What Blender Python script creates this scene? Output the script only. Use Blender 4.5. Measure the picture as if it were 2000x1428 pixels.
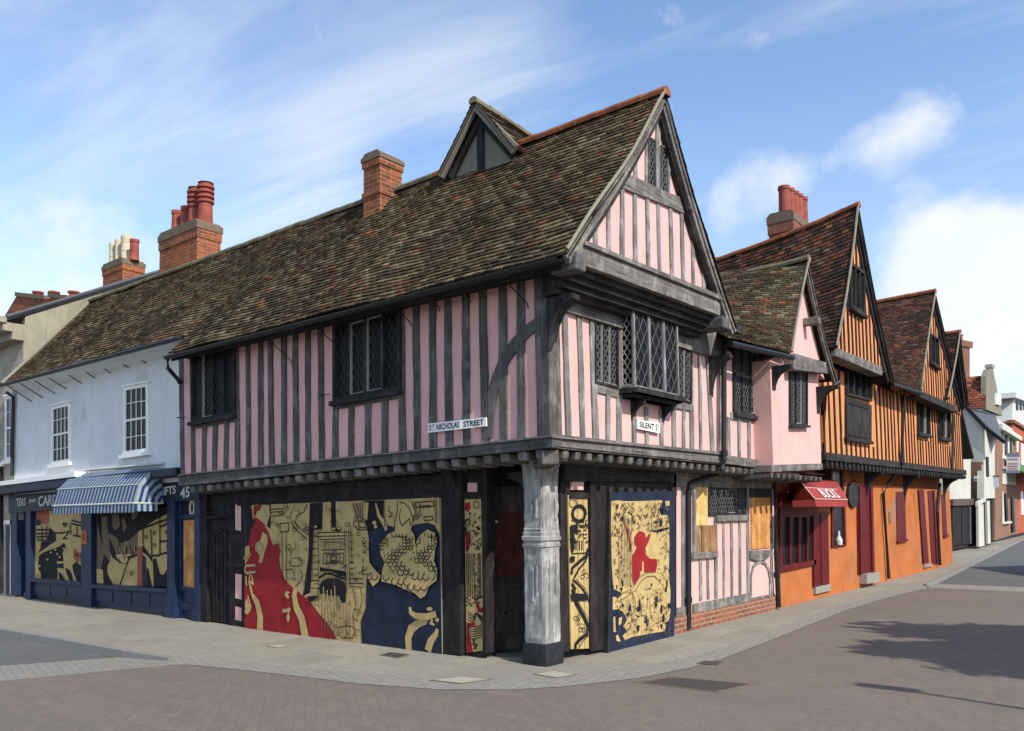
import bpy, bmesh, math, random
from mathutils import Vector, Matrix, noise
from mathutils.geometry import tessellate_polygon
random.seed(7)
for o in list(bpy.data.objects): bpy.data.objects.remove(o)
SC = bpy.context.scene
COL = SC.collection
# ------------------------------------------------------------------ camera
FPX = 1620.0; HOR = 1005.0; PITCH = math.radians(4.2); ROLL = 0.010
CAM = Vector((5.94, -8.02, 1.75))
PPY = HOR - FPX*math.tan(PITCH)
fh = Vector((-.625, .781, 0)).normalized(); R0 = Vector((fh.y, -fh.x, 0))
FW = fh*math.cos(PITCH) + Vector((0,0,1))*math.sin(PITCH)
U0 = R0.cross(FW)
RR = (R0*math.cos(ROLL) - U0*math.sin(ROLL)).normalized()
UU = RR.cross(FW)
cd = bpy.data.cameras.new("camera"); cam = bpy.data.objects.new("camera", cd); COL.objects.link(cam)
cd.sensor_width = 36; cd.lens = FPX/2000*36; cd.shift_y = (PPY-714)/2000
cd.clip_start = .05; cd.clip_end = 3000
m = Matrix((RR, UU, -FW)).transposed().to_4x4(); m.translation = CAM
cam.matrix_world = m; SC.camera = cam
SC.render.resolution_x = 1024; SC.render.resolution_y = 731
# ------------------------------------------------------------------ light
SUN = Vector((1, -.2, .85)).normalized()
EL = math.asin(SUN.z); AZ = math.atan2(SUN.x, SUN.y)   # azimuth from +Y clockwise
ld = bpy.data.lights.new("sun", 'SUN'); ld.energy = 4.4; ld.angle = math.radians(.55); ld.color = (1, .94, .85)
so = bpy.data.objects.new("sun", ld); COL.objects.link(so)
so.rotation_euler = (-SUN).to_track_quat('-Z', 'Y').to_euler()
SC.view_settings.view_transform = 'Standard'; SC.view_settings.look = 'None'
SC.view_settings.exposure = 0.28; SC.view_settings.gamma = 1
W = bpy.data.worlds.new("World"); SC.world = W; W.use_nodes = True
nt = W.node_tree; nt.nodes.clear()
def N(nt, t, **k):
    n = nt.nodes.new(t)
    for a, v in k.items():
        if a.startswith('i_'): n.inputs[a[2:].replace('_', ' ')].default_value = v
        else: setattr(n, a, v)
    return n
def math_n(nt, op, a, b=None, clamp=False):
    n = nt.nodes.new('ShaderNodeMath'); n.operation = op; n.use_clamp = clamp
    for i, v in enumerate((a, b)):
        if v is None: continue
        if isinstance(v, (int, float)): n.inputs[i].default_value = v
        else: nt.links.new(v, n.inputs[i])
    return n.outputs[0]
def ramp_n(nt, fac, pts):
    n = nt.nodes.new('ShaderNodeValToRGB'); cr = n.color_ramp
    while len(cr.elements) < len(pts): cr.elements.new(.5)
    for e, (p, c) in zip(cr.elements, pts):
        e.position = p; e.color = (c[0], c[1], c[2], 1) if hasattr(c, '__len__') else (c, c, c, 1)
    nt.links.new(fac, n.inputs[0]); return n.outputs[0]
def mix_n(nt, fac, a, b, blend='MIX'):
    n = nt.nodes.new('ShaderNodeMix'); n.data_type = 'RGBA'; n.blend_type = blend
    for i, v in ((0, fac), (6, a), (7, b)):
        if isinstance(v, (int, float)): n.inputs[i].default_value = v
        elif hasattr(v, 'is_linked'): nt.links.new(v, n.inputs[i])
        else: n.inputs[i].default_value = (v[0], v[1], v[2], 1)
    return n.outputs[2]
sky = N(nt, 'ShaderNodeTexSky', sky_type='NISHITA', sun_disc=False, sun_elevation=EL, sun_rotation=AZ, air_density=1.0, dust_density=.6, ozone_density=2.2)
tc = N(nt, 'ShaderNodeTexCoord')
sep = N(nt, 'ShaderNodeSeparateXYZ'); nt.links.new(tc.outputs['Generated'], sep.inputs[0])
zz = math_n(nt, 'MAXIMUM', sep.outputs[2], 0.0)
den = math_n(nt, 'ADD', zz, .12)
px_ = math_n(nt, 'DIVIDE', sep.outputs[0], den); py_ = math_n(nt, 'DIVIDE', sep.outputs[1], den)
cmb = N(nt, 'ShaderNodeCombineXYZ'); nt.links.new(px_, cmb.inputs[0]); nt.links.new(py_, cmb.inputs[1])
mp0 = N(nt, 'ShaderNodeMapping'); nt.links.new(cmb.outputs[0], mp0.inputs[0]); mp0.inputs['Rotation'].default_value = (0, 0, math.radians(-9))
mp = N(nt, 'ShaderNodeMapping'); nt.links.new(mp0.outputs[0], mp.inputs[0]); mp.inputs['Scale'].default_value = (.55, 2.3, 1); mp.inputs['Location'].default_value = (3.1, .7, 0)
n1 = N(nt, 'ShaderNodeTexNoise', i_Scale=1.5, i_Detail=14.0, i_Roughness=.60, i_Distortion=.55); nt.links.new(mp.outputs[0], n1.inputs[0])
n2 = N(nt, 'ShaderNodeTexNoise', i_Scale=9.0, i_Detail=14.0, i_Roughness=.58, i_Distortion=.2); nt.links.new(tc.outputs['Generated'], n2.inputs[0])
def skydir(px, py):
    x = (px-1000)/FPX; y = (PPY-py)/FPX
    return (FW + RR*x + UU*y).normalized()
def gauss(px, py, rad, k=1.0):
    d = skydir(px, py)
    v = N(nt, 'ShaderNodeVectorMath', operation='DISTANCE'); nt.links.new(tc.outputs['Generated'], v.inputs[0]); v.inputs[1].default_value = d
    q = math_n(nt, 'DIVIDE', v.outputs['Value'], rad); q = math_n(nt, 'MULTIPLY', q, q)
    q = math_n(nt, 'MULTIPLY', q, -1.0); q = math_n(nt, 'EXPONENT', q)
    return math_n(nt, 'MULTIPLY', q, k)
def gsum(gl):
    gs = None
    for g in gl:
        q = gauss(*g); gs = q if gs is None else math_n(nt, 'ADD', gs, q)
    return gs
gw = gsum(((620,250,.06,.10),(740,190,.06,.14),(860,130,.06,.14),(980,70,.06,.12),(1080,10,.06,.08),(420,320,.12,.03),(250,400,.14,.07),(600,330,.08,.08),(560,430,.10,.08),(820,330,.05,-.10),(120,330,.08,-.05),(300,120,.2,-.02),(1500,60,.2,-.05),(1900,100,.2,-.05),(1250,80,.12,-.12),(760,300,.05,-.08)))
wisp = ramp_n(nt, math_n(nt, 'ADD', n1.outputs[0], gw), [(.40, 0), (.56, .17), (.72, .44), (.92, .8)])
gc = gsum(((1800,490,.05,.26),(1900,500,.06,.30),(1990,490,.06,.30),(1880,570,.08,.34),(1960,620,.09,.30),(1850,650,.08,.22),(1640,310,.03,.18),(1700,280,.03,.22),(1770,245,.03,.24),(1840,225,.03,.20),(1560,340,.035,.18),(1490,370,.04,.16),(1430,430,.06,.22),(1740,330,.03,.12),(80,570,.10,.26),(0,500,.07,.16),(230,500,.09,.14),(600,350,.06,.12),(480,480,.09,.10)))
cum = ramp_n(nt, math_n(nt, 'ADD', n2.outputs[0], gc), [(.62, 0), (.74, .30), (.90, .70), (1.05, .88)])
hz = ramp_n(nt, zz, [(0, .75), (.12, .42), (.28, .12), (.45, 0)])
cf = math_n(nt, 'MAXIMUM', math_n(nt, 'MAXIMUM', wisp, cum), hz)
hsv = N(nt, 'ShaderNodeHueSaturation', i_Saturation=1.02, i_Value=2.45); nt.links.new(sky.outputs[0], hsv.inputs['Color'])
cw = mix_n(nt, n2.outputs[0], (8.6, 9.2, 10.3), (10.9, 10.9, 10.9))
skyc = mix_n(nt, cf, hsv.outputs[0], cw)
bg = N(nt, 'ShaderNodeBackground', i_Strength=.085); nt.links.new(skyc, bg.inputs[0])
out = N(nt, 'ShaderNodeOutputWorld'); nt.links.new(bg.outputs[0], out.inputs[0])
# ------------------------------------------------------------------ frames
def ray(px, py): return FW + RR*((px-1000)/FPX) + UU*((PPY-py)/FPX)
class F:
    """vertical wall plane: o + u*U + z*Z, n outward"""
    def __init__(s, o, u, n): s.o = Vector(o); s.u = Vector(u).normalized(); s.n = Vector(n).normalized()
    def off(s, d): return F(s.o + s.n*d, s.u, s.n)
    def px(s, x, y):
        r = ray(x, y); t = (s.o-CAM).dot(s.n)/r.dot(s.n); p = CAM + r*t
        return ((p-s.o).dot(s.u), p.z)
    def P(s, uz, d=0): return s.o + s.u*uz[0] + Vector((0,0,uz[1]-s.o.z)) + s.n*d
def FX(c): return F((c,0,0), (0,1,0), (1,0,0))
def FY(c): return F((0,c,0), (1,0,0), (0,-1,0))
def GP(x, y, z=-.05):
    r = ray(x, y); t = (z-CAM.z)/r.z; return CAM + r*t
def lerp(a, b, t): return tuple(a[i]+(b[i]-a[i])*t for i in range(len(a)))
def bil(q, s, t):   # q = bl, br, tr, tl
    return lerp(lerp(q[0], q[1], s), lerp(q[3], q[2], s), t)
# ------------------------------------------------------------------ meshes
LOC = {}
class MB:
    def __init__(s): s.v = []; s.f = []; s.m = []; s.c = []
    def poly(s, pts, mi=0, c=None):
        b = len(s.v); s.v += [Vector(p) for p in pts]; s.f.append(tuple(range(b, b+len(pts)))); s.m.append(mi); s.c.append(c)
    def ngon(s, pts, mi=0):
        if len(pts) == 3 or len(pts) == 4 and False: return s.poly(pts, mi)
        b = len(s.v); s.v += [Vector(p) for p in pts]
        for t in tessellate_polygon([[Vector(p) for p in pts]]): s.f.append(tuple(b+i for i in t)); s.m.append(mi); s.c.append(None)
    def box(s, a, b, mi=0):
        x0, y0, z0 = (min(a[i], b[i]) for i in range(3)); x1, y1, z1 = (max(a[i], b[i]) for i in range(3))
        s.hexa([(x0,y0,z0),(x1,y0,z0),(x1,y1,z0),(x0,y1,z0),(x0,y0,z1),(x1,y0,z1),(x1,y1,z1),(x0,y1,z1)], mi)
    def hexa(s, p, mi=0, c=None):
        b = len(s.v); s.v += [Vector(q) for q in p]
        for f in ((3,2,1,0),(4,5,6,7),(0,1,5,4),(1,2,6,5),(2,3,7,6),(3,0,4,7)):
            s.f.append(tuple(b+i for i in f)); s.m.append(mi); s.c.append(c)
    def prism(s, fr, poly, d0, d1, mi=0, hollow=False):
        """polygon (u,z) on frame extruded between offsets d0<d1 (d1 outward)"""
        n = len(poly)
        A = [fr.P(p, d0) for p in poly]; B = [fr.P(p, d1) for p in poly]
        b = len(s.v); s.v += A + B
        for t in tessellate_polygon([[Vector((p[0], p[1], 0)) for p in poly]]):
            s.f.append(tuple(b+n+i for i in t)); s.m.append(mi); s.c.append(None)
            s.f.append(tuple(b+i for i in reversed(t))); s.m.append(mi); s.c.append(None)
        for i in range(n):
            j = (i+1) % n; s.f.append((b+i, b+j, b+n+j, b+n+i)); s.m.append(mi); s.c.append(None)
    def slabz(s, poly, z0, z1, mi=0):
        n = len(poly); A = [Vector((p[0], p[1], z0)) for p in poly]; B = [Vector((p[0], p[1], (p[2] if len(p) > 2 and z1 is None else z1))) for p in poly]
        b = len(s.v); s.v += A + B
        for t in tessellate_polygon([[Vector((p[0], p[1], 0)) for p in poly]]):
            s.f.append(tuple(b+n+i for i in t)); s.m.append(mi); s.c.append(None)
        for i in range(n):
            j = (i+1) % n; s.f.append((b+i, b+j, b+n+j, b+n+i)); s.m.append(mi); s.c.append(None)
    def tube(s, pts, r, n=10, mi=0, caps=True):
        pts = [Vector(p) for p in pts]; rings = []
        rs = r if isinstance(r, (list, tuple)) else [r]*len(pts)
        for i, p in enumerate(pts):
            d = (pts[min(i+1, len(pts)-1)] - pts[max(i-1, 0)]).normalized()
            a = d.cross(Vector((0,0,1)));
            if a.length < .05: a = d.cross(Vector((1,0,0)))
            a.normalize(); b2 = d.cross(a)
            rings.append([p + (a*math.cos(2*math.pi*k/n) + b2*math.sin(2*math.pi*k/n))*rs[i] for k in range(n)])
        b = len(s.v)
        for g in rings: s.v += g
        for i in range(len(pts)-1):
            for k in range(n):
                k2 = (k+1) % n; s.f.append((b+i*n+k, b+i*n+k2, b+(i+1)*n+k2, b+(i+1)*n+k)); s.m.append(mi); s.c.append(None)
        if caps:
            s.f.append(tuple(b+k for k in reversed(range(n)))); s.m.append(mi); s.c.append(None)
            e = b+(len(pts)-1)*n; s.f.append(tuple(e+k for k in range(n))); s.m.append(mi); s.c.append(None)
    def lathe(s, x, y, prof, n=16, mi=0):
        s.tube([(x, y, z) for r, z in prof], [r for r, z in prof], n, mi)
    def build(s, name, mats, parent=None, smooth=False, label=None, part_label=None, bevel=0):
        me = bpy.data.meshes.new(name)
        off = LOC.get(parent.name, Vector((0,0,0))) if parent is not None else Vector((0,0,0))
        me.from_pydata([tuple(v-off) for v in s.v], [], s.f)
        if not isinstance(mats, (list, tuple)): mats = [mats]
        for mm in mats: me.materials.append(mm)
        me.polygons.foreach_set('material_index', s.m)
        if any(c is not None for c in s.c):
            at = me.color_attributes.new('col', 'FLOAT_COLOR', 'CORNER'); data = []
            for f, c in zip(s.f, s.c):
                c = c or (.1,.1,.1)
                for _ in f: data += [c[0], c[1], c[2], 1]
            at.data.foreach_set('color', data)
        bm = bmesh.new(); bm.from_mesh(me); bmesh.ops.recalc_face_normals(bm, faces=bm.faces) if not smooth == 'keep' else None
        bm.to_mesh(me); bm.free()
        if smooth is True: me.polygons.foreach_set('use_smooth', [True]*len(me.polygons))
        me.update()
        o = bpy.data.objects.new(name, me); COL.objects.link(o)
        if parent is not None: o.parent = parent; LOC[o.name] = off
        if part_label: o['label'] = part_label
        if bevel:
            md = o.modifiers.new('bevel', 'BEVEL'); md.width = bevel; md.segments = 2; md.limit_method = 'ANGLE'; md.angle_limit = .6
        return o
def islands(mb):
    par = list(range(len(mb.v)))
    def fd(i):
        while par[i] != i: par[i] = par[par[i]]; i = par[i]
        return i
    for f in mb.f:
        for i in f[1:]:
            a, b = fd(f[0]), fd(i)
            if a != b: par[a] = b
    out = {}
    for f, m_, c in zip(mb.f, mb.m, mb.c): out.setdefault(fd(f[0]), []).append((f, m_, c))
    res = []
    for fs in out.values():
        n = MB(); mp = {}
        for f, m_, c in fs:
            for i in f:
                if i not in mp: mp[i] = len(n.v); n.v.append(mb.v[i])
            n.f.append(tuple(mp[i] for i in f)); n.m.append(m_); n.c.append(c)
        res.append(n)
    return res
def split(mb, name, mt, parent, **k):
    return [n.build(name, mt, parent, **k) for n in islands(mb)]
def thing(name, label, cat, loc=(0,0,0), group=None):
    o = bpy.data.objects.new(name, None); COL.objects.link(o); o.location = loc; o.empty_display_size = .2
    LOC[o.name] = Vector(loc); o['label'] = label; o['category'] = cat
    if group: o['group'] = group
    return o
def tag(o, label, cat, group=None, kind=None):
    o['label'] = label; o['category'] = cat
    if group: o['group'] = group
    if kind: o['kind'] = kind
    return o
def struct(mb, name, mat):
    o = mb.build(name, mat); o['kind'] = 'structure'; return o
def clip(poly, cl):
    """Sutherland-Hodgman: clip poly by convex polygon cl (any winding)"""
    a = sum(cl[i][0]*cl[(i+1)%len(cl)][1]-cl[(i+1)%len(cl)][0]*cl[i][1] for i in range(len(cl)))
    if a < 0: cl = cl[::-1]
    out = list(poly)
    for i in range(len(cl)):
        p, q = cl[i], cl[(i+1)%len(cl)]
        def side(r): return (q[0]-p[0])*(r[1]-p[1])-(q[1]-p[1])*(r[0]-p[0])
        inp, out = out, []
        for k in range(len(inp)):
            c, n = inp[k], inp[(k+1)%len(inp)]; sc, sn = side(c), side(n)
            if sc >= 0: out.append(c)
            if sc*sn < 0: t = sc/(sc-sn); out.append(lerp(c, n, t))
        if len(out) < 3: return []
    return out
def stroke(pts, w):
    """polyline to polygon (2d); w float or list"""
    L, R = [], []; n = len(pts)
    for i, p in enumerate(pts):
        a = pts[max(i-1,0)]; b = pts[min(i+1,n-1)]; dx, dy = b[0]-a[0], b[1]-a[1]; l = math.hypot(dx, dy) or 1
        ww = (w[i] if hasattr(w, '__len__') else w)/2
        L.append((p[0]-dy/l*ww, p[1]+dx/l*ww)); R.append((p[0]+dy/l*ww, p[1]-dx/l*ww))
    return L + R[::-1]
# ------------------------------------------------------------------ materials
def mat(name, rough=.8, spec=.3):
    m = bpy.data.materials.new(name); m.use_nodes = True; t = m.node_tree; b = t.nodes['Principled BSDF']
    b.inputs['Roughness'].default_value = rough; b.inputs['Specular IOR Level'].default_value = spec
    return m, t, b
def objco(t, scale=(1,1,1), rot=(0,0,0)):
    c = N(t, 'ShaderNodeTexCoord'); mp = N(t, 'ShaderNodeMapping'); t.links.new(c.outputs['Object'], mp.inputs[0])
    mp.inputs['Scale'].default_value = scale; mp.inputs['Rotation'].default_value = rot; return mp.outputs[0]
def noise_n(t, co, scale, detail=5, rough=.6, dist=0):
    n = N(t, 'ShaderNodeTexNoise', i_Scale=scale, i_Detail=float(detail), i_Roughness=rough, i_Distortion=dist); t.links.new(co, n.inputs[0]); return n.outputs[0]
def bump(t, b, h, strength=.4, dist=.01):
    n = N(t, 'ShaderNodeBump', i_Strength=strength, i_Distance=dist); t.links.new(h, n.inputs['Height']); t.links.new(n.outputs[0], b.inputs['Normal'])
def plaster(name, c, var=.12, dirt=(.25,.2,.17), damt=.25, bs=.25, pat=.12):
    m, t, b = mat(name, .9, .15); co = objco(t)
    n = noise_n(t, co, 1.3, 6, .6); n2 = noise_n(t, co, 22, 5, .7)
    c2 = tuple(x*(1-var) for x in c); c3 = tuple(min(1, x*(1+var*.7)) for x in c)
    col = mix_n(t, ramp_n(t, n, [(.3,0),(.7,1)]), c2, c3)
    st = noise_n(t, objco(t, (5,5,.6)), 1.6, 6, .65)
    col = mix_n(t, math_n(t, 'MULTIPLY', ramp_n(t, st, [(.54,0),(.8,1)]), damt), col, dirt)
    col = mix_n(t, math_n(t, 'MULTIPLY', n2, .18), col, tuple(x*.7 for x in c))
    pt = noise_n(t, objco(t, (1,1,.8)), .9, 7, .6, .3)
    col = mix_n(t, math_n(t, 'MULTIPLY', ramp_n(t, pt, [(.54,0),(.64,1)]), pat), col, tuple(x*.75+d*.25 for x, d in zip(c, dirt)))
    col = mix_n(t, math_n(t, 'MULTIPLY', ramp_n(t, pt, [(.36,1),(.44,0)]), pat*1.2), col, dirt)
    t.links.new(col, b.inputs['Base Color']); bump(t, b, math_n(t, 'ADD', n2, math_n(t, 'MULTIPLY', n, 2.0)), bs, .02)
    return m
def wood(name, c1, c2, axis='z', rough=.85, holes=.5):
    m, t, b = mat(name, rough, .2)
    s = {'z': (26,26,1.3), 'x': (1.3,26,26), 'y': (26,1.3,26)}[axis]
    n = noise_n(t, objco(t, s), 1.0, 7, .65, .4); n2 = noise_n(t, objco(t), 2.3, 4); 
    s3 = tuple(x*1.9 for x in s); n3 = noise_n(t, objco(t, s3), 1.0, 5, .7, .2)
    col = mix_n(t, ramp_n(t, n, [(.32,0),(.68,1)]), c1, c2)
    col = mix_n(t, ramp_n(t, n2, [(.35,.55),(.65,0)]), col, tuple(x*.55 for x in c1))
    col = mix_n(t, ramp_n(t, noise_n(t, objco(t, (1,1,.6)), 4.5, 5, .65), [(.50,0),(.68,.6)]), col, tuple(min(1, x*1.5) for x in c2))
    crack = ramp_n(t, n3, [(.30,1),(.38,0)])
    col = mix_n(t, math_n(t, 'MULTIPLY', crack, .8), col, tuple(x*.15 for x in c1))
    spots = ramp_n(t, noise_n(t, objco(t, (1,1,.5)), 17, 3, .5), [(.24,1),(.30,0)])
    col = mix_n(t, math_n(t, 'MULTIPLY', spots, holes), col, (.012,.011,.01))
    t.links.new(col, b.inputs['Base Color'])
    bump(t, b, math_n(t, 'SUBTRACT', math_n(t, 'MULTIPLY', n, .8), crack), .75, .012)
    return m
def paint(name, c, rough=.5, var=.2, spec=.35):
    m, t, b = mat(name, rough, spec); n = noise_n(t, objco(t), 4, 6, .7); n2 = noise_n(t, objco(t, (14,14,1.5)), 2, 4)
    col = mix_n(t, ramp_n(t, n, [(.3,0),(.7,1)]), tuple(x*(1-var) for x in c), tuple(min(1, x*(1+var)) for x in c))
    col = mix_n(t, ramp_n(t, n2, [(.6,0),(.8,.3)]), col, tuple(x*.6+.006 for x in c))
    t.links.new(col, b.inputs['Base Color']); bump(t, b, n2, .15, .01); return m
def brick(name, c1, c2, mortar, bw=.225, bh=.075, ms=.010, dirt=.5, soot=0.0):
    m, t, b = mat(name, .92, .15)
    g = N(t, 'ShaderNodeNewGeometry'); sn = N(t, 'ShaderNodeSeparateXYZ'); t.links.new(g.outputs['True Normal'], sn.inputs[0])
    isx = math_n(t, 'GREATER_THAN', math_n(t, 'ABSOLUTE', sn.outputs[0]), .6)
    c = N(t, 'ShaderNodeTexCoord'); sp = N(t, 'ShaderNodeSeparateXYZ'); t.links.new(c.outputs['Object'], sp.inputs[0])
    mx = N(t, 'ShaderNodeMix'); mx.data_type = 'FLOAT'; t.links.new(isx, mx.inputs[0]); t.links.new(sp.outputs[0], mx.inputs[2]); t.links.new(sp.outputs[1], mx.inputs[3])
    cb = N(t, 'ShaderNodeCombineXYZ'); t.links.new(mx.outputs[0], cb.inputs[0]); t.links.new(sp.outputs[2], cb.inputs[1])
    br = N(t, 'ShaderNodeTexBrick', i_Scale=1.0); br.inputs['Brick Width'].default_value = bw; br.inputs['Row Height'].default_value = bh
    br.inputs['Mortar Size'].default_value = ms; br.inputs['Mortar Smooth'].default_value = .3
    br.inputs['Color1'].default_value = (*c1, 1); br.inputs['Color2'].default_value = (*c2, 1); br.inputs['Mortar'].default_value = (*mortar, 1); br.inputs['Bias'].default_value = -.1
    t.links.new(cb.outputs[0], br.inputs[0])
    n = noise_n(t, objco(t), 5, 6, .7); n4 = noise_n(t, objco(t), 1.1, 3)
    col = mix_n(t, math_n(t, 'MULTIPLY', ramp_n(t, n, [(.45,0),(.75,1)]), dirt), br.outputs[0], (.05,.04,.035))
    col = mix_n(t, math_n(t, 'MULTIPLY', ramp_n(t, n4, [(.4,0),(.6,1)]), .35), col, tuple(min(1, x*1.4) for x in c2))
    t.links.new(col, b.inputs['Base Color']); bump(t, b, math_n(t, 'SUBTRACT', math_n(t, 'MULTIPLY', n, .4), br.outputs['Fac']), .6, .012)
    return m
def tilemat(name):
    m, t, b = mat(name, .93, .12); a = N(t, 'ShaderNodeAttribute', attribute_name='col')
    n = noise_n(t, objco(t), 60, 5, .7); n2 = noise_n(t, objco(t), 12, 4, .6)
    col = mix_n(t, ramp_n(t, n, [(.35,.5),(.6,0)]), a.outputs[0], (.02,.018,.014))
    col = mix_n(t, ramp_n(t, n2, [(.60,0),(.78,.4)]), col, (.15,.14,.09))
    t.links.new(col, b.inputs['Base Color']); bump(t, b, n, .5, .01); return m
def flat(name, c, rough=.7, spec=.3, metal=0):
    m, t, b = mat(name, rough, spec); b.inputs['Base Color'].default_value = (*c, 1); b.inputs['Metallic'].default_value = metal
    n = noise_n(t, objco(t), 9, 5, .65)
    col = mix_n(t, n, tuple(x*.78 for x in c), tuple(min(1, x*1.2) for x in c)); t.links.new(col, b.inputs['Base Color']); return m
def glass(name, c=(.008,.009,.011), rough=.35, wav=.5):
    m, t, b = mat(name, rough, .06); n = noise_n(t, objco(t), 7, 3, .5)
    vo = N(t, 'ShaderNodeTexVoronoi', i_Scale=9.0); t.links.new(objco(t), vo.inputs[0])
    sm = noise_n(t, objco(t, (2,2,1)), 1.4, 5, .7)
    col = mix_n(t, ramp_n(t, sm, [(.56,0),(.82,.35)]), c, (.055,.058,.06)); t.links.new(col, b.inputs['Base Color'])
    t.links.new(ramp_n(t, sm, [(.3,rough),(.8,.5)]), b.inputs['Roughness'])
    sv = N(t, 'ShaderNodeSeparateColor'); t.links.new(vo.outputs['Color'], sv.inputs[0])
    bump(t, b, math_n(t, 'ADD', n, math_n(t, 'MULTIPLY', sv.outputs[0], .3)), wav, .02); return m
M = {}
M['pink'] = plaster('pink_plaster', (.685,.405,.37), .10, (.40,.25,.21), .5, .25, .25)
M['orange'] = plaster('orange_plaster', (.44,.138,.040), .22, (.24,.16,.12), .7, .3, .75)
M['orange_u'] = plaster('upper_orange_plaster', (.68,.265,.10), .14, (.30,.16,.09), .4)  # paler orange than the ground floor, for upper walls and gables
M['wood_s'] = wood('pale_oak', (.095,.092,.088), (.32,.31,.295))  # paler oak tone for the side-street timbers
M['wood_sy'] = wood('pale_oak_y', (.085,.080,.072), (.245,.23,.205), 'y')
M['white_wall'] = plaster('white_render', (.69,.705,.70), .07, (.40,.41,.40), .5, .3, .35)
M['cream'] = plaster('cream_render', (.31,.28,.21), .25, (.14,.12,.09), .7)
M['offwhite'] = plaster('offwhite_render', (.50,.49,.43), .10, (.5,.48,.4), .3)
M['dormer'] = plaster('dull_plaster', (.21,.195,.15), .15, (.1,.09,.07), .5)
M['wood'] = wood('weathered_oak', (.052,.048,.044), (.155,.147,.138))
M['wood_x'] = wood('weathered_oak_x', (.05,.049,.048), (.14,.136,.13), 'x')
M['wood_y'] = wood('weathered_oak_y', (.075,.07,.064), (.22,.205,.19), 'y')
M['dark'] = wood('dark_oak', (.012,.0115,.012), (.045,.043,.042))
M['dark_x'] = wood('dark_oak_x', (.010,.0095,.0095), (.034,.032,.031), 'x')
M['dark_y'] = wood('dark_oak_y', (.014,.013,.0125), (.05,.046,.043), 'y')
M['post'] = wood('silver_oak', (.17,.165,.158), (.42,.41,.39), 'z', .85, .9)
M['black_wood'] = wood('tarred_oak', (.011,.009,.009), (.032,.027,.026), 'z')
M['iron'] = paint('black_iron', (.012,.012,.013), .45, .3)
M['lead'] = flat('lead_came', (.11,.112,.112), .6, .3); M['lead_d'] = flat('dull_lead', (.045,.046,.05), .7, .2)
M['frame_w'] = flat('pale_frame', (.34,.32,.27), .6)
M['glass'] = glass('dark_glass'); M['glass2'] = glass('shop_glass', (.015,.016,.02), .06, .15)
M['ochre'] = paint('ochre_paint', (.44,.32,.135), .75, .2, .2); M['red'] = paint('red_paint', (.25,.013,.016), .7, .25, .2)
M['navy'] = paint('navy_paint', (.014,.019,.038), .7, .4, .2); M['ink'] = flat('ink_paint', (.010,.009,.011), .75, .2)
M['blue'] = paint('shop_blue', (.008,.020,.055), .5, .35, .25); M['slateblue'] = paint('fascia_blue', (.013,.017,.036), .55, .3, .25)
M['osb'] = wood('plywood', (.42,.17,.045), (.62,.30,.10), 'z', .8, .2); M['ply'] = wood('pale_plywood', (.55,.33,.10), (.72,.48,.18), 'z', .8, .2)
M['ply2'] = wood('old_planks', (.16,.085,.035), (.36,.21,.10), 'z', .8, .6); M['door'] = wood('brown_door_oak', (.040,.032,.028), (.105,.085,.072))
M['redboard'] = wood('red_brown_board', (.07,.022,.013), (.12,.04,.024), 'z', .8, .1)
M['maroon'] = paint('maroon_paint', (.095,.007,.008), .55, .25, .2); M['canvas_red'] = paint('red_canvas', (.27,.033,.03), .8, .15)
M['white'] = paint('white_paint', (.78,.78,.74), .5, .06); M['grey_w'] = paint('grey_white_paint', (.50,.50,.47), .6, .12); M['black'] = flat('black_paint', (.012,.012,.012), .5)
M['cblue'] = paint('canvas_blue', (.010,.035,.13), .8, .25); M['cwhite'] = paint('canvas_white', (.25,.30,.31), .8, .2)
M['brick'] = brick('orange_brick', (.15,.038,.018), (.32,.095,.032), (.27,.20,.14), dirt=.95)
M['brick_p'] = brick('plinth_brick', (.17,.06,.035), (.27,.10,.055), (.28,.24,.18), ms=.013, dirt=.5)
M['brick_d'] = brick('sooty_brick', (.13,.05,.03), (.24,.09,.05), (.2,.16,.12), dirt=.8)
M['brick_r'] = brick('red_brick', (.34,.055,.028), (.42,.09,.045), (.30,.16,.11), dirt=.25)
M['brick_y'] = brick('grey_stock_brick', (.30,.26,.20), (.40,.35,.27), (.30,.28,.24), dirt=.5)
M['brick_n'] = brick('brown_brick', (.16,.08,.05), (.24,.12,.07), (.24,.2,.16), dirt=.4)
M['cap'] = flat('chimney_cap', (.15,.11,.075), .9); M['terra'] = paint('terracotta', (.25,.06,.04), .8, .3); M['buff'] = paint('buff_clay', (.55,.47,.33), .8, .15)
M['tile'] = tilemat('clay_tile'); M['slate'] = flat('slate', (.07,.075,.085), .7); M['ridge'] = paint('ridge_clay', (.24,.085,.04), .9, .5, .1); M['ridge_m'] = paint('mossy_ridge', (.16,.14,.085), .9, .4, .1)
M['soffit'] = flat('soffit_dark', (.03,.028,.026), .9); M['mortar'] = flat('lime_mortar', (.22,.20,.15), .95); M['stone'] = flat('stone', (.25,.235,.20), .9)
M['tar'] = paint('tar_paint', (.012,.013,.018), .6, .4)
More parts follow.
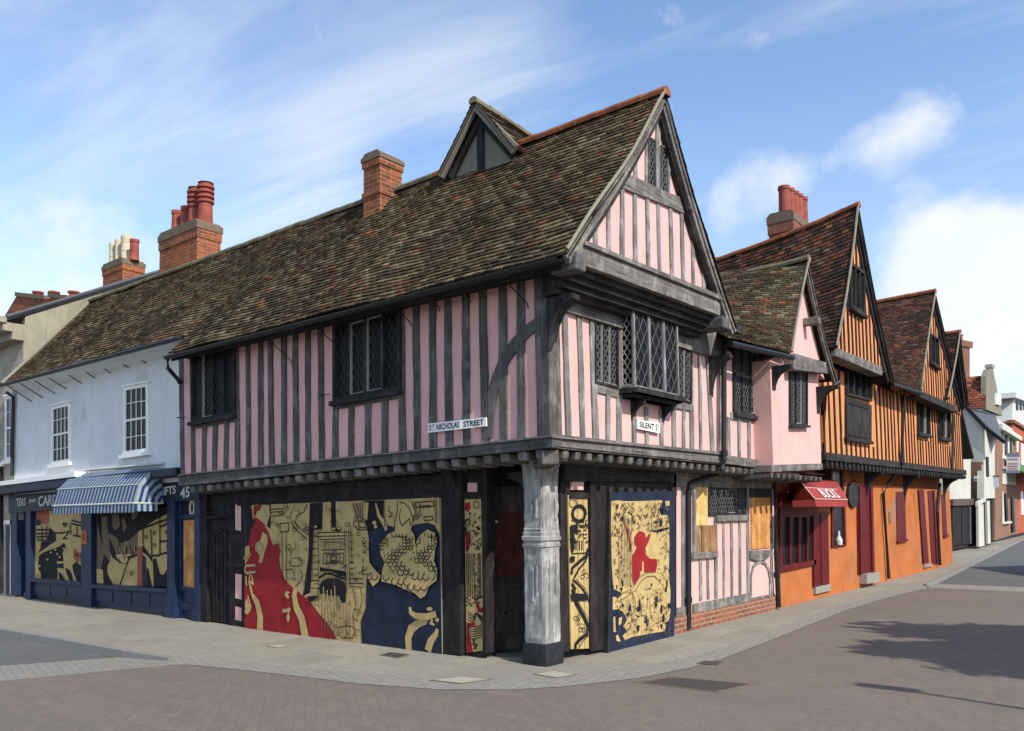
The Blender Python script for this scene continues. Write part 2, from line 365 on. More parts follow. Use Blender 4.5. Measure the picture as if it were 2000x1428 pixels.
# ------------------------------------------------------------------ builders
PAL_BROWN = [(6,(.052,.038,.022)),(5,(.085,.061,.034)),(4,(.122,.092,.050)),(2.4,(.150,.118,.064)),(.8,(.19,.155,.09)),(.7,(.15,.058,.030)),(.15,(.26,.09,.038)),(1.6,(.085,.045,.028))]
PAL_MOSS = [(6,(.045,.035,.022)),(5,(.08,.065,.038)),(3.2,(.115,.10,.058)),(1.2,(.17,.16,.095)),(1.3,(.13,.052,.028)),(.4,(.22,.08,.038)),(3,(.09,.05,.032))]
PAL_RED = [(7,(.032,.020,.016)),(6,(.060,.028,.020)),(4,(.10,.038,.024)),(2.2,(.135,.05,.028)),(.4,(.21,.07,.034)),(1.6,(.11,.08,.055))]
PAL_FAR = [(3,(.13,.035,.025)),(3,(.20,.06,.035)),(2,(.28,.10,.05))]
def pick(pal, p):
    k = noise.noise(p*.7)*1.0 + noise.noise(p*2.6)*.6
    ws = [max(.05, w*(1 + (1.6*k if i % 2 else -1.6*k))) for i, (w, c) in enumerate(pal)]
    c = random.choices(pal, ws)[0][1]; j = random.uniform(.85, 1.18)*(1+.35*noise.noise(p*.5+Vector((7,3,1))))
    return (c[0]*j, c[1]*j, c[2]*j)
def tiles(mb, q, pal, gauge=.092, tw=.15, bell=0, th=.016, sag=0, mi=0, wav=.02):
    bl, br, tr, tl = (Vector(p) for p in q)
    n = (br-bl).cross(tl-bl).normalized()
    if n.z < 0: n = -n
    sl = ((tl-bl).length+(tr-br).length)/2; rows = max(3, int(sl/gauge))
    def S(s, t):
        p = bl.lerp(br, s).lerp(tl.lerp(tr, s), t)
        p = p - n*(bell*4*t*(1-t)) - Vector((0,0,sag*4*s*(1-s)*(0.4+.6*t)))
        return p + n*(wav*noise.noise(p*.9)*2)
    for r in range(rows):
        t0 = r/rows - .12/rows; t1 = (r+1)/rows + .08/rows; t1 = min(t1, 1)
        ln = (bl.lerp(tl, t0)-br.lerp(tr, t0)).length; k = max(1, int(ln/tw)); off = (r % 2)*.5
        for i in range(-1, k+1):
            s0 = (i+off)/k; s1 = (i+1+off)/k; s0 = max(0, s0); s1 = min(1, s1)
            if s1-s0 < .15/k: continue
            g = .05*(s1-s0); l0 = th+random.uniform(0, .009); l1 = th+random.uniform(0, .009); dj = random.uniform(-.06, .06)/rows
            a = S(s0+g, t0+dj); b = S(s1-g, t0+dj); c = S(s1-g, t1); d = S(s0+g, t1)
            col = pick(pal, (a+c)/2)
            A, B = a+n*l0*1.5, b+n*l1*1.5; Cc, D = c+n*.006, d+n*.006
            v = len(mb.v); mb.v += [a, b, c, d, A, B, Cc, D]
            for f in ((4,5,6,7),(0,1,5,4),(1,2,6,5),(3,0,4,7)):
                mb.f.append(tuple(v+x for x in f)); mb.m.append(mi); mb.c.append(col)
    # underlay
    NS = 8
    for i in range(NS):
        for j in range(8):
            P4 = [S(i/NS, j/8)-n*.0, S((i+1)/NS, j/8), S((i+1)/NS, (j+1)/8), S(i/NS, (j+1)/8)]
            mb.poly([p-n*.004 for p in P4], mi, (.02,.017,.014)); mb.poly([p-n*.05 for p in P4], mi, (.03,.025,.02))
    return S, n
def ridge(mb, a, b, r=.10, mi=0, seg=.33, sagf=None, drop=.02):
    a, b = Vector(a), Vector(b); L = (b-a).length; k = max(1, int(L/seg))
    for i in range(k):
        p = a.lerp(b, i/k); q = a.lerp(b, (i+1.03)/k)
        if sagf: p = p+Vector((0,0,sagf(i/k))); q = q+Vector((0,0,sagf(min(1,(i+1)/k))))
        j = Vector((0,0,random.uniform(-.006,.006)-drop)); d = (q-p).normalized(); side = d.cross(Vector((0,0,1))).normalized()
        ring = lambda c, rr: [c + side*math.cos(t)*rr*1.15 + Vector((0,0,1))*math.sin(t)*rr for t in [math.radians(x) for x in (-25,10,45,90,135,170,205)]]
        A = ring(p+j, r); B = ring(q+j, r*.94)
        for x in range(6): mb.poly([A[x], A[x+1], B[x+1], B[x]], mi)
        mb.poly(A[::-1], mi); mb.poly(B, mi)
def board_between(mb, a, b, w, d, up, mi=0, wob=.006, seg=6):
    """rectangular timber from a to b: half-width w along 'up x dir', depth along up"""
    a, b = Vector(a), Vector(b); d1 = (b-a).normalized(); up = Vector(up).normalized(); s = d1.cross(up).normalized()
    prev = None
    for i in range(seg+1):
        p = a.lerp(b, i/seg) + s*random.uniform(-wob, wob) + up*random.uniform(-wob, wob)*.5
        r = [p - s*w, p + s*w, p + s*w + up*d, p - s*w + up*d]
        if prev:
            for k in range(4): mb.poly([prev[k], prev[(k+1)%4], r[(k+1)%4], r[k]], mi)
        else: mb.poly(r[::-1], mi)
        prev = r
    mb.poly(prev, mi)
def timber(mb, fr, p0, p1, w, d=.035, d0=-.03, mi=0, wob=.007, cl=None, seg=None):
    """timber on a wall between (u,z) points p0,p1; width w; proud by d"""
    L = math.hypot(p1[0]-p0[0], p1[1]-p0[1]); seg = seg or max(2, int(L/.28))
    pts = [lerp(p0, p1, i/seg) for i in range(seg+1)]
    ww = [w*random.uniform(.90, 1.10) for _ in pts]
    pts = [pts[0]] + [(p[0]+random.uniform(-wob, wob), p[1]) if abs(p1[1]-p0[1]) > abs(p1[0]-p0[0]) else (p[0], p[1]+random.uniform(-wob, wob)) for p in pts[1:-1]] + [pts[-1]]
    poly = stroke(pts, ww)
    if cl: poly = clip(poly, cl)
    if len(poly) >= 3: mb.prism(fr, poly, d0, d+random.uniform(-.004, .004), mi)
def rectpx(fr, pts): return [fr.px(*p) for p in pts]
def wall(mb, fr, poly, th=.25, mi=0): mb.prism(fr, poly, -th, 0, mi)
def leaded(parent, fr, quad, lights=4, fw=.05, proud=.03, fm='dark', lat=True, cell=.11, rows=None, bright=(), fd=.09, sill=True, name='window', glassm='glass', part_label=None, latm='lead'):
    """quad: bl, br, tr, tl in (u,z). Window part with panes and leading as sub-parts"""
    W_ = math.hypot(quad[1][0]-quad[0][0], quad[1][1]-quad[0][1]); H_ = math.hypot(quad[3][0]-quad[0][0], quad[3][1]-quad[0][1])
    fs, ft = fw/W_, fw/H_
    Q = lambda s0, s1, t0, t1: [bil(quad, s0, t0), bil(quad, s1, t0), bil(quad, s1, t1), bil(quad, s0, t1)]
    f = MB(); d0, d1 = -.03, proud+.022
    f.prism(fr, Q(0, 1, 0, ft), d0, d1); f.prism(fr, Q(0, 1, 1-ft, 1), d0, d1); f.prism(fr, Q(0, fs, ft, 1-ft), d0, d1); f.prism(fr, Q(1-fs, 1, ft, 1-ft), d0, d1)
    if sill:
        q = Q(-.02, 1.02, -ft*1.0, ft*.1); f.prism(fr, q, d0, d1+.045)
    for i in range(1, lights):
        s = i/lights; f.prism(fr, Q(s-fs*.33, s+fs*.33, ft, 1-ft), d0, d1-.006)
    fo = f.build(name, M[fm], parent, part_label=part_label)
    g = MB(); g.prism(fr, Q(fs*.5, 1-fs*.5, ft*.5, 1-ft*.5), -.02, .004); g.build('pane', M[glassm], fo)
    if bright:
        b = MB()
        for i in bright:
            s0 = i/lights+fs*.36; s1 = (i+1)/lights-fs*.36; e = .010/W_; et = .010/H_; a, c = ft*1.02, 1-ft*1.02
            for q in (Q(s0, s0+e, a, c), Q(s1-e, s1, a, c), Q(s0+e, s1-e, a, a+et), Q(s0+e, s1-e, c-et, c)): b.prism(fr, q, .004, proud+.008)
        b.build('casement', M['frame_w'], fo)
    if lat:
        l = MB(); hw = .0055
        for i in range(lights):
            s0 = i/lights+(fs if i == 0 else fs*.33); s1 = (i+1)/lights-(fs if i == lights-1 else fs*.33)
            wq = Q(s0, s1, ft, 1-ft); w_ = (s1-s0)*W_; h_ = H_*(1-2*ft); 
            n_ = max(2, round(w_/cell)); cx = w_/n_; cz = cx*1.55; m_ = int(h_/cz)+n_+2
            for k in range(-n_-2, m_+n_+2):
                for sg in (1, -1):
                    if sg == 1: a = (0, k*cz); b_ = (w_, k*cz+n_*cz)
                    else: a = (0, k*cz); b_ = (w_, k*cz-n_*cz)
                    p = clip(stroke([a, b_], hw*2), [(0,0),(w_,0),(w_,h_),(0,h_)])
                    if len(p) < 3: continue
                    l.prism(fr, [bil(wq, x/w_, z/h_) for x, z in p], .004, .010)
        l.build('leading', M[latm], fo)
    return fo
def chimney(parent, pl, pm, pr, ytop, Ym, zbase, brickm='brick', capm='brick', capz=.22, pots=(), band=None, name='chimney', part_label=None):
    """pl,pm,pr: picture columns of the left, near and right vertical edges; near corner at y=Ym"""
    fy = FY(Ym); X1, z1 = fy.px(pm, ytop); X0 = fy.px(pl, ytop)[0]; Y1 = FX(X1).px(pr, ytop)[0]
    b = MB(); b.box((X0, Ym, zbase), (X1, Y1, z1-capz*.35)); e = .022
    b.box((X0-e, Ym-e, z1-capz), (X1+e, Y1+e, z1-capz*.45)); 
    if band: b.box((X0-e, Ym-e, z1-band-.09), (X1+e, Y1+e, z1-band))
    co = b.build(name, M[brickm], parent, part_label=part_label, bevel=.006)
    c = MB(); c.box((X0-e*1.6, Ym-e*1.6, z1-capz*.449), (X1+e*1.6, Y1+e*1.6, z1-.02)); c.build('corbel_course', M['cap'], co); c = MB(); c.prism(F((0,Ym,0),(1,0,0),(0,-1,0)), [(X0-e, z1-.0201), (X1+e, z1-.0201), (X1-.05, z1+.05), (X0+.05, z1+.05)], -(Y1-Ym)-.0, e)
    c.build('capping', M['cap'], co)
    for (cx, y_top, r, mt, style) in pots:
        # pot axis at picture column cx, standing midway in the stack
        Yp = (Ym+Y1)/2; 
        fr = FY(Yp); Xp, zt = fr.px(cx, y_top)
        p = MB(); zb = z1+.0
        if style == 'plain': prof = [(r*1.12, zb), (r*1.02, zb+.1), (r*.92, zt-.10), (r*1.04, zt-.09), (r*1.05, zt-.01), (r*.78, zt), (r*.74, zt-.15)]
        elif style == 'louvre':
            prof = [(r*1.1, zb), (r*.95, zt-.5)]
            for k in range(4): prof += [(r*1.2, zt-.48+k*.11), (r*1.2, zt-.43+k*.11), (r*.9, zt-.42+k*.11), (r*.9, zt-.38+k*.11)]
            prof += [(r*1.1, zt-.03), (r*.6, zt)]
        else:
            prof = [(r*1.1, zb)]; 
            for k in range(3): z_ = zb+(zt-zb)*(k+.6)/3.4; prof += [(r, z_-.02), (r*1.1, z_), (r, z_+.02)]
            prof += [(r*1.15, zt-.05), (r*1.15, zt), (r*.8, zt), (r*.75, zt-.1)]
        p.lathe(Xp, Yp, prof, 18); p.build('chimney_pot', M[mt], co, smooth=False)
    return co
def text_mesh(s, mb, fr, quad, mi=0, depth=.006, d=0.0, bold=False, squeeze=1.0):
    """letters mapped into quad (bl,br,tr,tl) of (u,z) on frame fr"""
    cu = bpy.data.curves.new('t', 'FONT'); cu.body = s; cu.size = 1; cu.resolution_u = 3
    if bold: cu.offset = .022
    ob = bpy.data.objects.new('t', cu); COL.objects.link(ob); dg = bpy.context.evaluated_depsgraph_get(); dg.update()
    me = bpy.data.meshes.new_from_object(ob.evaluated_get(dg)); bpy.data.objects.remove(ob)
    xs = [v.co.x for v in me.vertices]; ys = [v.co.y for v in me.vertices]
    x0, x1, y0, y1 = min(xs), max(xs), min(ys), max(ys)
    for p in me.polygons:
        pts = [me.vertices[i].co for i in p.vertices]
        mb.poly([fr.P(bil(quad, (q.x-x0)/(x1-x0), (q.y-y0)/(y1-y0)), d+depth) for q in pts], mi)
    bpy.data.meshes.remove(me)
def pipe(mb, pts, r=.04): mb.tube(pts, r, 10)
# ================================================================== GROUND
def pave_mat():
    m, t, b = mat('stone_paving', .85, .2)
    c = N(t, 'ShaderNodeTexCoord'); br = N(t, 'ShaderNodeTexBrick', i_Scale=1.0)
    mp = N(t, 'ShaderNodeMapping'); t.links.new(c.outputs['Object'], mp.inputs[0]); mp.inputs['Rotation'].default_value = (0,0,math.radians(90)); t.links.new(mp.outputs[0], br.inputs[0])
    br.inputs['Brick Width'].default_value = .95; br.inputs['Row Height'].default_value = .62; br.inputs['Mortar Size'].default_value = .007; br.inputs['Mortar Smooth'].default_value = .5
    br.inputs['Color1'].default_value = (.22,.207,.172,1); br.inputs['Color2'].default_value = (.285,.265,.22,1); br.inputs['Mortar'].default_value = (.13,.12,.10,1)
    n = noise_n(t, objco(t), .9, 6, .65); n2 = noise_n(t, objco(t), 14, 6, .7); n3 = noise_n(t, objco(t, (1,1,1)), .45, 4)
    col = mix_n(t, ramp_n(t, n, [(.38,0),(.66,.75)]), br.outputs[0], (.32,.285,.21))
    col = mix_n(t, ramp_n(t, n3, [(.48,0),(.62,.6)]), col, (.21,.205,.18))
    col = mix_n(t, ramp_n(t, n2, [(.42,.0),(.75,.45)]), col, (.12,.11,.09))
    col = mix_n(t, ramp_n(t, noise_n(t, objco(t), 3.2, 3, .5), [(.62,0),(.70,.3)]), col, (.34,.30,.21))
    t.links.new(col, b.inputs['Base Color']); bump(t, b, math_n(t, 'SUBTRACT', n2, br.outputs['Fac']), .3, .012); return m
def paver_mat():
    m, t, b = mat('brick_pavers', .88, .2)
    def bk(rot, sc=1.0):
        br = N(t, 'ShaderNodeTexBrick', i_Scale=1.0); t.links.new(objco(t, (1,1,1), (0,0,math.radians(rot))), br.inputs[0])
        br.inputs['Brick Width'].default_value = .20; br.inputs['Row Height'].default_value = .098; br.inputs['Mortar Size'].default_value = .005; br.inputs['Mortar Smooth'].default_value = .4
        br.inputs['Color1'].default_value = (.152,.123,.102,1); br.inputs['Color2'].default_value = (.176,.142,.117,1); br.inputs['Mortar'].default_value = (.138,.115,.098,1); return br
    br = bk(38)
    n = noise_n(t, objco(t), .5, 5, .6); n2 = noise_n(t, objco(t), 30, 5, .7); n3 = noise_n(t, objco(t, (.35,1.3,1), (0,0,.5)), .8, 5, .6)
    col = mix_n(t, ramp_n(t, n, [(.4,0),(.65,.55)]), br.outputs[0], (.168,.141,.119))
    col = mix_n(t, ramp_n(t, n3, [(.36,.6),(.5,0)]), col, (.135,.117,.10))
    col = mix_n(t, ramp_n(t, n2, [(.46,0),(.8,.6)]), col, (.11,.10,.09))
    col = mix_n(t, ramp_n(t, noise_n(t, objco(t), 6, 3, .5), [(.58,0),(.7,.5)]), col, (.21,.155,.12))
    sp_ = noise_n(t, objco(t, (1,1.6,1), (0,0,.66)), 42, 2, .5); col = mix_n(t, ramp_n(t, sp_, [(.60,0),(.68,.55)]), col, (.075,.065,.058)); col = mix_n(t, ramp_n(t, sp_, [(.30,.4),(.38,0)]), col, (.27,.21,.175))
    ty = noise_n(t, objco(t, (.10,1.2,1), (0,0,-.35)), 1.0, 4, .5); col = mix_n(t, ramp_n(t, ty, [(.60,0),(.72,.3)]), col, (.10,.09,.085))
    t.links.new(col, b.inputs['Base Color']); bump(t, b, math_n(t, 'SUBTRACT', math_n(t, 'MULTIPLY', n2, .9), math_n(t, 'MULTIPLY', br.outputs['Fac'], .35)), .45, .008); return m
def sett_mat():
    m, t, b = mat('granite_setts', .85, .25)
    br = N(t, 'ShaderNodeTexBrick', i_Scale=1.0); t.links.new(objco(t, (1,1,1), (0,0,.3)), br.inputs[0])
    br.inputs['Brick Width'].default_value = .12; br.inputs['Row Height'].default_value = .1; br.inputs['Mortar Size'].default_value = .012; br.inputs['Mortar Smooth'].default_value = .4
    br.inputs['Color1'].default_value = (.235,.222,.19,1); br.inputs['Color2'].default_value = (.27,.255,.22,1); br.inputs['Mortar'].default_value = (.21,.197,.17,1)
    n = noise_n(t, objco(t), 12, 5, .7); col = mix_n(t, ramp_n(t, n, [(.4,0),(.75,.5)]), br.outputs[0], (.15,.14,.12))
    t.links.new(col, b.inputs['Base Color']); bump(t, b, math_n(t, 'SUBTRACT', math_n(t, 'MULTIPLY', n, .5), br.outputs['Fac']), .5, .012); return m
def asphalt_mat():
    m, t, b = mat('asphalt', .9, .2); n = noise_n(t, objco(t), 60, 4, .7); n2 = noise_n(t, objco(t), .6, 5, .6); n3 = noise_n(t, objco(t, (.2,1,1)), 1.4, 4)
    col = mix_n(t, n, (.065,.066,.068), (.135,.135,.13)); col = mix_n(t, ramp_n(t, n2, [(.4,0),(.7,.6)]), col, (.14,.138,.13)); col = mix_n(t, ramp_n(t, n3, [(.6,0),(.75,.35)]), col, (.05,.05,.05))
    t.links.new(col, b.inputs['Base Color']); bump(t, b, n, .4, .01); return m
M['pave'] = pave_mat(); M['paver'] = paver_mat(); M['sett'] = sett_mat(); M['asphalt'] = asphalt_mat()
g = MB(); g.poly([(-900,-900,-.16),(900,-900,-.16),(900,900,-.16),(-900,900,-.16)]); struct(g, 'ground', M['asphalt'])
inner = [(345,1283),(450,1292),(560,1302),(700,1314),(850,1324),(1000,1326),(1100,1319),(1240,1301),(1330,1285),(1400,1268),(1500,1232),(1570,1207),(1640,1182),(1720,1162),(1800,1141)]
outer = [(365,1298),(450,1306),(560,1318),(700,1335),(850,1346),(1000,1347),(1100,1341),(1250,1324),(1340,1306),(1410,1287),(1512,1248),(1582,1220),(1652,1192),(1732,1168),(1812,1148)]
I3 = [GP(x, y) for x, y in inner]; O3 = [GP(x, y, -.052) for x, y in outer]
kerbL = [GP(0,1225), GP(130,1247), GP(260,1270)]; KL = (kerbL[0]-kerbL[2]).normalized()
pv = [(kerbL[0]+KL*60).to_2d()] + [p.to_2d() for p in kerbL] + [p.to_2d() for p in I3]
far = GP(2000,1049); fd_ = (far-I3[-1]).to_2d().normalized(); pv += [far.to_2d(), far.to_2d()+fd_*60]
pv += [Vector((-14, 115)), Vector((-14, 1)), Vector((-75, 1))]
g = MB(); g.slabz(pv, -.17, -.05); struct(g, 'pavement', M['pave'])
g = MB()
kl = [kerbL[0]+KL*60]+kerbL+[I3[0]]
for a, b in zip(kl[:-1], kl[1:]):
    nn = Vector(((b-a).y, -(b-a).x, 0)).normalized(); 
    if nn.y > 0: nn = -nn
    for k in range(max(1, int((b-a).length/.9))):
        K = max(1, int((b-a).length/.9)); p, q = a.lerp(b, (k+.008)/K), a.lerp(b, (k+.992)/K)
        g.hexa([p-nn*.002+Vector((0,0,-.12)), q-nn*.002+Vector((0,0,-.12)), q+nn*.12+Vector((0,0,-.12)), p+nn*.12+Vector((0,0,-.12)), p+Vector((0,0,.004)), q+Vector((0,0,.004)), q+nn*.115+Vector((0,0,.002)), p+nn*.115+Vector((0,0,.002))])
kr = [I3[-2], I3[-1], far, far+Vector((fd_.x, fd_.y, 0))*60]
for a, b in zip(kr[1:-1], kr[2:]):
    nn = Vector(((b-a).y, -(b-a).x, 0)).normalized()
    if nn.x < 0: nn = -nn
    K = max(1, int((b-a).length/.9))
    for k in range(K):
        p, q = a.lerp(b, (k+.008)/K), a.lerp(b, (k+.992)/K)
        g.hexa([p+nn*.002+Vector((0,0,-.12)), q+nn*.002+Vector((0,0,-.12)), q+nn*.12+Vector((0,0,-.12)), p+nn*.12+Vector((0,0,-.12)), p+nn*.002+Vector((0,0,.004)), q+nn*.002+Vector((0,0,.004)), q+nn*.115+Vector((0,0,.002)), p+nn*.115+Vector((0,0,.002))])
struct(g, 'kerb', M['stone'] if False else flat('kerb_stone', (.20,.195,.18), .9))
# sett borders
g = MB()
for i in range(len(I3)-1):
    g.poly([I3[i]+Vector((0,0,-.001)), I3[i+1]+Vector((0,0,-.001)), O3[i+1], O3[i]])
def Z(p, z): return Vector((p.x, p.y, z))
rl = [GP(0,1301,-.155), GP(200,1286,-.155), GP(330,1279,-.13), I3[0]]; rl2 = [GP(0,1330,-.056), GP(200,1311,-.056), GP(320,1300,-.056), O3[0]]
ex = (rl[0]-rl[1]).normalized(); rl = [rl[0]+ex*9]+rl; rl2 = [rl2[0]+(rl2[0]-rl2[1]).normalized()*9]+rl2; rl[0].z = -.155; rl2[0].z = -.056
for i in range(len(rl)-1): g.poly([rl[i], rl[i+1], rl2[i+1], rl2[i]])
fr1 = [GP(1812,1148,-.056), GP(2000,1156,-.056)]; fr2 = [GP(1818,1140,-.155), GP(2000,1147,-.155)]
e1 = (fr1[1]-fr1[0]).normalized()*6; fr1.append(fr1[1]+e1); fr2.append(fr2[1]+e1); fr1[0] = O3[-1].copy()
for i in range(2): g.poly([fr1[i], fr1[i+1], fr2[i+1], fr2[i]])
struct(g, 'sett_border', M['sett'])
bp = [p.to_2d() for p in rl2] + [p.to_2d() for p in O3[1:]] + [p.to_2d() for p in fr1[1:]] + [Vector((30, 10)), Vector((30,-25)), Vector((-9,-25))]
g = MB(); g.slabz(bp, -.15, -.056); struct(g, 'brick_road', M['paver'])
# covers in the ground
def cover(name, pts, label, mt, z=-.049, h=.006, cat='cover', frame=True, group=None):
    P3 = [GP(x, y, z) for x, y in pts]; b = MB(); c = sum(P3, Vector())/len(P3)
    r = [c+(p-c)*.86 for p in P3]
    b.slabz([p.to_2d() for p in r], z, z+h); o = b.build(name, M[mt]); tag(o, label, cat, group)
    if frame:
        f = MB()
        for i in range(len(P3)):
            j = (i+1) % len(P3); f.slabz([p.to_2d() for p in (P3[i], P3[j], r[j].lerp(P3[j], .15), r[i].lerp(P3[i], .15))], z, z+h*.8)
        f.build('frame', M['cap'], o)
    return o
M['plate'] = flat('iron_plate', (.055,.045,.042), .7, .4); M['slabstone'] = flat('pale_slab', (.34,.31,.24), .9)
cover('manhole_cover', [(1238,1333),(1308,1322),(1480,1337),(1404,1353)], 'large dark brick-inset manhole cover in the brick road in front of the corner', 'plate', -.055)
cover('utility_cover', [(740,1280),(762,1274),(802,1279),(778,1286)], 'small dark iron cover in the pavement below the painted hoarding', 'plate')
cover('utility_cover', [(1360,1296),(1374,1291),(1414,1293),(1400,1299)], 'small dark iron cover at the pavement edge towards the side street', 'plate')
cover('drain_grate', [(196,1280),(240,1275),(272,1280),(228,1286)], 'dark drain grate in the asphalt against the kerb', 'plate', -.158, cat='drain')
cover('access_slab', [(1040,1317),(1082,1310),(1128,1318),(1086,1325)], 'pale square stone access slab in the pavement in front of the corner post', 'slabstone')
cover('access_slab', [(838,1329),(900,1321),(962,1327),(900,1336)], 'pale oblong access slab at the pavement edge left of the corner post', 'slabstone')
cover('utility_cover', [(520,1262),(545,1259),(566,1262),(540,1266)], 'tiny round-edged iron cover in the pavement near the red part of the painted hoarding', 'slabstone')
# ================================================================== CORNER HOUSE
J = .42
L1, R1, L0, R0f = FY(-J), FX(J), FY(0), FX(0)
house = thing('timber_framed_house', 'pink plastered timber-framed corner house with jettied upper floor, big tiled roof and tall street gable', 'house', (0,0,-.05))
Xl = L1.px(355, 800)[0]            # left end of the pink upper wall
cbl = L1.px(355, 925); cbr = (J+0, R1.px(1078,852)[1])
# ---- main roof
EY, EZ = -.78, 4.53
vx = .98
ap = FX(vx).px(1301, 182); lf = FX(vx).px(1110, 492); rf = FX(vx).px(1440, 640)
RY, RZ = ap
xe = FY(EY).px(330, 688)[0]; xb = -15.3
EY2 = -.47; EZ2 = EZ + (RZ-EZ)/(RY-EY)*(EY2-EY)
b = MB()
b1 = [(xe, EY, EZ), (vx, lf[0], lf[1]), (vx, RY, RZ), (xe, RY, RZ-.02)]
S1, nr = tiles(b, b1, PAL_BROWN, bell=.035, sag=.0)
roof = b.build('roof', M['tile'], house)
# back slope
b = MB(); tiles(b, [(vx, rf[0], rf[1]), (-4.0, rf[0], rf[1]), (-4.0, RY, RZ-.02), (vx, RY, RZ)], PAL_BROWN, tw=.24, gauge=.16, bell=.06)
tiles(b, [(-4.0, rf[0], rf[1]), (xe, rf[0], rf[1]), (xe, RY, RZ-.02), (-4.0, RY, RZ-.02)], PAL_BROWN, tw=.4, gauge=.3)
b.build('rear_roof', M['tile'], house)
b = MB(); ridge(b, (vx+.02, RY, RZ+.03), (-3.2, RY, RZ+.01), .085, 0); b.build('ridge_tiles', M['ridge'], roof)
b = MB(); ridge(b, (-3.2, RY, RZ+.01), (xe, RY, RZ+.01), .08, 0); b.build('ridge_tiles', M['ridge_m'], roof, part_label='mossy brown stretch of ridge tiles')
# verge mortar
b = MB()
for s in (0,):
    pts = [S1(1, t/10)+nr*.035+Vector((.004,0,0)) for t in range(11)]
    b.tube(pts, .022, 6)
b.build('verge_mortar', M['mortar'], roof)
# soffit & eaves
b = MB(); b.box((xe, EY+.05, EZ-.04), (.85, -J+.02, EZ-.015)); b.prism(FY(EY+.03), [(xe+.02, EZ-.12), (.80, lf[1]-.13), (.80, lf[1]-.01), (xe+.02, EZ-.01)], -.04, 0)
b.build('eaves_board', M['dark_x'], house)
b = MB(); g0 = Vector((xe, EY-.05, EZ-.055)); g1 = Vector((.9, lf[0]-.05, lf[1]-.055))
for k in range(1): 
    n = 10; prof = [(math.cos(a)*.055, math.sin(a)*.055) for a in [math.pi+math.pi*i/8 for i in range(9)]]
    for i in range(8): b.poly([g0+Vector((0,prof[i][0],prof[i][1])), g1+Vector((0,prof[i][0],prof[i][1])), g1+Vector((0,prof[i+1][0],prof[i+1][1])), g0+Vector((0,prof[i+1][0],prof[i+1][1]))])
    for i in range(7, -1, -1): b.poly([g0+Vector((0,prof[i][0]*.85,prof[i][1]*.85+.0)), g1+Vector((0,prof[i][0]*.85,prof[i][1]*.85)), g1+Vector((0,prof[i+1][0]*.85,prof[i+1][1]*.85)), g0+Vector((0,prof[i+1][0]*.85,prof[i+1][1]*.85))])
d = [g0+Vector((.06,0,-.04)), g0+Vector((.06,.0,-.2)), Vector((Xl+.02, -J-.06, EZ-.42)), Vector((Xl-.03, -J+.25, EZ-.46)), Vector((Xl-.06, -.12, EZ-.5)), Vector((Xl-.06, -.12, 2.75))]
b.tube(d[:3]+[d[2]+Vector((-.03,.0,-.02))], .035)
b.tube(d[2:], .032)
split(b, 'gutter', M['iron'], house)
# ---- upper left wall
lw = [(Xl, cbl[1]-.08), (J, cbr[1]-.06), (J, 4.75), (Xl, 4.75)]
b = MB(); wall(b, L1, lw, .16)
rw_b = [R1.px(1078,853), R1.px(1408,886)]
rw = [(-J, rw_b[0][1]), rw_b[1], (rw_b[1][0], 4.62), (-J, 4.62)]
b.prism(R1, [(-J+.16, rw[0][1]), rw[1], rw[2], (-J+.16, 4.62)], -.16, 0)
b.build('upper_wall', M['pink'], house)
b = MB()
zt = 4.70
studs = [(357,925),(378,922),(398.5,921),(419.5,918),(441.5,916),(465,914),(486,911),(510,908),(531.5,906),(555.5,904),(579,900),(602,899),(629,896),(655.5,892),(686,890),(719,886),(752,882),(787,878),(815,875),(846.5,870),(878,867),(912,863),(948,860),(984,857),(1019,852)]
wins_L = [(376, 463), (652, 790)]
w1q = [L1.px(378,826), L1.px(464,811), L1.px(464,672), L1.px(378,690)]
w2q = [L1.px(655,786), L1.px(787,762), L1.px(787,596), L1.px(655,634)]
for x, y in studs:
    lean = random.uniform(-3, 3)
    top = L1.px(x-2+lean*.6, 600 if x > 640 else 690); bot = L1.px(x+1, y+4)
    t2 = (top[0], zt)
    for (a0, a1), q in zip(wins_L, (w1q, w2q)):
        if a0+3 < x < a1-3: t2 = (bot[0]+.003, (q[0][1]+q[1][1])/2-.03)
    timber(b, L1, bot, t2, .118, .022)
split(b, 'stud', M['wood'], house)
b = MB()
# curved brace
br_ = [(1056,628),(1030,648),(1008,672),(988,702),(972,738),(962,776),(957,812),(955,856)]
pp = [L1.px(*p) for p in br_]; b.prism(L1, stroke(pp, [.13,.15,.155,.15,.145,.14,.13,.12]), -.02, .028)
b.build('curved_brace', M['wood'], house)
# corner post of upper floor
b = MB()
b.hexa([(J-.17,-J-.03,2.50),(J+.032,-J-.032,2.50),(J+.03,-J+.20,2.50),(J-.17,-J+.20,2.50),(J-.20,-J-.03,4.6),(J+.0,-J-.03,4.6),(J+.03,-J+.17,4.6),(J-.2,-J+.17,4.6)])
b.build('corner_stud', M['wood'], house, bevel=.015)
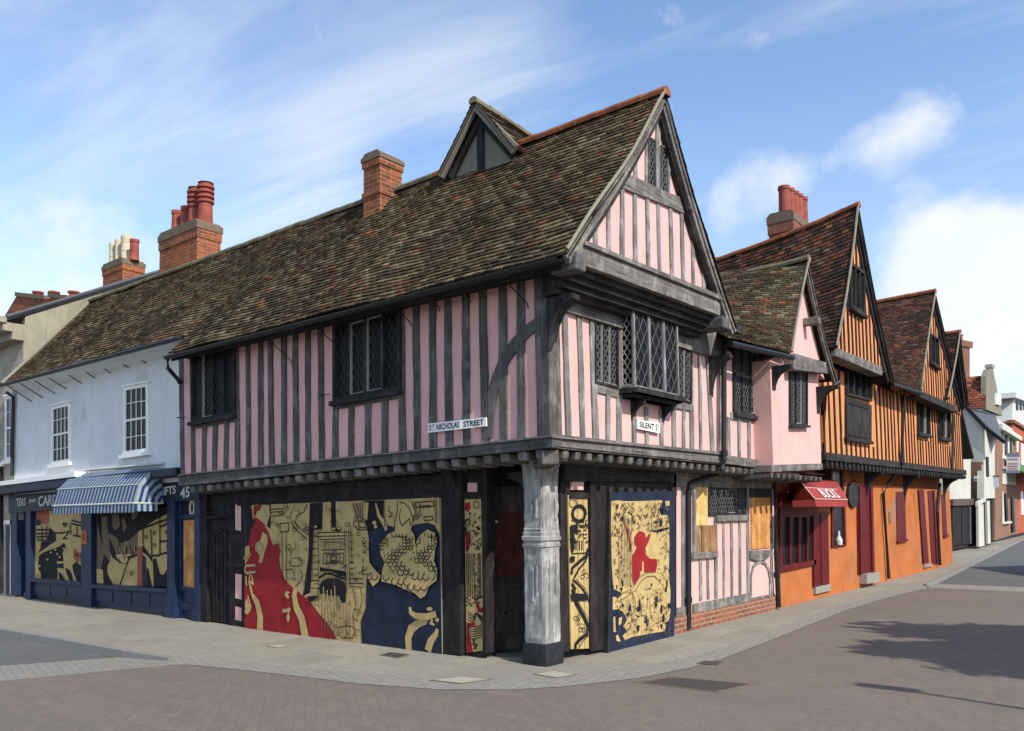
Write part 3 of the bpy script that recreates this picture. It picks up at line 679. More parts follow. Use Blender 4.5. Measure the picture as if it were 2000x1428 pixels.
# sills/bressumers left
def pxl(fr, a, b_): return [fr.px(*a), fr.px(*b_)]
a0, a1 = L1.px(355,928), L1.px(1075,853); c0, c1 = L1.px(355,950), L1.px(1077,875)
b = MB(); b.prism(L1, [(a0[0]-.02, c0[1]), (J+.06, c1[1]), (J+.06, a1[1]+.012), (a0[0]-.02, a0[1]+.012)], -.12, .05)
b.prism(L1, [(a0[0]-.02, a0[1]-.02), (J+.09, a1[1]-.02), (J+.09, a1[1]-.002), (a0[0]-.02, a0[1]-.002)], .05, .08)
b.build('jetty_beam', M['wood_x'], house, bevel=.008)
zj = c1[1]
b = MB(); n = 29
for i in range(n):
    u = Xl+.38+(J-.53-Xl)*i/(n-1); zc = lerp((c0[1],), (c1[1],), i/(n-1))[0]
    w_ = .065
    b.hexa([(u-w_, -J+.0, zc-.115), (u+w_, -J+.0, zc-.115), (u+w_, .05, zc-.13), (u-w_, .05, zc-.13), (u-w_, -J-.015, zc-.012), (u+w_, -J-.015, zc-.012), (u+w_, .05, zc-.004), (u-w_, .05, zc-.004)])
split(b, 'joist', M['wood_y'], house, bevel=.02)
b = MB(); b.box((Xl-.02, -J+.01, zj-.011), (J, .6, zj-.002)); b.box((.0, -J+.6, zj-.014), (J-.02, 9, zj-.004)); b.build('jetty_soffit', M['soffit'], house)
# windows left
leaded(house, L1, w1q, 4, .055, .035, 'dark', bright=(1,), cell=.10, latm='lead_d')
leaded(house, L1, w2q, 4, .06, .035, 'dark', bright=(1, 2), cell=.12, latm='lead_d')
# rails under/over windows
b = MB()
for q in (w1q, w2q): timber(b, L1, (q[0][0], q[0][1]-.07), (q[1][0], q[1][1]-.07), .07, .02)
split(b, 'window_rail', M['wood_x'], house)
# iron eaves straps
b = MB()
for x, y in ((556,673),(640,640),(790,600),(845,570),(905,553),(1018,563)):
    p = L1.px(x, y); q = L1.px(x+16, y+30); b.tube([L1.P(p, .25), L1.P(q, .05), L1.P((q[0]+.005, q[1]-.06), .03)], .008, 6)
for x, y in ((358,817),(635,774)):
    p = L1.px(x, y); b.tube([L1.P(p, .03), L1.P((p[0], p[1]), .12), L1.P((p[0]+.22, p[1]), .10)], .008, 6)
split(b, 'iron_strap', M['iron'], house)
# ---- upper right wall timber
b = MB()
def st(xt, yt, xb_, yb, w=.11, fr=R1, d=.022, cl=None): timber(b, fr, fr.px(xb_, yb), fr.px(xt, yt), w, d, cl=cl)
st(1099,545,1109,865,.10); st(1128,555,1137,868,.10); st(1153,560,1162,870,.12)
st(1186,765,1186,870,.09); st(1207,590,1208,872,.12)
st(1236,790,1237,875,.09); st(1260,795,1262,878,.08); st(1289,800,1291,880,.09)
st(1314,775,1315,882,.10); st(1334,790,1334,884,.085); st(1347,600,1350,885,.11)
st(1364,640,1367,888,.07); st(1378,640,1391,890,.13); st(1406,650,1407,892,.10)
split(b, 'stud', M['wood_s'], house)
b = MB()
timber(b, R1, R1.px(1160,756), R1.px(1206,768), .12, .024); timber(b, R1, R1.px(1312,790), R1.px(1350,797), .11, .024)
# head beam beneath gable
h0, h1 = R1.px(1085,540), R1.px(1410,655)
b.prism(R1, [(h0[0]-.1, 4.12), (h1[0], 4.14), (h1[0], 4.62), (h0[0]-.1, 4.62)], -.05, .06)
split(b, 'wall_rail', M['wood_sy'], house)
a0, a1 = R1.px(1078,852), R1.px(1408,886); c0, c1 = R1.px(1078,876), R1.px(1408,908)
b = MB(); b.prism(R1, [(-J+.0, c0[1]), (c1[0], c1[1]), (a1[0], a1[1]+.02), (-J+.0, a0[1]+.02)], -.12, .05)
b.prism(R1, [(-J-.05, a0[1]-.03), (a1[0], a1[1]-.03), (a1[0], a1[1]-.008), (-J-.05, a0[1]-.008)], .05, .085)
b.prism(R1, [(-J-.0, c0[1]+.02), (c1[0], c1[1]+.02), (c1[0], c1[1]+.035), (-J-.0, c0[1]+.035)], .05, .07)
b.build('jetty_beam', M['wood_y'], house, bevel=.006)
JR1 = c1
# joists right along to the end of the pink row
e0, e1 = FX(J).px(1500, 918), FX(J+.3).px(1603, 915)
b = MB(); n = 26
for i in range(n):
    t = i/(n-1); u = -J+.28+(e0[0]+.0+J-.28)*t; zc = c0[1]+(e0[1]-c0[1])*t; w_ = .055
    b.hexa([(J+.02, u-w_, zc-.115), (J+.02, u+w_, zc-.115), (-.05, u+w_, zc-.13), (-.05, u-w_, zc-.13), (J+.035, u-w_, zc-.014), (J+.035, u+w_, zc-.014), (-.05, u+w_, zc-.004), (-.05, u-w_, zc-.004)])
split(b, 'joist', M['wood'], house, bevel=.025)
# ---- gable
G = FX(.82); GB = FX(.92)
tri = [FX(.72).px(1136,482), FX(.72).px(1420,615), FX(.72).px(1302,205)]
zb_ = G.px(1140,500)[1]
gz0, gz1 = GB.px(1124,500), GB.px(1407,605)
gpoly = [(EY+.35, gz0[1]), (rf[0]-.25, gz1[1]), (RY, RZ-.12)]
b = MB(); b.prism(G, gpoly, -.15, 0); b.build('gable_wall', M['pink'], house)
b = MB()
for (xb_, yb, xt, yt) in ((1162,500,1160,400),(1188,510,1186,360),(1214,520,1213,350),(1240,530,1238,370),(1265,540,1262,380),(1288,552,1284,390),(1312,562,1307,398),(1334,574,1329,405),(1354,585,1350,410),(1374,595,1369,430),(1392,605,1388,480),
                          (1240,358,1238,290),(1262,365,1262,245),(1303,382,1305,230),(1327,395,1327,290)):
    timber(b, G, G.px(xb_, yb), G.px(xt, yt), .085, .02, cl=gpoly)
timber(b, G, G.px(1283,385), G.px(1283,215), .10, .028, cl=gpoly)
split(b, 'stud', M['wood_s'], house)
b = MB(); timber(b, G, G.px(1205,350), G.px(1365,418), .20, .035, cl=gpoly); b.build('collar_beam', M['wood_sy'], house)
leaded(house, G, [G.px(1263,366), G.px(1278,372), G.px(1278,274), G.px(1263,268)], 1, .02, .01, 'wood', bright=(0,), cell=.07, sill=False)
leaded(house, G, [G.px(1288,378), G.px(1302,383), G.px(1302,290), G.px(1288,284)], 1, .02, .01, 'wood', bright=(0,), cell=.07, sill=False)
# tie beam fascia
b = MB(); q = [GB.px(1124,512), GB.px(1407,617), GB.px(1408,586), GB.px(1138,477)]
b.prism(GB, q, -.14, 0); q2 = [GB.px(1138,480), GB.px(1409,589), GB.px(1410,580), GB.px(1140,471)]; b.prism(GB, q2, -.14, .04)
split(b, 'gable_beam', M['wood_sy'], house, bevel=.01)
b = MB()
for i, (d0, dz) in enumerate(((.30, .0), (.24, .07), (.17, .14), (.09, .20))):
    b.prism(R1, [(-J-.1, q[0][1]-dz-.075), (q[1][0], q[1][1]-dz-.075), (q[1][0], q[1][1]-dz+.01), (-J-.1, q[0][1]-dz+.01)], -.02, .1+d0)
split(b, 'gable_cornice', M['dark_y'], house, bevel=.01)
b = MB(); b.hexa([(J+.02,-J,q[0][1]-.0),(.84,-J-.1,q[0][1]-.0),(.84,q[1][0],q[1][1]-.0),(J+.02,q[1][0],q[1][1]-.0),(J+.02,-J,q[0][1]+.03),(.84,-J-.1,q[0][1]+.03),(.84,q[1][0],q[1][1]+.03),(J+.02,q[1][0],q[1][1]+.03)]); b.build('gable_soffit', M['dark_y'], house)
# barge boards (slightly bell-shaped)
def barge(parent, x, pts, w=.17, th=.05, name='barge_board', mt='wood_y', in_=1):
    b = MB(); fr = FX(x); b.prism(fr, stroke(pts, w), -th, 0); b.prism(fr, stroke(pts, w*.3), 0, .022); return b.build(name, M[mt], parent)
def belled(a, c, k, n=8):
    """curve from foot a to apex c sagging by k"""
    out = []
    dx, dz = c[0]-a[0], c[1]-a[1]; l = math.hypot(dx, dz); nx, nz = -dz/l, dx/l
    if nz > 0: nx, nz = -nx, -nz
    for i in range(n+1):
        t = i/n; s = k*4*t*(1-t); out.append((a[0]+dx*t+nx*s, a[1]+dz*t+nz*s))
    return out
fb = FX(vx-.03)
barge(house, vx-.03, belled((rf[0]-.03, rf[1]-.06), (RY+.02, RZ-.10), .09), .19)
barge(house, vx-.03, belled((lf[0]+.03, lf[1]-.07), (RY-.02, RZ-.10), .06), .10, mt='wood_sy')
b = MB()  # dark boards set behind the barges, standing in for their shadow
b.prism(FX(.90), stroke(belled((rf[0]-.13, rf[1]-.04), (RY+.0, RZ-.20), .09), .12), -.1, 0); b.prism(FX(.90), stroke(belled((lf[0]+.2, lf[1]-.02), (RY, RZ-.22), .06), .08), -.1, 0)
split(b, 'rake_shadow_board', M['dark_y'], house)
# verge mortar right edge + purlin ends
b = MB()
for (x, y) in ((1347,403),):
    p = FX(.9).px(x, y); b.prism(FX(.9), [(p[0]-.08, p[1]-.09), (p[0]+.08, p[1]-.09), (p[0]+.08, p[1]+.09), (p[0]-.08, p[1]+.09)], -.2, .06)
p = FX(.95).px(1130,510); b.prism(FX(.95), [(p[0]-.12, p[1]-.12), (p[0]+.08, p[1]-.12), (p[0]+.08, p[1]+.08), (p[0]-.12, p[1]+.08)], -.3, .05)
p = FX(.95).px(1415,632); b.prism(FX(.95), [(p[0]-.15, p[1]-.09), (p[0]+.10, p[1]-.09), (p[0]+.10, p[1]+.07), (p[0]-.15, p[1]+.09)], -.3, .05)
split(b, 'purlin_end', M['wood_x'], house, bevel=.02)
# corner brackets under the gable
def bracket(mb, fr, u, z, h, d, w=.1, n=8):
    """curved bracket in vertical plane perpendicular to wall"""
    pts = [(0, z), (d, z), (d, z-.06)] + [(d*(1-math.sin(a))+.02, z-.06-(h-.06)*(1-math.cos(a))) for a in [math.pi/2*i/n for i in range(1, n+1)]] + [(0, z-h)]
    f2 = F(fr.P((u-w/2, z)), fr.n, fr.u); f2.o.z = 0
    mb.prism(f2, [(p[0], p[1]) for p in pts], 0, w)
b = MB(); bracket(b, R1, -J+.03, 4.22, .62, .36, .16); bracket(b, R1, R1.px(1385,700)[0], 4.14, .62, .36, .14); split(b, 'eaves_bracket', M['dark'], house, bevel=.01)
# window strips either side of the bay
qa = [R1.px(1158,748), R1.px(1204,760), R1.px(1204,583), R1.px(1158,571)]
leaded(house, R1, qa, 3, .03, .02, 'dark', bright=(0,1,2), cell=.085, sill=False)
qc = [R1.px(1322,782), R1.px(1347,789), R1.px(1347,640), R1.px(1322,630)]
leaded(house, R1, qc, 2, .03, .02, 'dark', bright=(0,1), cell=.085, sill=False)
# ---- bay (oriel)
D = .22
u0 = R1.px(1213,750)[0]; u1 = R1.px(1336,780)[0]
FB = R1.off(D)
ua = FB.px(1240,755)[0]; ub = FB.px(1327,780)[0]; zlo = FB.px(1243,757)[1]; zhi = FB.px(1243,597)[1]
us = min(u0, ua)-.01
bay = MB()
A = R1.P((us, 0)); Bp = FB.P((ua, 0)); Cp = FB.P((ub, 0)); Dp = R1.P((ub+.20, 0))
pl = [A, Bp, Cp, Dp]
c_ = MB(); c_.slabz([p.to_2d() for p in (A+Vector((0,-.05,0)), Bp+Vector((.07,-.04,0)), Cp+Vector((.07,.05,0)), Dp+Vector((0,.06,0)))], zlo-.07, zlo-.0)
c_.slabz([p.to_2d() for p in (A+Vector((0,.02,0)), Bp+Vector((-.03,.02,0)), Cp+Vector((-.03,-.02,0)), Dp)], zlo-.12, zlo-.07)
oriel = c_.build('oriel_window', M['dark'], house, bevel=.008)
c_ = MB(); c_.slabz([p.to_2d() for p in (A, Bp, Cp, Dp)], zhi, zhi+.12); c_.build('head_board', M['dark'], oriel)
for a, c, k in ((A, Bp, 1), (Bp, Cp, 3), (Cp, Dp, 1)):
    dirv = (c-a).to_3d(); dirv.z = 0; L_ = dirv.length; nrm = Vector((dirv.y, -dirv.x, 0)).normalized()
    if nrm.x < 0 and k == 3: nrm = -nrm
    if k == 1 and nrm.dot(Vector((1,0,0))) < 0: nrm = -nrm
    fr = F((a.x, a.y, 0), dirv, nrm)
    # frame + panes as sub-parts of the oriel
    q = [(0,zlo),(L_,zlo),(L_,zhi),(0,zhi)]
    f = MB(); ft = .035
    f.prism(fr, [(0,zlo),(L_,zlo),(L_,zlo+ft),(0,zlo+ft)], -.04, 0); f.prism(fr, [(0,zhi-ft),(L_,zhi-ft),(L_,zhi),(0,zhi)], -.04, 0)
    for i in range(k+1):
        s = L_*i/k; s0 = max(0, s-.026); s1 = min(L_, s+.026)
        f.prism(fr, [(s0,zlo+ft),(s1,zlo+ft),(s1,zhi-ft),(s0,zhi-ft)], -.04, .004)
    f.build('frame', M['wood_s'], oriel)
    f = MB(); f.prism(fr, [(.02,zlo+.02),(L_-.02,zlo+.02),(L_-.02,zhi-.02),(.02,zhi-.02)], -.032, -.022); f.build('pane', M['glass'], oriel)
    l = MB(); hw = .0045
    for i in range(k):
        x0 = L_*i/k+.028; x1 = L_*(i+1)/k-.028; w_ = x1-x0; h_ = zhi-zlo-2*ft; n_ = 2; cx = w_/n_; cz = cx*1.5
        for kk in range(-n_-2, int(h_/cz)+n_+4):
            for sg in (1, -1):
                p = clip(stroke([(0, kk*cz), (w_, kk*cz+sg*n_*cz)], hw*2), [(0,0),(w_,0),(w_,h_),(0,h_)])
                if len(p) > 2: l.prism(fr, [(x0+x, zlo+ft+z) for x, z in p], -.022, -.016)
        if k == 1 or i == 1:
            e = .014
            for qq in ([(x0,zlo+ft),(x0+e,zlo+ft),(x0+e,zhi-ft),(x0,zhi-ft)], [(x1-e,zlo+ft),(x1,zlo+ft),(x1,zhi-ft),(x1-e,zhi-ft)], [(x0+e,zlo+ft),(x1-e,zlo+ft),(x1-e,zlo+ft+e),(x0+e,zlo+ft+e)], [(x0+e,zhi-ft-e),(x1-e,zhi-ft-e),(x1-e,zhi-ft),(x0+e,zhi-ft)]): l.prism(fr, qq, -.022, -.006)
    l.build('leading', M['frame_w'] if k != 3 else M['lead'], oriel)
b = MB(); bracket(b, R1, R1.px(1234,800)[0], zlo-.12, .26, .2, .06); bracket(b, R1, R1.px(1292,805)[0], zlo-.12, .26, .2, .06); split(b, 'bracket', M['dark'], oriel)
# ---- downpipe at the end of the corner block
b = MB(); P1 = FX(J+.12)
def pz(fr, x, y): return fr.P(fr.px(x, y))
b.tube([pz(P1,1432,648), pz(P1,1424,662), pz(P1,1414,672), pz(P1,1414,900), pz(P1,1413,912), pz(FX(.16),1400,925), pz(FX(.08),1348,945), pz(FX(.06),1345,960), pz(FX(.06),1345,1228)], .042, 10)
for (fr, x, y) in ((P1,1414,702),(P1,1414,885),(FX(.06),1345,1172)): 
    p = pz(fr, x, y); b.tube([p+Vector((0,0,.04)), p-Vector((0,0,.04))], .055, 10)
p = pz(P1,1432,645); b.box(p-Vector((.09,.09,.05)), p+Vector((.09,.09,.06)))
b.build('downpipe', M['iron'], house)
# ---- dormer gablet on the ridge
DY = 1.24; FD = FY(DY)
A_ = FD.px(940,206); fl_ = FD.px(872,340); fr_ = FD.px(1018,288)
b = MB(); fp = [FD.px(892,336), FD.px(1016,303), FD.px(940,228)]
b.prism(FD, [(fl_[0]+.06, 6.35), (fr_[0]-.1, 6.35), (fr_[0]-.1, fr_[1]-.02), (A_[0], A_[1]-.12), (fl_[0]+.06, fl_[1]-.02)], -.2, 0)
dormer = b.build('gablet', M['dormer'], house)
b = MB(); tl_ = (fl_[0], DY-.18, fl_[1]-.05); tr_ = (fr_[0], DY-.18, fr_[1]-.05); ta = (A_[0], DY-.18, A_[1])
tiles(b, [tr_, (fr_[0], 5.5, fr_[1]-.05), (A_[0], 5.5, A_[1]-.25), ta], PAL_MOSS, tw=.2)
tiles(b, [tl_, (fl_[0], 5.5, fl_[1]-.05), (A_[0], 5.5, A_[1]-.25), ta], PAL_MOSS, tw=.2)
split(b, 'gablet_roof', M['tile'], dormer)
b = MB(); b.prism(FY(DY-.16), stroke([(fl_[0], fl_[1]-.08), (A_[0], A_[1]-.07), (fr_[0], fr_[1]-.08)], .15), -.05, 0); b.build('barge_board', M['mortar'], dormer)
b = MB(); b.prism(FY(DY-.02), [(A_[0]-.06,6.3),(A_[0]+.06,6.3),(A_[0]+.06,A_[1]-.1),(A_[0]-.06,A_[1]-.1)], -.05, .02); b.prism(FY(DY-.06), stroke([(fl_[0]+.12, fl_[1]-.1), (A_[0], A_[1]-.24), (fr_[0]-.12, fr_[1]-.1)], .12), -.05, 0); split(b, 'stud', M['dark'], dormer)
b = MB(); ridge(b, (A_[0], DY-.2, A_[1]+.02), (A_[0], 5.5, A_[1]-.2), .07); b.build('ridge_tiles', M['ridge_m'], dormer)
# chimneys of this house
chimney(house, 710, 742, 785, 296, 1.10, 6.3, 'brick', capz=.20, band=.62)
# ================= second bay of the pink row (window bay + small plain gable)
row = thing('small_gabled_house', 'narrow pink house with plain gable and mossy roof, between corner house and orange row', 'house', (0,5.5,-.05))
R2 = FX(J-.02); R3 = FX(J+.30)
v3 = .90
sa = FX(v3).px(1580,505); sl = FX(v3).px(1545,690); sr = FX(v3).px(1637,742)
b = MB()
b.prism(R2, [R2.px(1408,900), R2.px(1510,915), (R2.px(1510,915)[0], 4.35), (R2.px(1408,900)[0], 4.35)], -.16, 0)
w3b = [R3.px(1507,908), R3.px(1603,905)]; sy0 = R3.px(1510,900)[0]; sy1 = R3.px(1604,900)[0]
b.prism(R3, [(sy0, w3b[0][1]), (sy1, w3b[1][1]), (sy1, 4.4), (sr[0]-.25, sr[1]-.0), (sa[0], sa[1]-.15), (sl[0]+.05, sl[1]+.05), (sy0, 4.3)], -.5, 0)
b.build('upper_wall', M['pink'], row)
b = MB()
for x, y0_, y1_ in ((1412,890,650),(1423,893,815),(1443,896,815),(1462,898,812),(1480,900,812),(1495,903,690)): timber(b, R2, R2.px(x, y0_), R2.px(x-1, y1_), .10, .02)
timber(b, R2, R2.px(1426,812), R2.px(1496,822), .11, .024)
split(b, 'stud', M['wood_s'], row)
q = [R2.px(1430,808), R2.px(1493,818), R2.px(1493,690), R2.px(1430,670)]
leaded(row, R2, q, 4, .05, .02, 'dark', bright=(2,), cell=.10)
q = [R3.px(1540,832), R3.px(1574,832), R3.px(1574,716), R3.px(1540,712)]
leaded(row, R3, q, 3, .035, .02, 'dark', bright=(1,), cell=.08)
b = MB(); a0, a1 = R2.px(1406,888), R2.px(1512,904); b.prism(R2, [(a0[0], a0[1]-.14), (a1[0], a1[1]-.14), (a1[0], a1[1]), (a0[0], a0[1])], -.1, .055)
a0, a1 = R3.px(1505,908), R3.px(1604,905); b.prism(R3, [(a0[0], a0[1]-.12), (a1[0]+.02, a1[1]-.12), (a1[0]+.02, a1[1]+.0), (a0[0], a0[1]+.0)], -.4, .02)
b.build('jetty_beam', M['wood_y'], row, bevel=.006)
JZ = a0[1]-.12
b = MB(); n = 10
for i in range(n):
    u = a0[0]+.06+(a1[0]-a0[0]-.12)*i/(n-1); w_ = .05; zc = JZ
    b.hexa([(R3.o.x+.0, u-w_, zc-.10), (R3.o.x, u+w_, zc-.10), (-.05, u+w_, zc-.12), (-.05, u-w_, zc-.12), (R3.o.x+.02, u-w_, zc-.012), (R3.o.x+.02, u+w_, zc-.012), (-.05, u+w_, zc-.004), (-.05, u-w_, zc-.004)])
split(b, 'joist', M['wood'], row, bevel=.02)
# its roof
b = MB()
lo0 = (v3-.12, rf[0]+.05, rf[1]-.12); lo1 = (v3, sl[0], sl[1]); hi1 = (v3, sa[0], sa[1]); hi0 = (-2.3, sa[0], sa[1]+.10)
S2, n2_ = tiles(b, [lo0, lo1, hi1, hi0], PAL_MOSS, bell=.10, gauge=.088, tw=.15)
tiles(b, [(v3, sr[0], sr[1]), (-2.3, sr[0], sr[1]+.1), (-2.3, sa[0], sa[1]+.1), (v3, sa[0], sa[1])], PAL_MOSS, tw=.3, gauge=.2, bell=.08)
r2 = b.build('roof', M['tile'], row)
b = MB(); ridge(b, (v3+.01, sa[0], sa[1]+.02), (-2.3, sa[0], sa[1]+.12), .08, sagf=lambda t: -.10*math.sin(math.pi*t)); b.build('ridge_tiles', M['ridge_m'], r2)
b = MB(); b.tube([S2(1, t/10)+n2_*.03+Vector((.005,0,0)) for t in range(11)], .025, 6); b.build('verge_mortar', M['mortar'], r2)
barge(row, v3-.03, belled((sr[0]-.02, sr[1]-.03), (sa[0]+.01, sa[1]-.10), .10), .17)
b = MB(); q = [FX(J+.5).px(1552,722), FX(J+.5).px(1618,730), FX(J+.5).px(1614,708), FX(J+.5).px(1552,690)]; b.prism(FX(J+.5), q, -.22, 0)
p = FX(.98).px(1598,626); b.prism(FX(.98), [(p[0]-.07, p[1]-.07), (p[0]+.07, p[1]-.07), (p[0]+.07, p[1]+.07), (p[0]-.07, p[1]+.07)], -.3, .03)
split(b, 'gable_beam', M['wood_y'], row, bevel=.015)
b = MB(); bracket(b, R3, sy0+.12, 4.2, .40, .32, .12); bracket(b, R3, R3.px(1597,800)[0], 4.1, .5, .4, .12); split(b, 'eaves_bracket', M['dark'], row)
b = MB(); g0 = Vector(lo0)+Vector((.04,.05,-.08)); g1 = Vector(lo1)+Vector((.02,0,-.08)); b.tube([g0, g1], .05, 8)
Pp = FX(J+.32); b.tube([pz(FX(.95),1640,745), pz(FX(.8),1612,768), pz(FX(.5),1610,800), pz(FX(.5),1610,890)], .038, 8); split(b, 'gutter', M['iron'], row)
# hidden backs closing both blocks
b = MB(); b.box((-4.0, rf[0]-.3, 2.4), (.3, sy1-.02, 4.4)); b.build('rear_wall', M['pink'], row)
b = MB(); b.box((xe, -.2, 2.5), (-.2, rf[0]-.35, 4.5)); b.build('core_wall', M['pink'], house)
# ================================================================== GROUND FLOOR, left street (plane y=0)
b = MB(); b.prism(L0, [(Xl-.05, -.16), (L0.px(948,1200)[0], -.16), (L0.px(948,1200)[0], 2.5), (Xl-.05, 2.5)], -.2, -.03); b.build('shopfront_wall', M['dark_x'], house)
b = MB()
def T(fr, pts, d0, d1, mi=0): b.prism(fr, [fr.px(*p) for p in pts], d0, d1, mi)
T(L0, [(456,985),(870,968),(870,925),(456,955)], -.03, .05); T(L0, [(456,952),(870,922),(870,912),(456,944)], -.03, .10); T(L0, [(395,968),(870,932),(870,928),(395,964)], .05, .07)
T(L0, [(470,988),(868,972),(868,967),(470,984)], -.03, .075)
split(b, 'shopfront_beam', M['dark_x'], house, bevel=.006)
b = MB(); T(L0, [(870,1277),(906,1279),(906,880),(868,880)], -.15, .06); T(L0, [(945,1277),(953,1277),(953,880),(945,880)], -.15, .03); T(L0, [(461,1222),(487,1227),(487,940),(461,940)], -.15, .03); T(L0, [(392,1216),(410,1219),(408,960),(392,960)], -.15, .05)
T(L0, [(452,1222),(461,1222),(460,1000),(452,1000)], -.15, .04)
split(b, 'shopfront_post', M['black_wood'], house, bevel=.01)
b = MB(); T(L0, [(463,1035),(474,1037),(474,981),(463,982)], .031, .034); T(L0, [(463,1168),(475,1171),(475,1122),(463,1120)], .031, .034); T(L0, [(463,1210),(475,1213),(475,1187),(463,1184)], .031, .034); T(L0, [(912,961),(930,961),(930,943),(912,943)], -.03, -.012)
T(R0f, [(1117,957),(1140,957),(1140,941),(1117,941)], -.03, .0)
split(b, 'plaster_panel', M['pink'], house)
b = MB(); T(L0, [(904,1278),(946,1278),(946,962),(904,962)], -.1, -.035); T(L0, [(905,975),(945,974),(945,962),(905,962)], -.035, .02); b.build('panel_backing', M['black_wood'], house)
# planked door
b = MB(); T(L0, [(410,1218),(452,1223),(452,1010),(410,1012)], -.14, -.02)
for i in range(5):
    x = 414+i*7.6; top = 1052-12*math.sin(math.pi*(i+.5)/5); T(L0, [(x,1212+i),(x+5.5,1213+i),(x+5.5,top),(x+2.7,top-8),(x,top)], -.02, .0)
T(L0, [(408,1013),(455,1010),(455,1006),(408,1009)], -.02, .06)
dr = b.build('planked_door', M['black_wood'], house)
b = MB(); b.prism(L0, stroke([L0.px(x, y) for x, y in ((412,1130),(412,1068),(418,1048),(431,1035),(444,1047),(450,1067),(451,1130))], .03), -.02, .015); b.build('door_arch', M['dark'], dr)
# ---- entrance behind the post (canted wall)
oC = CAM + fh*11.0; FC = F((oC.x, oC.y, 0), fh.cross(Vector((0,0,1))), -fh)
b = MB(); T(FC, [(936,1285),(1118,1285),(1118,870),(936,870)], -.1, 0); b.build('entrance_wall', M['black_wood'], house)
b = MB(); T(FC, [(952,1270),(1024,1270),(1024,950),(952,950)], 0, .02)
for q in ([(958,1265),(1018,1265),(1018,1258),(958,1258)], [(958,1200),(1018,1200),(1018,1192),(958,1192)], [(958,1146),(1018,1146),(1018,1138),(958,1138)], [(958,1265),(964,1265),(964,1138),(958,1138)], [(985,1258),(992,1258),(992,1146),(985,1146)], [(951,1270),(957,1270),(957,945),(951,945)]): T(FC, q, .02, .045)
ed = b.build('entrance_door', M['door'], house)
b = MB(); T(FC, [(955,1127),(1022,1127),(1022,998),(955,998)], .022, .035); b.build('door_board', M['redboard'], ed)
b = MB(); T(FC, [(959,1021),(972,1021),(972,1017),(959,1017)], .036, .04); b.build('paper_strip', M['white'], ed)
b = MB(); T(FC, [(1098,1270),(1112,1270),(1112,900),(1098,900)], 0, .06); b.build('door_jamb', M['dark'], house)
b = MB(); b.slabz([(L0.px(948,1200)[0], .02), (.0, R0f.px(1112,1200)[0]), (-.9, R0f.px(1112,1200)[0]+.4), (L0.px(948,1200)[0]-.2, 1.0)], -.12, -.035); b.build('doorstep', M['mortar'], house)
# ---- corner post
xl_ = L0.px(1022,1200)[0]; yr_ = R0f.px(1097,1200)[0]
def ringpost(mb, prof, x0, x1, y0, y1, jit=.006, sub=5, mi=0):
    rows = []
    for z, g, in prof:
        ring = []
        cs = [(x1, y0), (x1, y1), (x0, y1), (x0, y0)]
        for k in range(4):
            a, c = cs[k], cs[(k+1)%4]
            for i in range(sub):
                t = i/sub; p = Vector((a[0]+(c[0]-a[0])*t, a[1]+(c[1]-a[1])*t, z)); ctr = Vector(((x0+x1)/2, (y0+y1)/2, z))
                d = (p-ctr); d2 = d.normalized(); rr = .018 if i == 0 else 0
                p = p + d2*(g - rr + jit*noise.noise(p*9)*1.6 + jit*noise.noise(p*31)); ring.append(p)
        rows.append(ring)
    n = len(rows[0]); base = len(mb.v)
    for r in rows: mb.v += r
    for i in range(len(rows)-1):
        for k in range(n):
            mb.f.append((base+i*n+k, base+i*n+(k+1)%n, base+(i+1)*n+(k+1)%n, base+(i+1)*n+k)); mb.m.append(mi); mb.c.append(None)
    mb.f.append(tuple(base+(len(rows)-1)*n+k for k in range(n))); mb.m.append(mi); mb.c.append(None)
prof = [(.16+.055*i, 0) for i in range(24)]
zc = L0.px(1060,1052)[1]
prof = [(z, g) for z, g in prof if z < zc-.16]
prof += [(zc-.15, .0), (zc-.11, .004), (zc-.10, .018), (zc-.07, .02), (zc-.065, .005), (zc-.03, .004), (zc-.025, .024), (zc+.02, .026), (zc+.03, .008), (zc+.07, .012), (zc+.09, .0)]
z = zc+.15
while z < 2.36: prof.append((z, -.006+.03*max(0, (z-2.0)/.4)**2)); z += .06
prof.append((2.38, .03))
b = MB(); ringpost(b, prof, xl_, .0, .0, yr_, .006, 8)
pst = b.build('corner_post', M['post'], house)
b = MB()   # carved mouldings on the two street faces
for (x0, x1, ya, yb) in ((1040,1043,1110,1175),(1048,1050,1105,1165),(1036,1040,975,1010),(1046,1049,975,1012)):
    q = [L0.px(x0, yb), L0.px(x1, yb), L0.px(x1, ya), L0.px(x0, ya)]; b.prism(L0, q, -.01, .014)
for (x0, x1, ya, yb) in ((1072,1075,1080,1235),(1084,1086,1075,1160),(1083,1088,975,1015)):
    q = [R0f.px(x0, yb), R0f.px(x1, yb), R0f.px(x1, ya), R0f.px(x0, ya)]; b.prism(R0f, q, -.01, .012)
for i in range(9):
    u = xl_+.03+i*(-xl_-.05)/9; b.prism(L0, [(u, zc+.10), (u+.014, zc+.10), (u+.014, zc+.125), (u, zc+.125)], -.01, .012)
split(b, 'carved_moulding', M['post'], pst, bevel=.004)
b = MB(); ringpost(b, [(-.16, .02), (.0, .022), (.12, .018), (.19, .012), (.21, .002)], xl_-.01, .012, -.012, yr_+.012, .008, 6); b.build('tarred_base', M['tar'], pst)
b = MB(); b.hexa([(-.19,-J+.0,2.22),(J-.06,-J+.0-.0,2.22),(J-.06,.1,2.22),(-.19,.1,2.22),(-.19,-J+.0,2.36),(J-.05,-J,2.36),(J-.05,.1,2.36),(-.19,.1,2.36)]) if False else None
dx = Vector((1,-1,0)).normalized(); sx = Vector((1,1,0)).normalized()
e0 = Vector((-.3,.3,0)); e1_ = Vector((J-.02,-J+.02,0))
zt_ = zj-.016
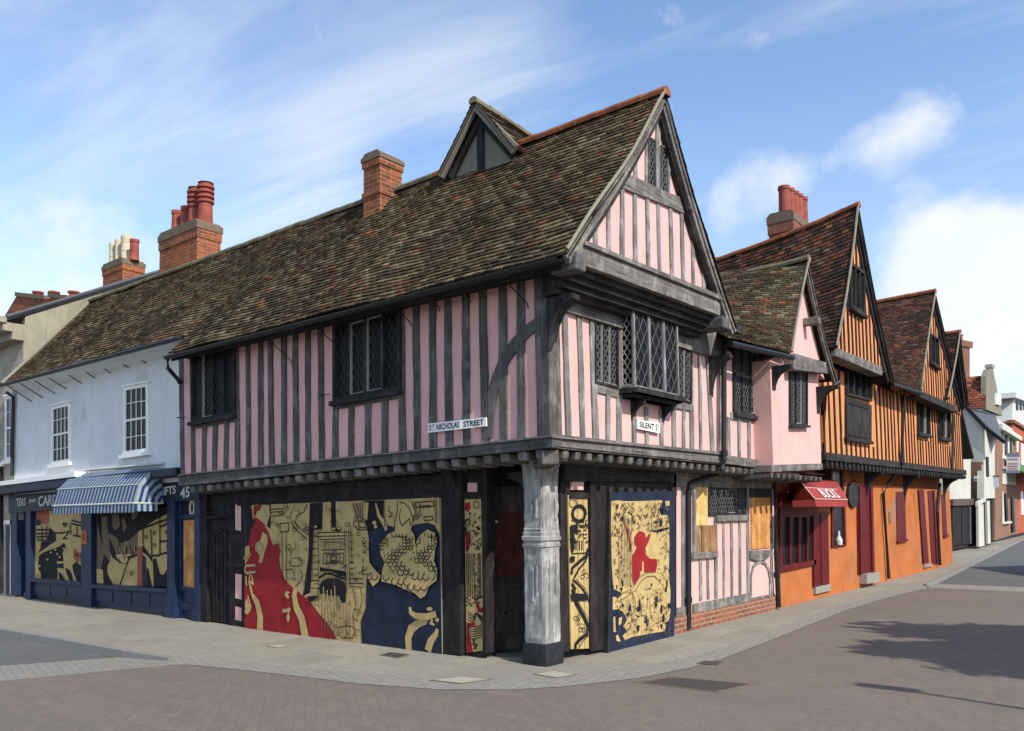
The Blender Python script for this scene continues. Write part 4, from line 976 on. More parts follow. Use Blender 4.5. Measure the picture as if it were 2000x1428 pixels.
b.hexa([e0-sx*.11+Vector((0,0,zt_-.20)), e1_-sx*.10+Vector((0,0,zt_-.17)), e1_+sx*.10+Vector((0,0,zt_-.17)), e0+sx*.11+Vector((0,0,zt_-.20)), e0-sx*.11+Vector((0,0,zt_)), e1_-sx*.10+Vector((0,0,zt_)), e1_+sx*.10+Vector((0,0,zt_)), e0+sx*.11+Vector((0,0,zt_))])
b.build('dragon_beam', M['wood'], house, bevel=.02)
b = MB()
def arcb(c0_, c1_, z0, z1, w, nrm):   # curved brace from post top towards the joists
    pts = []; n = 8
    c0_, c1_ = Vector(c0_), Vector(c1_); L_ = (c1_-c0_).length; d = (c1_-c0_).normalized()
    f2 = F((c0_.x, c0_.y, 0), d, nrm); o = [(0, z0), (0, z1), (L_, z1), (L_, z1-.08)]
    for i in range(1, n): a = math.pi/2*i/n; o.append((L_*(1-math.sin(a)), z1-.08-(z1-.08-z0)*(1-math.cos(a))))
    b.prism(f2, o, -w/2, w/2)
arcb((xl_+.0,.12,0), (xl_-.30,.12,0), 1.95, 2.28, .10, (0,-1,0)); arcb((-.12,yr_,0), (-.12,yr_+.62,0), 1.8, 2.28, .13, (1,0,0))
arcb((0,L0.px(870,1000)[0]*0,0), (.0,0,0), 2.2, 2.3, .01, (1,0,0)) if False else None
split(b, 'curved_brace', M['dark'], house)
b = MB(); bracket(b, L0, L0.px(888,900)[0], zj-.02, .7, .36, .16); split(b, 'jetty_bracket', M['black_wood'], house)
# ---- right street ground floor
b = MB()
T(R0f, [(1150,1272),(1182,1268),(1182,880),(1150,880)], -.15, .03); T(R0f, [(1098,1275),(1111,1274),(1111,900),(1098,900)], -.3, -.02); T(R0f, [(1306,1240),(1317,1238),(1317,925),(1306,925)], -.15, .04)
T(R0f, [(1111,975),(1152,975),(1152,962),(1111,962)], -.15, .01)
split(b, 'shopfront_post', M['black_wood'], house, bevel=.008)
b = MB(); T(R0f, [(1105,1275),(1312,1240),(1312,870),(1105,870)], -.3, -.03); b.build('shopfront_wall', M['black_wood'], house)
b = MB(); T(R0f, [(1098,939),(1312,943),(1312,905),(1098,885)], -.2, .05); T(R0f, [(1150,962),(1312,964),(1312,944),(1150,941)], -.2, .012); split(b, 'shopfront_beam', M['dark_y'], house, bevel=.008)
b = MB(); g_ = R0f.px; T(R0f, [(1310,1240),(1516,1187),(1516,925),(1310,905)], -.25, -.006); b.build('ground_wall', M['pink'], row)
b = MB(); T(R0f, [(1306,1245),(1516,1190),(1516,1163),(1306,1207)], -.2, .05); b.build('brick_plinth', M['brick_p'], row)
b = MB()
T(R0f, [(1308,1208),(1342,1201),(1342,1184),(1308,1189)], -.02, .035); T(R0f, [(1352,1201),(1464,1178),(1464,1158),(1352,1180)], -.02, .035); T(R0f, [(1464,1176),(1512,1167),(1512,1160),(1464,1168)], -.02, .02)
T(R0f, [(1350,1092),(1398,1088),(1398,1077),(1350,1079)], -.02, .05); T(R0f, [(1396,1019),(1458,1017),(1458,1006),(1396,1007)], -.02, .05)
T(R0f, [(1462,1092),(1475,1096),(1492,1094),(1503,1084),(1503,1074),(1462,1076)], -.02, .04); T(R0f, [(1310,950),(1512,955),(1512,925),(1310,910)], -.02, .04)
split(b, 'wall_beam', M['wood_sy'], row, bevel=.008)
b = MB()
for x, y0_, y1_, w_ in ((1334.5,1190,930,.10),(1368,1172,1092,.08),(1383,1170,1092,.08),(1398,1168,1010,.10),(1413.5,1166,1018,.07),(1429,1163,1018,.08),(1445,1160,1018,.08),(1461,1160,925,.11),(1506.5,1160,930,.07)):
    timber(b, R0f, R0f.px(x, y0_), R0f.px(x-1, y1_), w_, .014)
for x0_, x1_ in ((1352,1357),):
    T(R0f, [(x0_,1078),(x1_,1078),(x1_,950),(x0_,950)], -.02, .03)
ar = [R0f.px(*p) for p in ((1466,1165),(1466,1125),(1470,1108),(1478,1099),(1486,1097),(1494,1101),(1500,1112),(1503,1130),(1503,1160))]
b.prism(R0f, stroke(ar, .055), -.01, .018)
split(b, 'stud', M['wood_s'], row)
b = MB(); T(R0f, [(1358,1026),(1380,1026),(1380,951),(1358,951)], -.02, .02); b.build('window_board', M['ply'], row, part_label='pale yellow plywood board')
b = MB()
for i in range(3): T(R0f, [(1353+i*15,1079),(1367+i*15,1078),(1367+i*15,1026),(1353+i*15,1026)], -.02, .022+.004*(i % 2))
split(b, 'window_plank', M['ply2'], row)
q = [R0f.px(1382,1008), R0f.px(1456,1006), R0f.px(1456,950), R0f.px(1382,950)]
leaded(row, R0f, q, 4, .04, .0, 'dark', bright=(2,), cell=.09, sill=False)
b = MB(); T(R0f, [(1466,1073),(1502,1070),(1502,972),(1466,972)], -.02, .018); b.build('window_board', M['osb'], row, part_label='orange-brown plywood board')
b = MB(); T(R0f, [(1464,972),(1503,972),(1503,955),(1464,952)], -.02, .012); b.build('window_head', M['dark'], row)
b = MB(); b.tube([pz(FX(.09),1514,925), pz(FX(.09),1516,1080), pz(FX(.09),1521,1186)], .045, 10); b.tube([pz(FX(.09),1517,1118), pz(FX(.09),1518,1128)], .06, 10); b.build('downpipe', M['iron'], row)
# ---- street name signs
def sign(name, fr, pts, txt, label, inset=(.035, .16), extra=None):
    t = MB(); q = [fr.px(*p) for p in pts]; t.prism(fr, q, .03, .05); o = t.build(name, M['white']); tag(o, label, 'street sign')
    s_ = MB()
    for (w, s0, s1, t0, t1) in txt: text_mesh(w, s_, fr, [bil(q, s0, t0), bil(q, s1, t0), bil(q, s1, t1), bil(q, s0, t1)], 0, .003, .05, bold=True)
    if extra: extra(s_, fr, q)
    s_.build('lettering', M['black'], o); return o, q
def dots(s_, fr, q):
    Q = lambda a, b_, c, d: s_.prism(fr, [bil(q, a, c), bil(q, b_, c), bil(q, b_, d), bil(q, a, d)], .05, .0535)
    Q(.085, .095, .2, .28); Q(.105, .115, .2, .28)
sign('street_sign', L1, [(841,846),(955,833),(954,816),(842,828)], [('S',.02,.062,.18,.84),('T',.072,.118,.42,.84),('NICHOLAS',.155,.555,.18,.84),('STREET',.625,.965,.18,.84)], 'long white street name sign reading ST NICHOLAS STREET on the pink wall', extra=dots)
sign('street_sign', R1, [(1239,838),(1283,847),(1283,827),(1239,820)], [('SILENT',.07,.72,.2,.82),('S',.78,.86,.2,.82),('T',.87,.94,.45,.82)], 'short white street name sign reading SILENT ST beneath the oriel window')
# ---- plaque
b = MB(); T(L0, [(454,1105),(482,1108),(482,1044),(454,1045)], .045, .07); o = b.build('notice_plaque', M['dark']); tag(o, 'dark framed notice plaque between the planked door and the painted hoarding', 'plaque')
b = MB(); T(L0, [(458,1100),(478,1102),(478,1050),(458,1051)], .07, .074)
for k in range(5): T(L0, [(461,1060+8*k),(475,1060.5+8*k),(475,1058.5+8*k),(461,1058+8*k)], .074, .077)
b.build('plaque_face', M['black_wood'], o)
# ================================================================== PAINTED BOARDS
MS = [M['ochre'], M['red'], M['navy'], M['ink'], M['cap']]
class Art:
    def __init__(s, fr, quad, tr=lambda x, y: (x, y), base=0, d=.06):
        s.fr = fr; s.tr = tr; s.d = d; s.mb = MB(); s.k = 0
        s.q = [fr.px(*tr(*p)) for p in quad]; s.mb.prism(fr, s.q, d-.02, d, base); s.rect = s.q
    def poly(s, pts, mi, clipit=True, raw=False):
        pp = [s.fr.px(*s.tr(*p)) for p in pts] if not raw else pts
        s.layer(pp, mi, clipit)
    def layer(s, pp, mi, clipit=True):
        s.k += 1; dd = s.d + .0006*(1+s.k % 40) + .0004*mi
        if clipit: 
            pp = clip(pp, s.q)
            if len(pp) < 3: return
        tri = tessellate_polygon([[Vector((p[0], p[1], 0)) for p in pp]])
        b0 = len(s.mb.v); s.mb.v += [s.fr.P(p, dd) for p in pp]
        for t in tri: s.mb.f.append(tuple(b0+i for i in t)); s.mb.m.append(mi); s.mb.c.append(None)
    def line(s, pts, w, mi=3, closed=False):
        pp = [s.fr.px(*s.tr(*p)) for p in pts]
        if closed: pp = pp+[pp[0]]
        for a, c in zip(pp[:-1], pp[1:]):
            l = math.hypot(c[0]-a[0], c[1]-a[1]) or 1; e = w*.4/l; a2 = lerp(a, c, -e); c2 = lerp(a, c, 1+e)
            q = clip(stroke([a2, c2], w), s.q)
            if len(q) > 2:
                s.k += 1; dd = s.d+.0006*(1+s.k % 40)+.0004*mi; s.mb.poly([s.fr.P(p, dd) for p in q], mi)
    def band(s, pts, w, mi): s.layer(stroke([s.fr.px(*s.tr(*p)) for p in pts], w), mi)
    def blob(s, cx, cy, rx, ry, mi, n=10, w=None, rot=0):
        pts = [(cx+rx*math.cos(a)*math.cos(rot)-ry*math.sin(a)*math.sin(rot), cy+rx*math.cos(a)*math.sin(rot)+ry*math.sin(a)*math.cos(rot)) for a in [2*math.pi*i/n for i in range(n)]]
        if w: s.line(pts, w, mi, True)
        else: s.poly(pts, mi)
    def reset(s): s.k = (s.k//40+1)*40
    def done(s, name, label, cat='painted board'):
        o = s.mb.build(name, MS, smooth='keep'); tag(o, label, cat); return o
def inside(p, poly):
    c = False
    for i in range(len(poly)):
        a, b_ = poly[i], poly[i-1]
        if (a[1] > p[1]) != (b_[1] > p[1]) and p[0] < (b_[0]-a[0])*(p[1]-a[1])/(b_[1]-a[1])+a[0]: c = not c
    return c
rnd = random.Random(3)
z4 = lambda x, y: (360+x/3.4, 880+y/3.4)
A = Art(L0, [(425,1185),(1737,1345),(1716,312),(428,358)], z4, 0, .07)
A.d = .0705
for q in ([(858,350),(945,345),(942,520),(885,530),(862,940),(812,965),(850,700)], [(1000,340),(1030,338),(1034,510),(1000,510)], [(1220,335),(1348,330),(1352,520),(1250,580),(1225,450)], [(1300,340),(1350,335),(1345,495),(1320,480)]): A.poly(q, 3)
A.poly([(430,362),(470,362),(480,455),(505,470),(470,520),(455,620),(430,640)], 3)
A.poly([(432,365),(448,363),(450,470),(440,560),(430,600)], 0)
A.poly([(570,360),(600,358),(598,520),(575,500)], 3)
A.k = 40; A.d = .0735
RED = [(490,440),(520,455),(550,480),(585,545),(612,625),(650,618),(667,665),(655,720),(668,790),(690,850),(720,885),(800,950),(850,985),(920,1080),(985,1150),(1040,1250),(424,1186),(426,760),(470,690),(440,620),(455,520)]
A.poly(RED, 1)
NAVY = [(1250,600),(1260,540),(1330,510),(1375,495),(1425,510),(1440,560),(1560,490),(1640,478),(1690,495),(1722,560),(1737,1345),(1205,1275),(1198,1130),(1232,1040),(1236,860),(1262,760)]
A.poly(NAVY, 2)
A.d = .0765
A.poly([(492,430),(492,395),(530,385),(560,365),(592,362),(595,430),(575,500),(540,470)], 0); A.poly([(488,368),(540,362),(530,398),(512,402),(500,440),(488,425)], 1)
A.poly([(548,540),(578,560),(582,610),(560,680),(545,745),(522,740),(528,690),(500,660),(502,615),(530,600)], 0)
A.blob(530,645,22,30,4,8,.008)
for pts, w in (([(465,885),(480,950),(515,1010),(535,1100),(532,1200)], [.05,.07,.12,.15,.17]), ([(772,905),(760,960),(775,1040),(810,1110),(835,1240)], [.09,.12,.14,.15,.17])): A.band(pts, w, 0)
for pts in ([(435,770),(432,800),(450,812),(500,805)], [(440,765),(500,760)], [(440,840),(445,890)], [(480,830),(490,885),(470,870)], [(470,800),(462,880)], [(455,965),(465,1000)], [(440,650),(462,640),(460,680),(430,715)]): A.line(pts, .035, 0)
for cx, cy, rx, ry in ((448,1020,12,40),(468,1035,10,32),(450,1065,16,20),(712,950,10,22),(722,940,14,8),(722,968,8,14),(702,1060,18,14),(728,1056,12,18),(725,1105,11,30)): A.blob(cx, cy, rx, ry, 0)
# doodled outlines on the ochre
for pts in ([(770,360),(740,420),(745,480),(790,540),(840,590)], [(840,360),(820,410),(775,430),(765,480),(800,520),(865,570)], [(665,485),(720,480),(720,535),(665,540),(665,485)], [(678,540),(680,850)], [(705,540),(708,870)], [(735,720),(735,765),(800,765),(812,740),(800,712),(745,712)],
            [(700,790),(745,785),(760,820),(760,860)], [(800,790),(815,830),(800,870),(770,900)], [(600,390),(680,385),(680,430),(610,435)], [(600,410),(680,405)], [(830,480),(845,500),(825,520),(845,530)], [(735,620),(750,660),(735,700)], [(762,600),(775,640),(760,660)],
            [(885,545),(862,860)], [(900,540),(880,870)], [(925,545),(925,1000)], [(1100,520),(1110,940)], [(1125,520),(1135,900)], [(1140,500),(1150,720)], [(900,545),(1110,540)], [(905,570),(1105,565)], [(925,590),(1095,585)], [(940,660),(1090,655)], [(950,680),(950,750),(1085,745),(1085,680),(950,680)], [(975,690),(975,740),(1060,735),(1060,690),(975,690)], [(1000,700),(1000,730),(1040,730),(1040,700),(1000,700)],
            [(870,860),(925,860)], [(850,905),(925,915)], [(1130,850),(1215,850)], [(1125,880),(1218,880)], [(1130,900),(1210,905)], [(1150,915),(1170,1010),(1150,1100),(1165,1200)], [(1200,905),(1215,1000),(1180,1100)], [(1060,1170),(1100,1160),(1150,1165),(1170,1200),(1150,1240),(1080,1240),(1055,1210),(1060,1170)], [(1100,1170),(1120,1210),(1100,1235)],
            [(1160,500),(1160,470),(1230,460),(1265,480),(1260,520),(1190,530),(1160,500)], [(1185,475),(1230,475),(1230,510),(1190,512),(1185,475)], [(1150,360),(1180,460)], [(1170,350),(1190,450)], [(1195,345),(1200,450)], [(1210,345),(1215,450)], [(1560,345),(1680,335),(1685,370),(1570,380),(1560,345)], [(1590,350),(1590,370),(1660,365)], [(1620,440),(1680,435),(1682,460),(1625,465),(1620,440)], [(1390,370),(1385,400),(1410,420),(1390,440),(1410,440)], [(1545,470),(1580,430),(1600,390)], [(1570,460),(1610,420)], [(1695,320),(1700,480)], [(1705,320),(1712,480)], [(1360,330),(1365,500)]):
    A.line(pts, .013, 3)
A.poly([(928,905),(945,865),(985,845),(1045,845),(1095,870),(1108,910),(1105,1005),(1080,1010),(1060,960),(1000,960),(960,945),(935,950)], 3)
A.poly([(935,770),(965,780),(1010,785),(1100,800),(1105,835),(1060,825),(1010,800),(935,800)], 3)
A.poly([(845,965),(920,960),(905,985),(870,1005)], 3)
A.line([(930,840),(970,815),(1010,815),(1050,835),(1100,850)], .03, 3)
A.d = .079
for x in (960,985,1012,1035,1058,1080): A.line([(x,900+rnd.randint(-10,30)),(x+2,985)], .02, 0)
A.poly([(1005,870),(1040,865),(1045,900),(1020,930),(1000,915)], 0)
for i in range(10): A.line([(938+i*21,1000+rnd.randint(-20,20)),(945+i*20,1180+i*8)], .012, 4)
for cx, cy in ((1020,520),(1060,515),(908,505),(1110,490),(1050,525)): A.blob(cx, cy, 14, 12, 0 if cx != 1050 else 3, 8); A.blob(cx, cy, 14, 12, 3, 8, .01)
for i in range(14): A.blob(955+i*10, 605+rnd.randint(-3,3), 4, 5, 3, 6)
A.d = .0795
for i in range(190):
    x = rnd.uniform(600,1230); yy = rnd.uniform(360,1230)
    if inside((x,yy), RED) or (x < 870 and yy > 900): continue
    k = rnd.random()
    if k < .4: A.line([(x,yy),(x+rnd.uniform(-4,4),yy+rnd.uniform(20,60))], .008, 4)
    elif k < .7: A.line([(x,yy),(x+rnd.uniform(10,35),yy+rnd.uniform(-5,5)),(x+rnd.uniform(10,35),yy+rnd.uniform(8,22))], .008, 3)
    else: A.blob(x, yy, rnd.uniform(6,16), rnd.uniform(5,14), 3, 8, .008)
for x0,x1,ya,yb in ((930,1095,600,650),(955,1080,700,745)):
    for i in range(9): xx = x0+(x1-x0)*(i+.5)/9; A.line([(xx,ya),(xx,yb)], .009, 3 if i % 2 else 4)
for k in range(7): A.line([(1120+k*2,560+k*45),(1150,560+k*45)], .01, 3); A.line([(870+k,560+k*45),(915,560+k*45)], .01, 3)
for k in range(4): A.band([(1145+12*k,345),(1160+12*k,400),(1175+9*k,450)], .012, 4)
# patterned gown of the figure on the right
GOWN = [(1380,555),(1430,535),(1470,545),(1540,530),(1560,560),(1565,610),(1580,660),(1575,600),(1600,560),(1650,520),(1700,545),(1714,610),(1700,660),(1695,730),(1716,790),(1712,860),(1660,900),(1640,960),(1605,985),(1560,945),(1480,915),(1430,890),(1340,868),(1345,800),(1360,740),(1335,690),(1330,620)]
A.poly(GOWN, 0)
A.poly([(1228,600),(1255,620),(1262,740),(1300,790),(1338,830),(1320,870),(1285,900),(1262,860),(1225,830),(1228,720)], 0)
A.poly([(1430,535),(1432,480),(1455,440),(1448,380),(1452,335),(1500,325),(1545,345),(1570,420),(1545,440),(1548,490),(1535,540),(1480,560)], 0)
A.d = .0805
for pts in ([(1452,340),(1448,400),(1432,470),(1430,535)], [(1470,345),(1500,350),(1530,385),(1545,430)], [(1470,390),(1462,450),(1480,500),(1530,450)], [(1545,345),(1572,410),(1560,440),(1540,430)], [(1530,450),(1540,500)], [(1480,500),(1470,550)], [(1500,360),(1490,390)]): A.line(pts, .012, 3)
for i in range(9): A.blob(1465+i*9, 360+i*i*.9, 7, 6, 3, 6)
GW = GOWN; HW = [(1228,600),(1255,620),(1262,740),(1300,790),(1338,830),(1320,870),(1285,900),(1262,860),(1225,830),(1228,720)]
y = 560
while y < 960:
    sz = 12+max(0, (y-700))*.05; x = 1225+(rnd.random()*8)
    while x < 1716:
        if inside((x, y), GW) or inside((x, y), HW):
            r = sz*rnd.uniform(.8, 1.25); a0_ = rnd.uniform(-.5, .5)
            A.line([(x+r*math.cos(a0_+t), y+r*1.15*math.sin(a0_+t)) for t in (0, .8, 1.6, 2.4, 3.2, 4.0)], .013, 3)
            if rnd.random() < .28: A.blob(x, y-2, 3, 3.4, 3, 5)
        x += sz*2.0
    y += sz*1.75
A.line(GOWN, .014, 3, True)
for pts, w in (([(1535,1035),(1540,1070),(1570,1092),(1640,1100),(1708,1080)], [.05,.07,.08,.09,.08]), ([(1640,1115),(1630,1135),(1580,1145),(1535,1180),(1515,1240),(1520,1330)], [.06,.07,.11,.13,.12,.11]), ([(1710,1180),(1700,1215),(1665,1260),(1645,1325)], [.05,.08,.11,.12]), ([(1675,1115),(1665,1140),(1690,1155)], [.05,.06,.03]), ([(1240,345),(1232,460)], .08), ([(1300,350),(1320,430),(1360,490),(1370,530)], [.03,.06,.08,.05])): A.band(pts, w, 0)
A.blob(1658,1048,20,13,0); A.blob(1708,1120,13,16,0); A.blob(1292,480,15,14,0); A.blob(1300,505,12,12,0)
mur = A.done('painted_hoarding', 'wide painted hoarding of a red-robed figure, a throne and a patterned gown on dark blue', 'painted hoarding')
b = MB(); 
for x in (590,735): T(L0, [(x, 1242+(x-590)*.12), (x+.7, 1242+(x-590)*.12), (x+.7, 980), (x, 980)], .07, .0725)
T(L0, [(870,1274),(871,1274),(868,973),(867,973)], .05, .075); split(b, 'board_joint', M['mortar'], mur)
# slim strip left of the post
zr = lambda x, y: (890+x/3.968, 930+y/3.966)
S_ = Art(L0, [(82,1368),(216,1352),(192,160),(66,165)], zr, 0, -.005)
S_.d = -.004
for q in ([(70,210),(110,200),(115,250),(95,280),(70,260)], [(75,480),(95,430),(115,440),(105,560),(85,600),(75,560)], [(158,990),(178,985),(185,1015),(210,1020),(208,1060),(170,1055)], [(85,1135),(155,1140),(150,1160),(110,1165),(100,1200),(120,1290),(135,1365),(85,1368)]): S_.poly(q, 1)
S_.blob(160,222,22,28,4,10,.014)
for i in range(60): x = rnd.uniform(75,200); yy = rnd.uniform(290,560); S_.line([(x,yy),(x+rnd.uniform(-14,14),yy+rnd.uniform(-18,18)),(x+rnd.uniform(-14,14),yy+rnd.uniform(-5,22))], .012, 3)
for x in (85,98,112,128,143,182,192): S_.line([(x,600),(x+6,930)], .012, 3)
for i in range(90): x = rnd.uniform(145,182); yy = rnd.uniform(600,960); S_.blob(x, yy, 4, 5, 3, 6)
for i in range(30): x = rnd.uniform(85,205); yy = rnd.uniform(930,1010); S_.blob(x, yy, 8, 6, 3, 6)
for i in range(6): S_.line([(100,1150+i*20),(140,1170+i*18),(190,1160+i*18),(208,1140+i*20)], .010, 3)
for i in range(4): S_.line([(100,1050+i*22),(140,1075+i*20),(160,1060),(205,1090+i*14)], .012, 3)
for c in ((140,1300),(160,1310),(150,1330),(140,1270)): S_.blob(c[0], c[1], 9, 14, 3, 7)
S_.done('painted_strip', 'slim painted board with red patches, left of the weathered corner post')
S_ = Art(R0f, [(895,1340),(1040,1335),(1020,142),(870,146)], zr, 0, .0)
S_.d = .001
S_.line([(940,146),(955,1335)], .01, 4); S_.line([(985,146),(1000,1335)], .008, 4)
S_.blob(905,210,28,32,4,12,.014); S_.blob(950,290,50,60,3,14,.045)
S_.poly([(880,380),(930,375),(935,430),(910,450),(915,560),(895,600),(885,560)], 3); S_.poly([(880,620),(915,620),(912,665),(880,665)], 3); S_.poly([(885,905),(1010,912),(1015,962),(890,965)], 3)
for i in range(50): x = rnd.uniform(880,1020); yy = rnd.uniform(330,520); S_.line([(x,yy),(x+rnd.uniform(-14,14),yy+rnd.uniform(-14,14)),(x+rnd.uniform(-5,18),yy+rnd.uniform(-5,18))], .014, 3)
for x in (930,955,975): S_.line([(x,500),(x,570)], .018, 3)
S_.line([(900,600),(1000,595)], .014, 3)
S_.band([(1022,560),(1005,620),(950,665),(900,710),(892,760)], .045, 3); S_.band([(1020,600),(1000,660),(950,720),(912,790)], .03, 3); S_.band([(900,870),(930,985),(985,1080),(1020,1160),(1015,1220),(960,1260),(925,1300),(922,1335)], .055, 3)
S_.band([(900,800),(960,850),(1010,920),(1032,980)], .02, 3); S_.band([(895,830),(925,880)], .04, 3); S_.line([(925,800),(985,860),(1030,930)], .012, 3)
S_.line([(915,880),(950,990),(1005,1080),(1036,1150),(1034,1220),(980,1275),(945,1330)], .012, 3)
for cx, cy in ((985,740),(1010,770),(980,780),(925,1100),(950,1090),(940,1130),(975,1160),(965,1190),(990,1190)): S_.blob(cx, cy, 14, 18, 3, 8, .009)
S_.done('painted_strip', 'slim painted board with black winding ribbons, right of the weathered corner post')
# large dark-blue framed board on the side street
z7 = lambda x, y: (1160+x/4.325, 950+y/4.327)
B_ = Art(R0f.off(.0), [(70,1408),(645,1262),(648,38),(88,55)], z7, 2, .07)
B_.d = .0705
def rag(pts, a=6): return [(x+rnd.uniform(-a,a), y+rnd.uniform(-a,a)) for x, y in pts]
IN = rag([(112,125),(160,120),(205,130),(300,122),(400,120),(510,122),(545,118),(520,160),(505,200),(530,240),(570,245),(590,280),(600,310),(604,500),(600,700),(600,800),(605,880),(610,980),(590,1010),(610,1040),(605,1110),(580,1150),(560,1220),(480,1235),(380,1250),(290,1270),(225,1295),(205,1260),(235,1220),(205,1180),(240,1120),(205,1060),(180,1040),(215,1000),(170,950),(205,900),(150,880),(125,860),(112,700),(108,400)], 5)
B_.poly(IN, 0)
for q in ([(120,930),(150,935),(160,960),(190,980),(200,1030),(120,1040)], [(125,1100),(140,1095),(145,1230),(125,1225)], [(170,1110),(200,1100),(190,1160),(170,1170)], [(145,1255),(165,1250),(185,1310),(150,1300)], [(565,125),(600,122),(602,160),(568,172)], [(555,250),(585,245),(590,300),(560,290)]): B_.poly(q, 0)
B_.d = .0735
for i in range(150):
    x = rnd.choice([rnd.uniform(115,260), rnd.uniform(430,600), rnd.uniform(200,500)]); yy = rnd.uniform(140,380) if 200 < x < 500 and rnd.random() < .7 else rnd.uniform(150,800)
    if 280 < x < 500 and 380 < yy < 820: continue
    B_.line([(x,yy),(x+rnd.uniform(-12,12),yy+rnd.uniform(-26,26)),(x+rnd.uniform(-16,16),yy+rnd.uniform(-10,34))], rnd.uniform(.008,.016), rnd.choice([3,4,4]))
for i in range(110):
    x = rnd.uniform(220,600); yy = rnd.uniform(860,1230)
    if rnd.random() < .5: B_.line([(x,yy),(x+rnd.uniform(-30,30),yy+rnd.uniform(-14,14))], .01, 3)
    else: B_.line([(x,yy),(x+rnd.uniform(-4,4),yy+rnd.uniform(30,90))], .008, 4)
for cx, cy, rx, ry in ((150,170,7,24),(135,230,6,26),(165,235,8,20),(190,270,8,26),(540,180,9,34),(520,290,10,26),(525,330,9,18),(200,820,9,34),(190,870,10,18),(150,850,7,20),(265,1030,14,36),(345,1000,9,50),(330,1040,10,30),(400,1120,14,34),(330,1200,12,30),(490,960,12,34),(575,820,8,34),(565,870,9,24),(530,1040,9,40),(545,1110,9,36),(530,1180,7,22),(590,1000,8,26),(430,860,16,6),(445,830,5,16),(410,1150,8,30),(250,1075,10,24),(480,1000,8,20)):
    n_ = 9; B_.poly([(cx+rx*rnd.uniform(.5,1.35)*math.cos(a), cy+ry*rnd.uniform(.6,1.3)*math.sin(a)) for a in [2*math.pi*i/n_ for i in range(n_)]], rnd.choice([2,3,3]))
for i in range(330):
    x = rnd.uniform(118,600); yy = rnd.choice([rnd.uniform(130,420), rnd.uniform(860,1240), rnd.uniform(400,860)])
    if 275 < x < 500 and 380 < yy < 860: continue
    B_.line([(x,yy),(x+rnd.uniform(-5,5),yy+rnd.uniform(-30,30)),(x+rnd.uniform(-14,14),yy+rnd.uniform(-8,30))], rnd.uniform(.005,.010), rnd.choice([3,3,4]))
for x in (165,190,215,240,262): B_.line([(x,330+rnd.uniform(-20,20)),(x+8,840)], .016, 4)
B_.poly([(450,378),(540,355),(600,345),(600,358),(520,385),(460,388)], 3)
B_.d = .0755
B_.poly([(205,300),(225,310),(250,380),(270,460),(280,560),(262,520),(240,410),(215,330)], 1)
B_.poly([(300,430),(320,400),(345,375),(390,395),(400,440),(425,400),(440,405),(420,470),(395,520),(400,575),(430,610),(490,615),(496,660),(480,730),(440,722),(380,728),(350,750),(330,800),(300,840),(285,790),(275,640),(285,580),(310,520),(300,470)], 1)
B_.poly([(368,635),(378,635),(380,715),(385,735),(350,745),(345,725),(365,712)], 0)
B_.poly([(285,530),(315,500),(318,515),(292,570),(280,565)], 0)
B_.band([(160,960),(230,910),(300,860),(350,780),(400,745),(470,740),(520,780),(560,850)], .05, 0)
B_.line([(160,975),(240,925),(310,872),(360,795),(410,758),(470,755),(515,800)], .012, 4); B_.line([(180,905),(280,865),(340,770),(400,730),(470,725)], .010, 4)
bb = B_.done('painted_door_board', 'tall painted board framed in dark blue with a red figure in its middle, on the side street')
# hinged frame edge
b = MB(); T(R0f, [(62,0),(0,0)], 0, 0) if False else None
fr_ = R0f
b.prism(fr_, [fr_.px(*z7(66,1410)), fr_.px(*z7(78,1408)), fr_.px(*z7(95,55)), fr_.px(*z7(84,52))], -.02, .095); b.build('frame_edge', M['dark'], bb)
# ================================================================== WHITE HOUSE WITH BLUE SHOPFRONT
wh = thing('rendered_shop_house', 'pale blue-white rendered house with sash windows, brown tiled roof and dark blue shopfront', 'house', (-11.5,0,-.05))
WY = -.06; FWh = FY(WY); Xw0 = FWh.px(29, 900)[0]
b = MB()
tiles(b, [(xb, EY2, EZ2), (xe-.02, EY2, EZ2), (xe-.02, RY, RZ-.02), (xb, RY, RZ-.02)], PAL_BROWN, bell=.03)
wr = b.build('roof', M['tile'], wh)
b = MB(); tiles(b, [(xe, rf[0], rf[1]), (xb, rf[0], rf[1]), (xb, RY, RZ-.02), (xe, RY, RZ-.02)], PAL_BROWN, tw=.4, gauge=.3); b.build('rear_roof', M['tile'], wh)
b = MB(); ridge(b, (xe-.05, RY, RZ+.01), (xb, RY, RZ+.01), .08); b.build('ridge_tiles', M['ridge_m'], wr)
b = MB(); b.tube([(xb-.01, EY2, EZ2+.02), (xb-.01, RY, RZ+.02)], .05, 6); b.build('verge_mortar', M['mortar'], wr)
b = MB(); b.prism(FWh, [(Xw0, 2.2), (Xl+.05, 2.2), (Xl+.05, EZ2+.3), (Xw0, EZ2+.3)], -.3, 0); b.build('upper_wall', M['white_wall'], wh)
b = MB(); b.prism(FY(.25), [(Xw0, -.3), (Xl, -.3), (Xl, 2.3), (Xw0, 2.3)], -.2, 0); b.build('ground_wall', M['slateblue'], wh)
b = MB(); b.tube([(xb, EY2-.03, EZ2-.03), (xe-.1, EY2-.03, EZ2-.03)], .045, 8)
split(b, 'gutter', M['iron'], wh)
b = MB(); b.hexa([(xb, EY2+.03, EZ2-.03), (xe, EY2+.03, EZ2-.03), (xe, WY+.02, EZ2-.16), (xb, WY+.02, EZ2-.16), (xb, EY2+.03, EZ2-.0), (xe, EY2+.03, EZ2-.0), (xe, WY+.02, EZ2+.1), (xb, WY+.02, EZ2+.1)]); b.build('coved_eaves', M['white_wall'], wh)
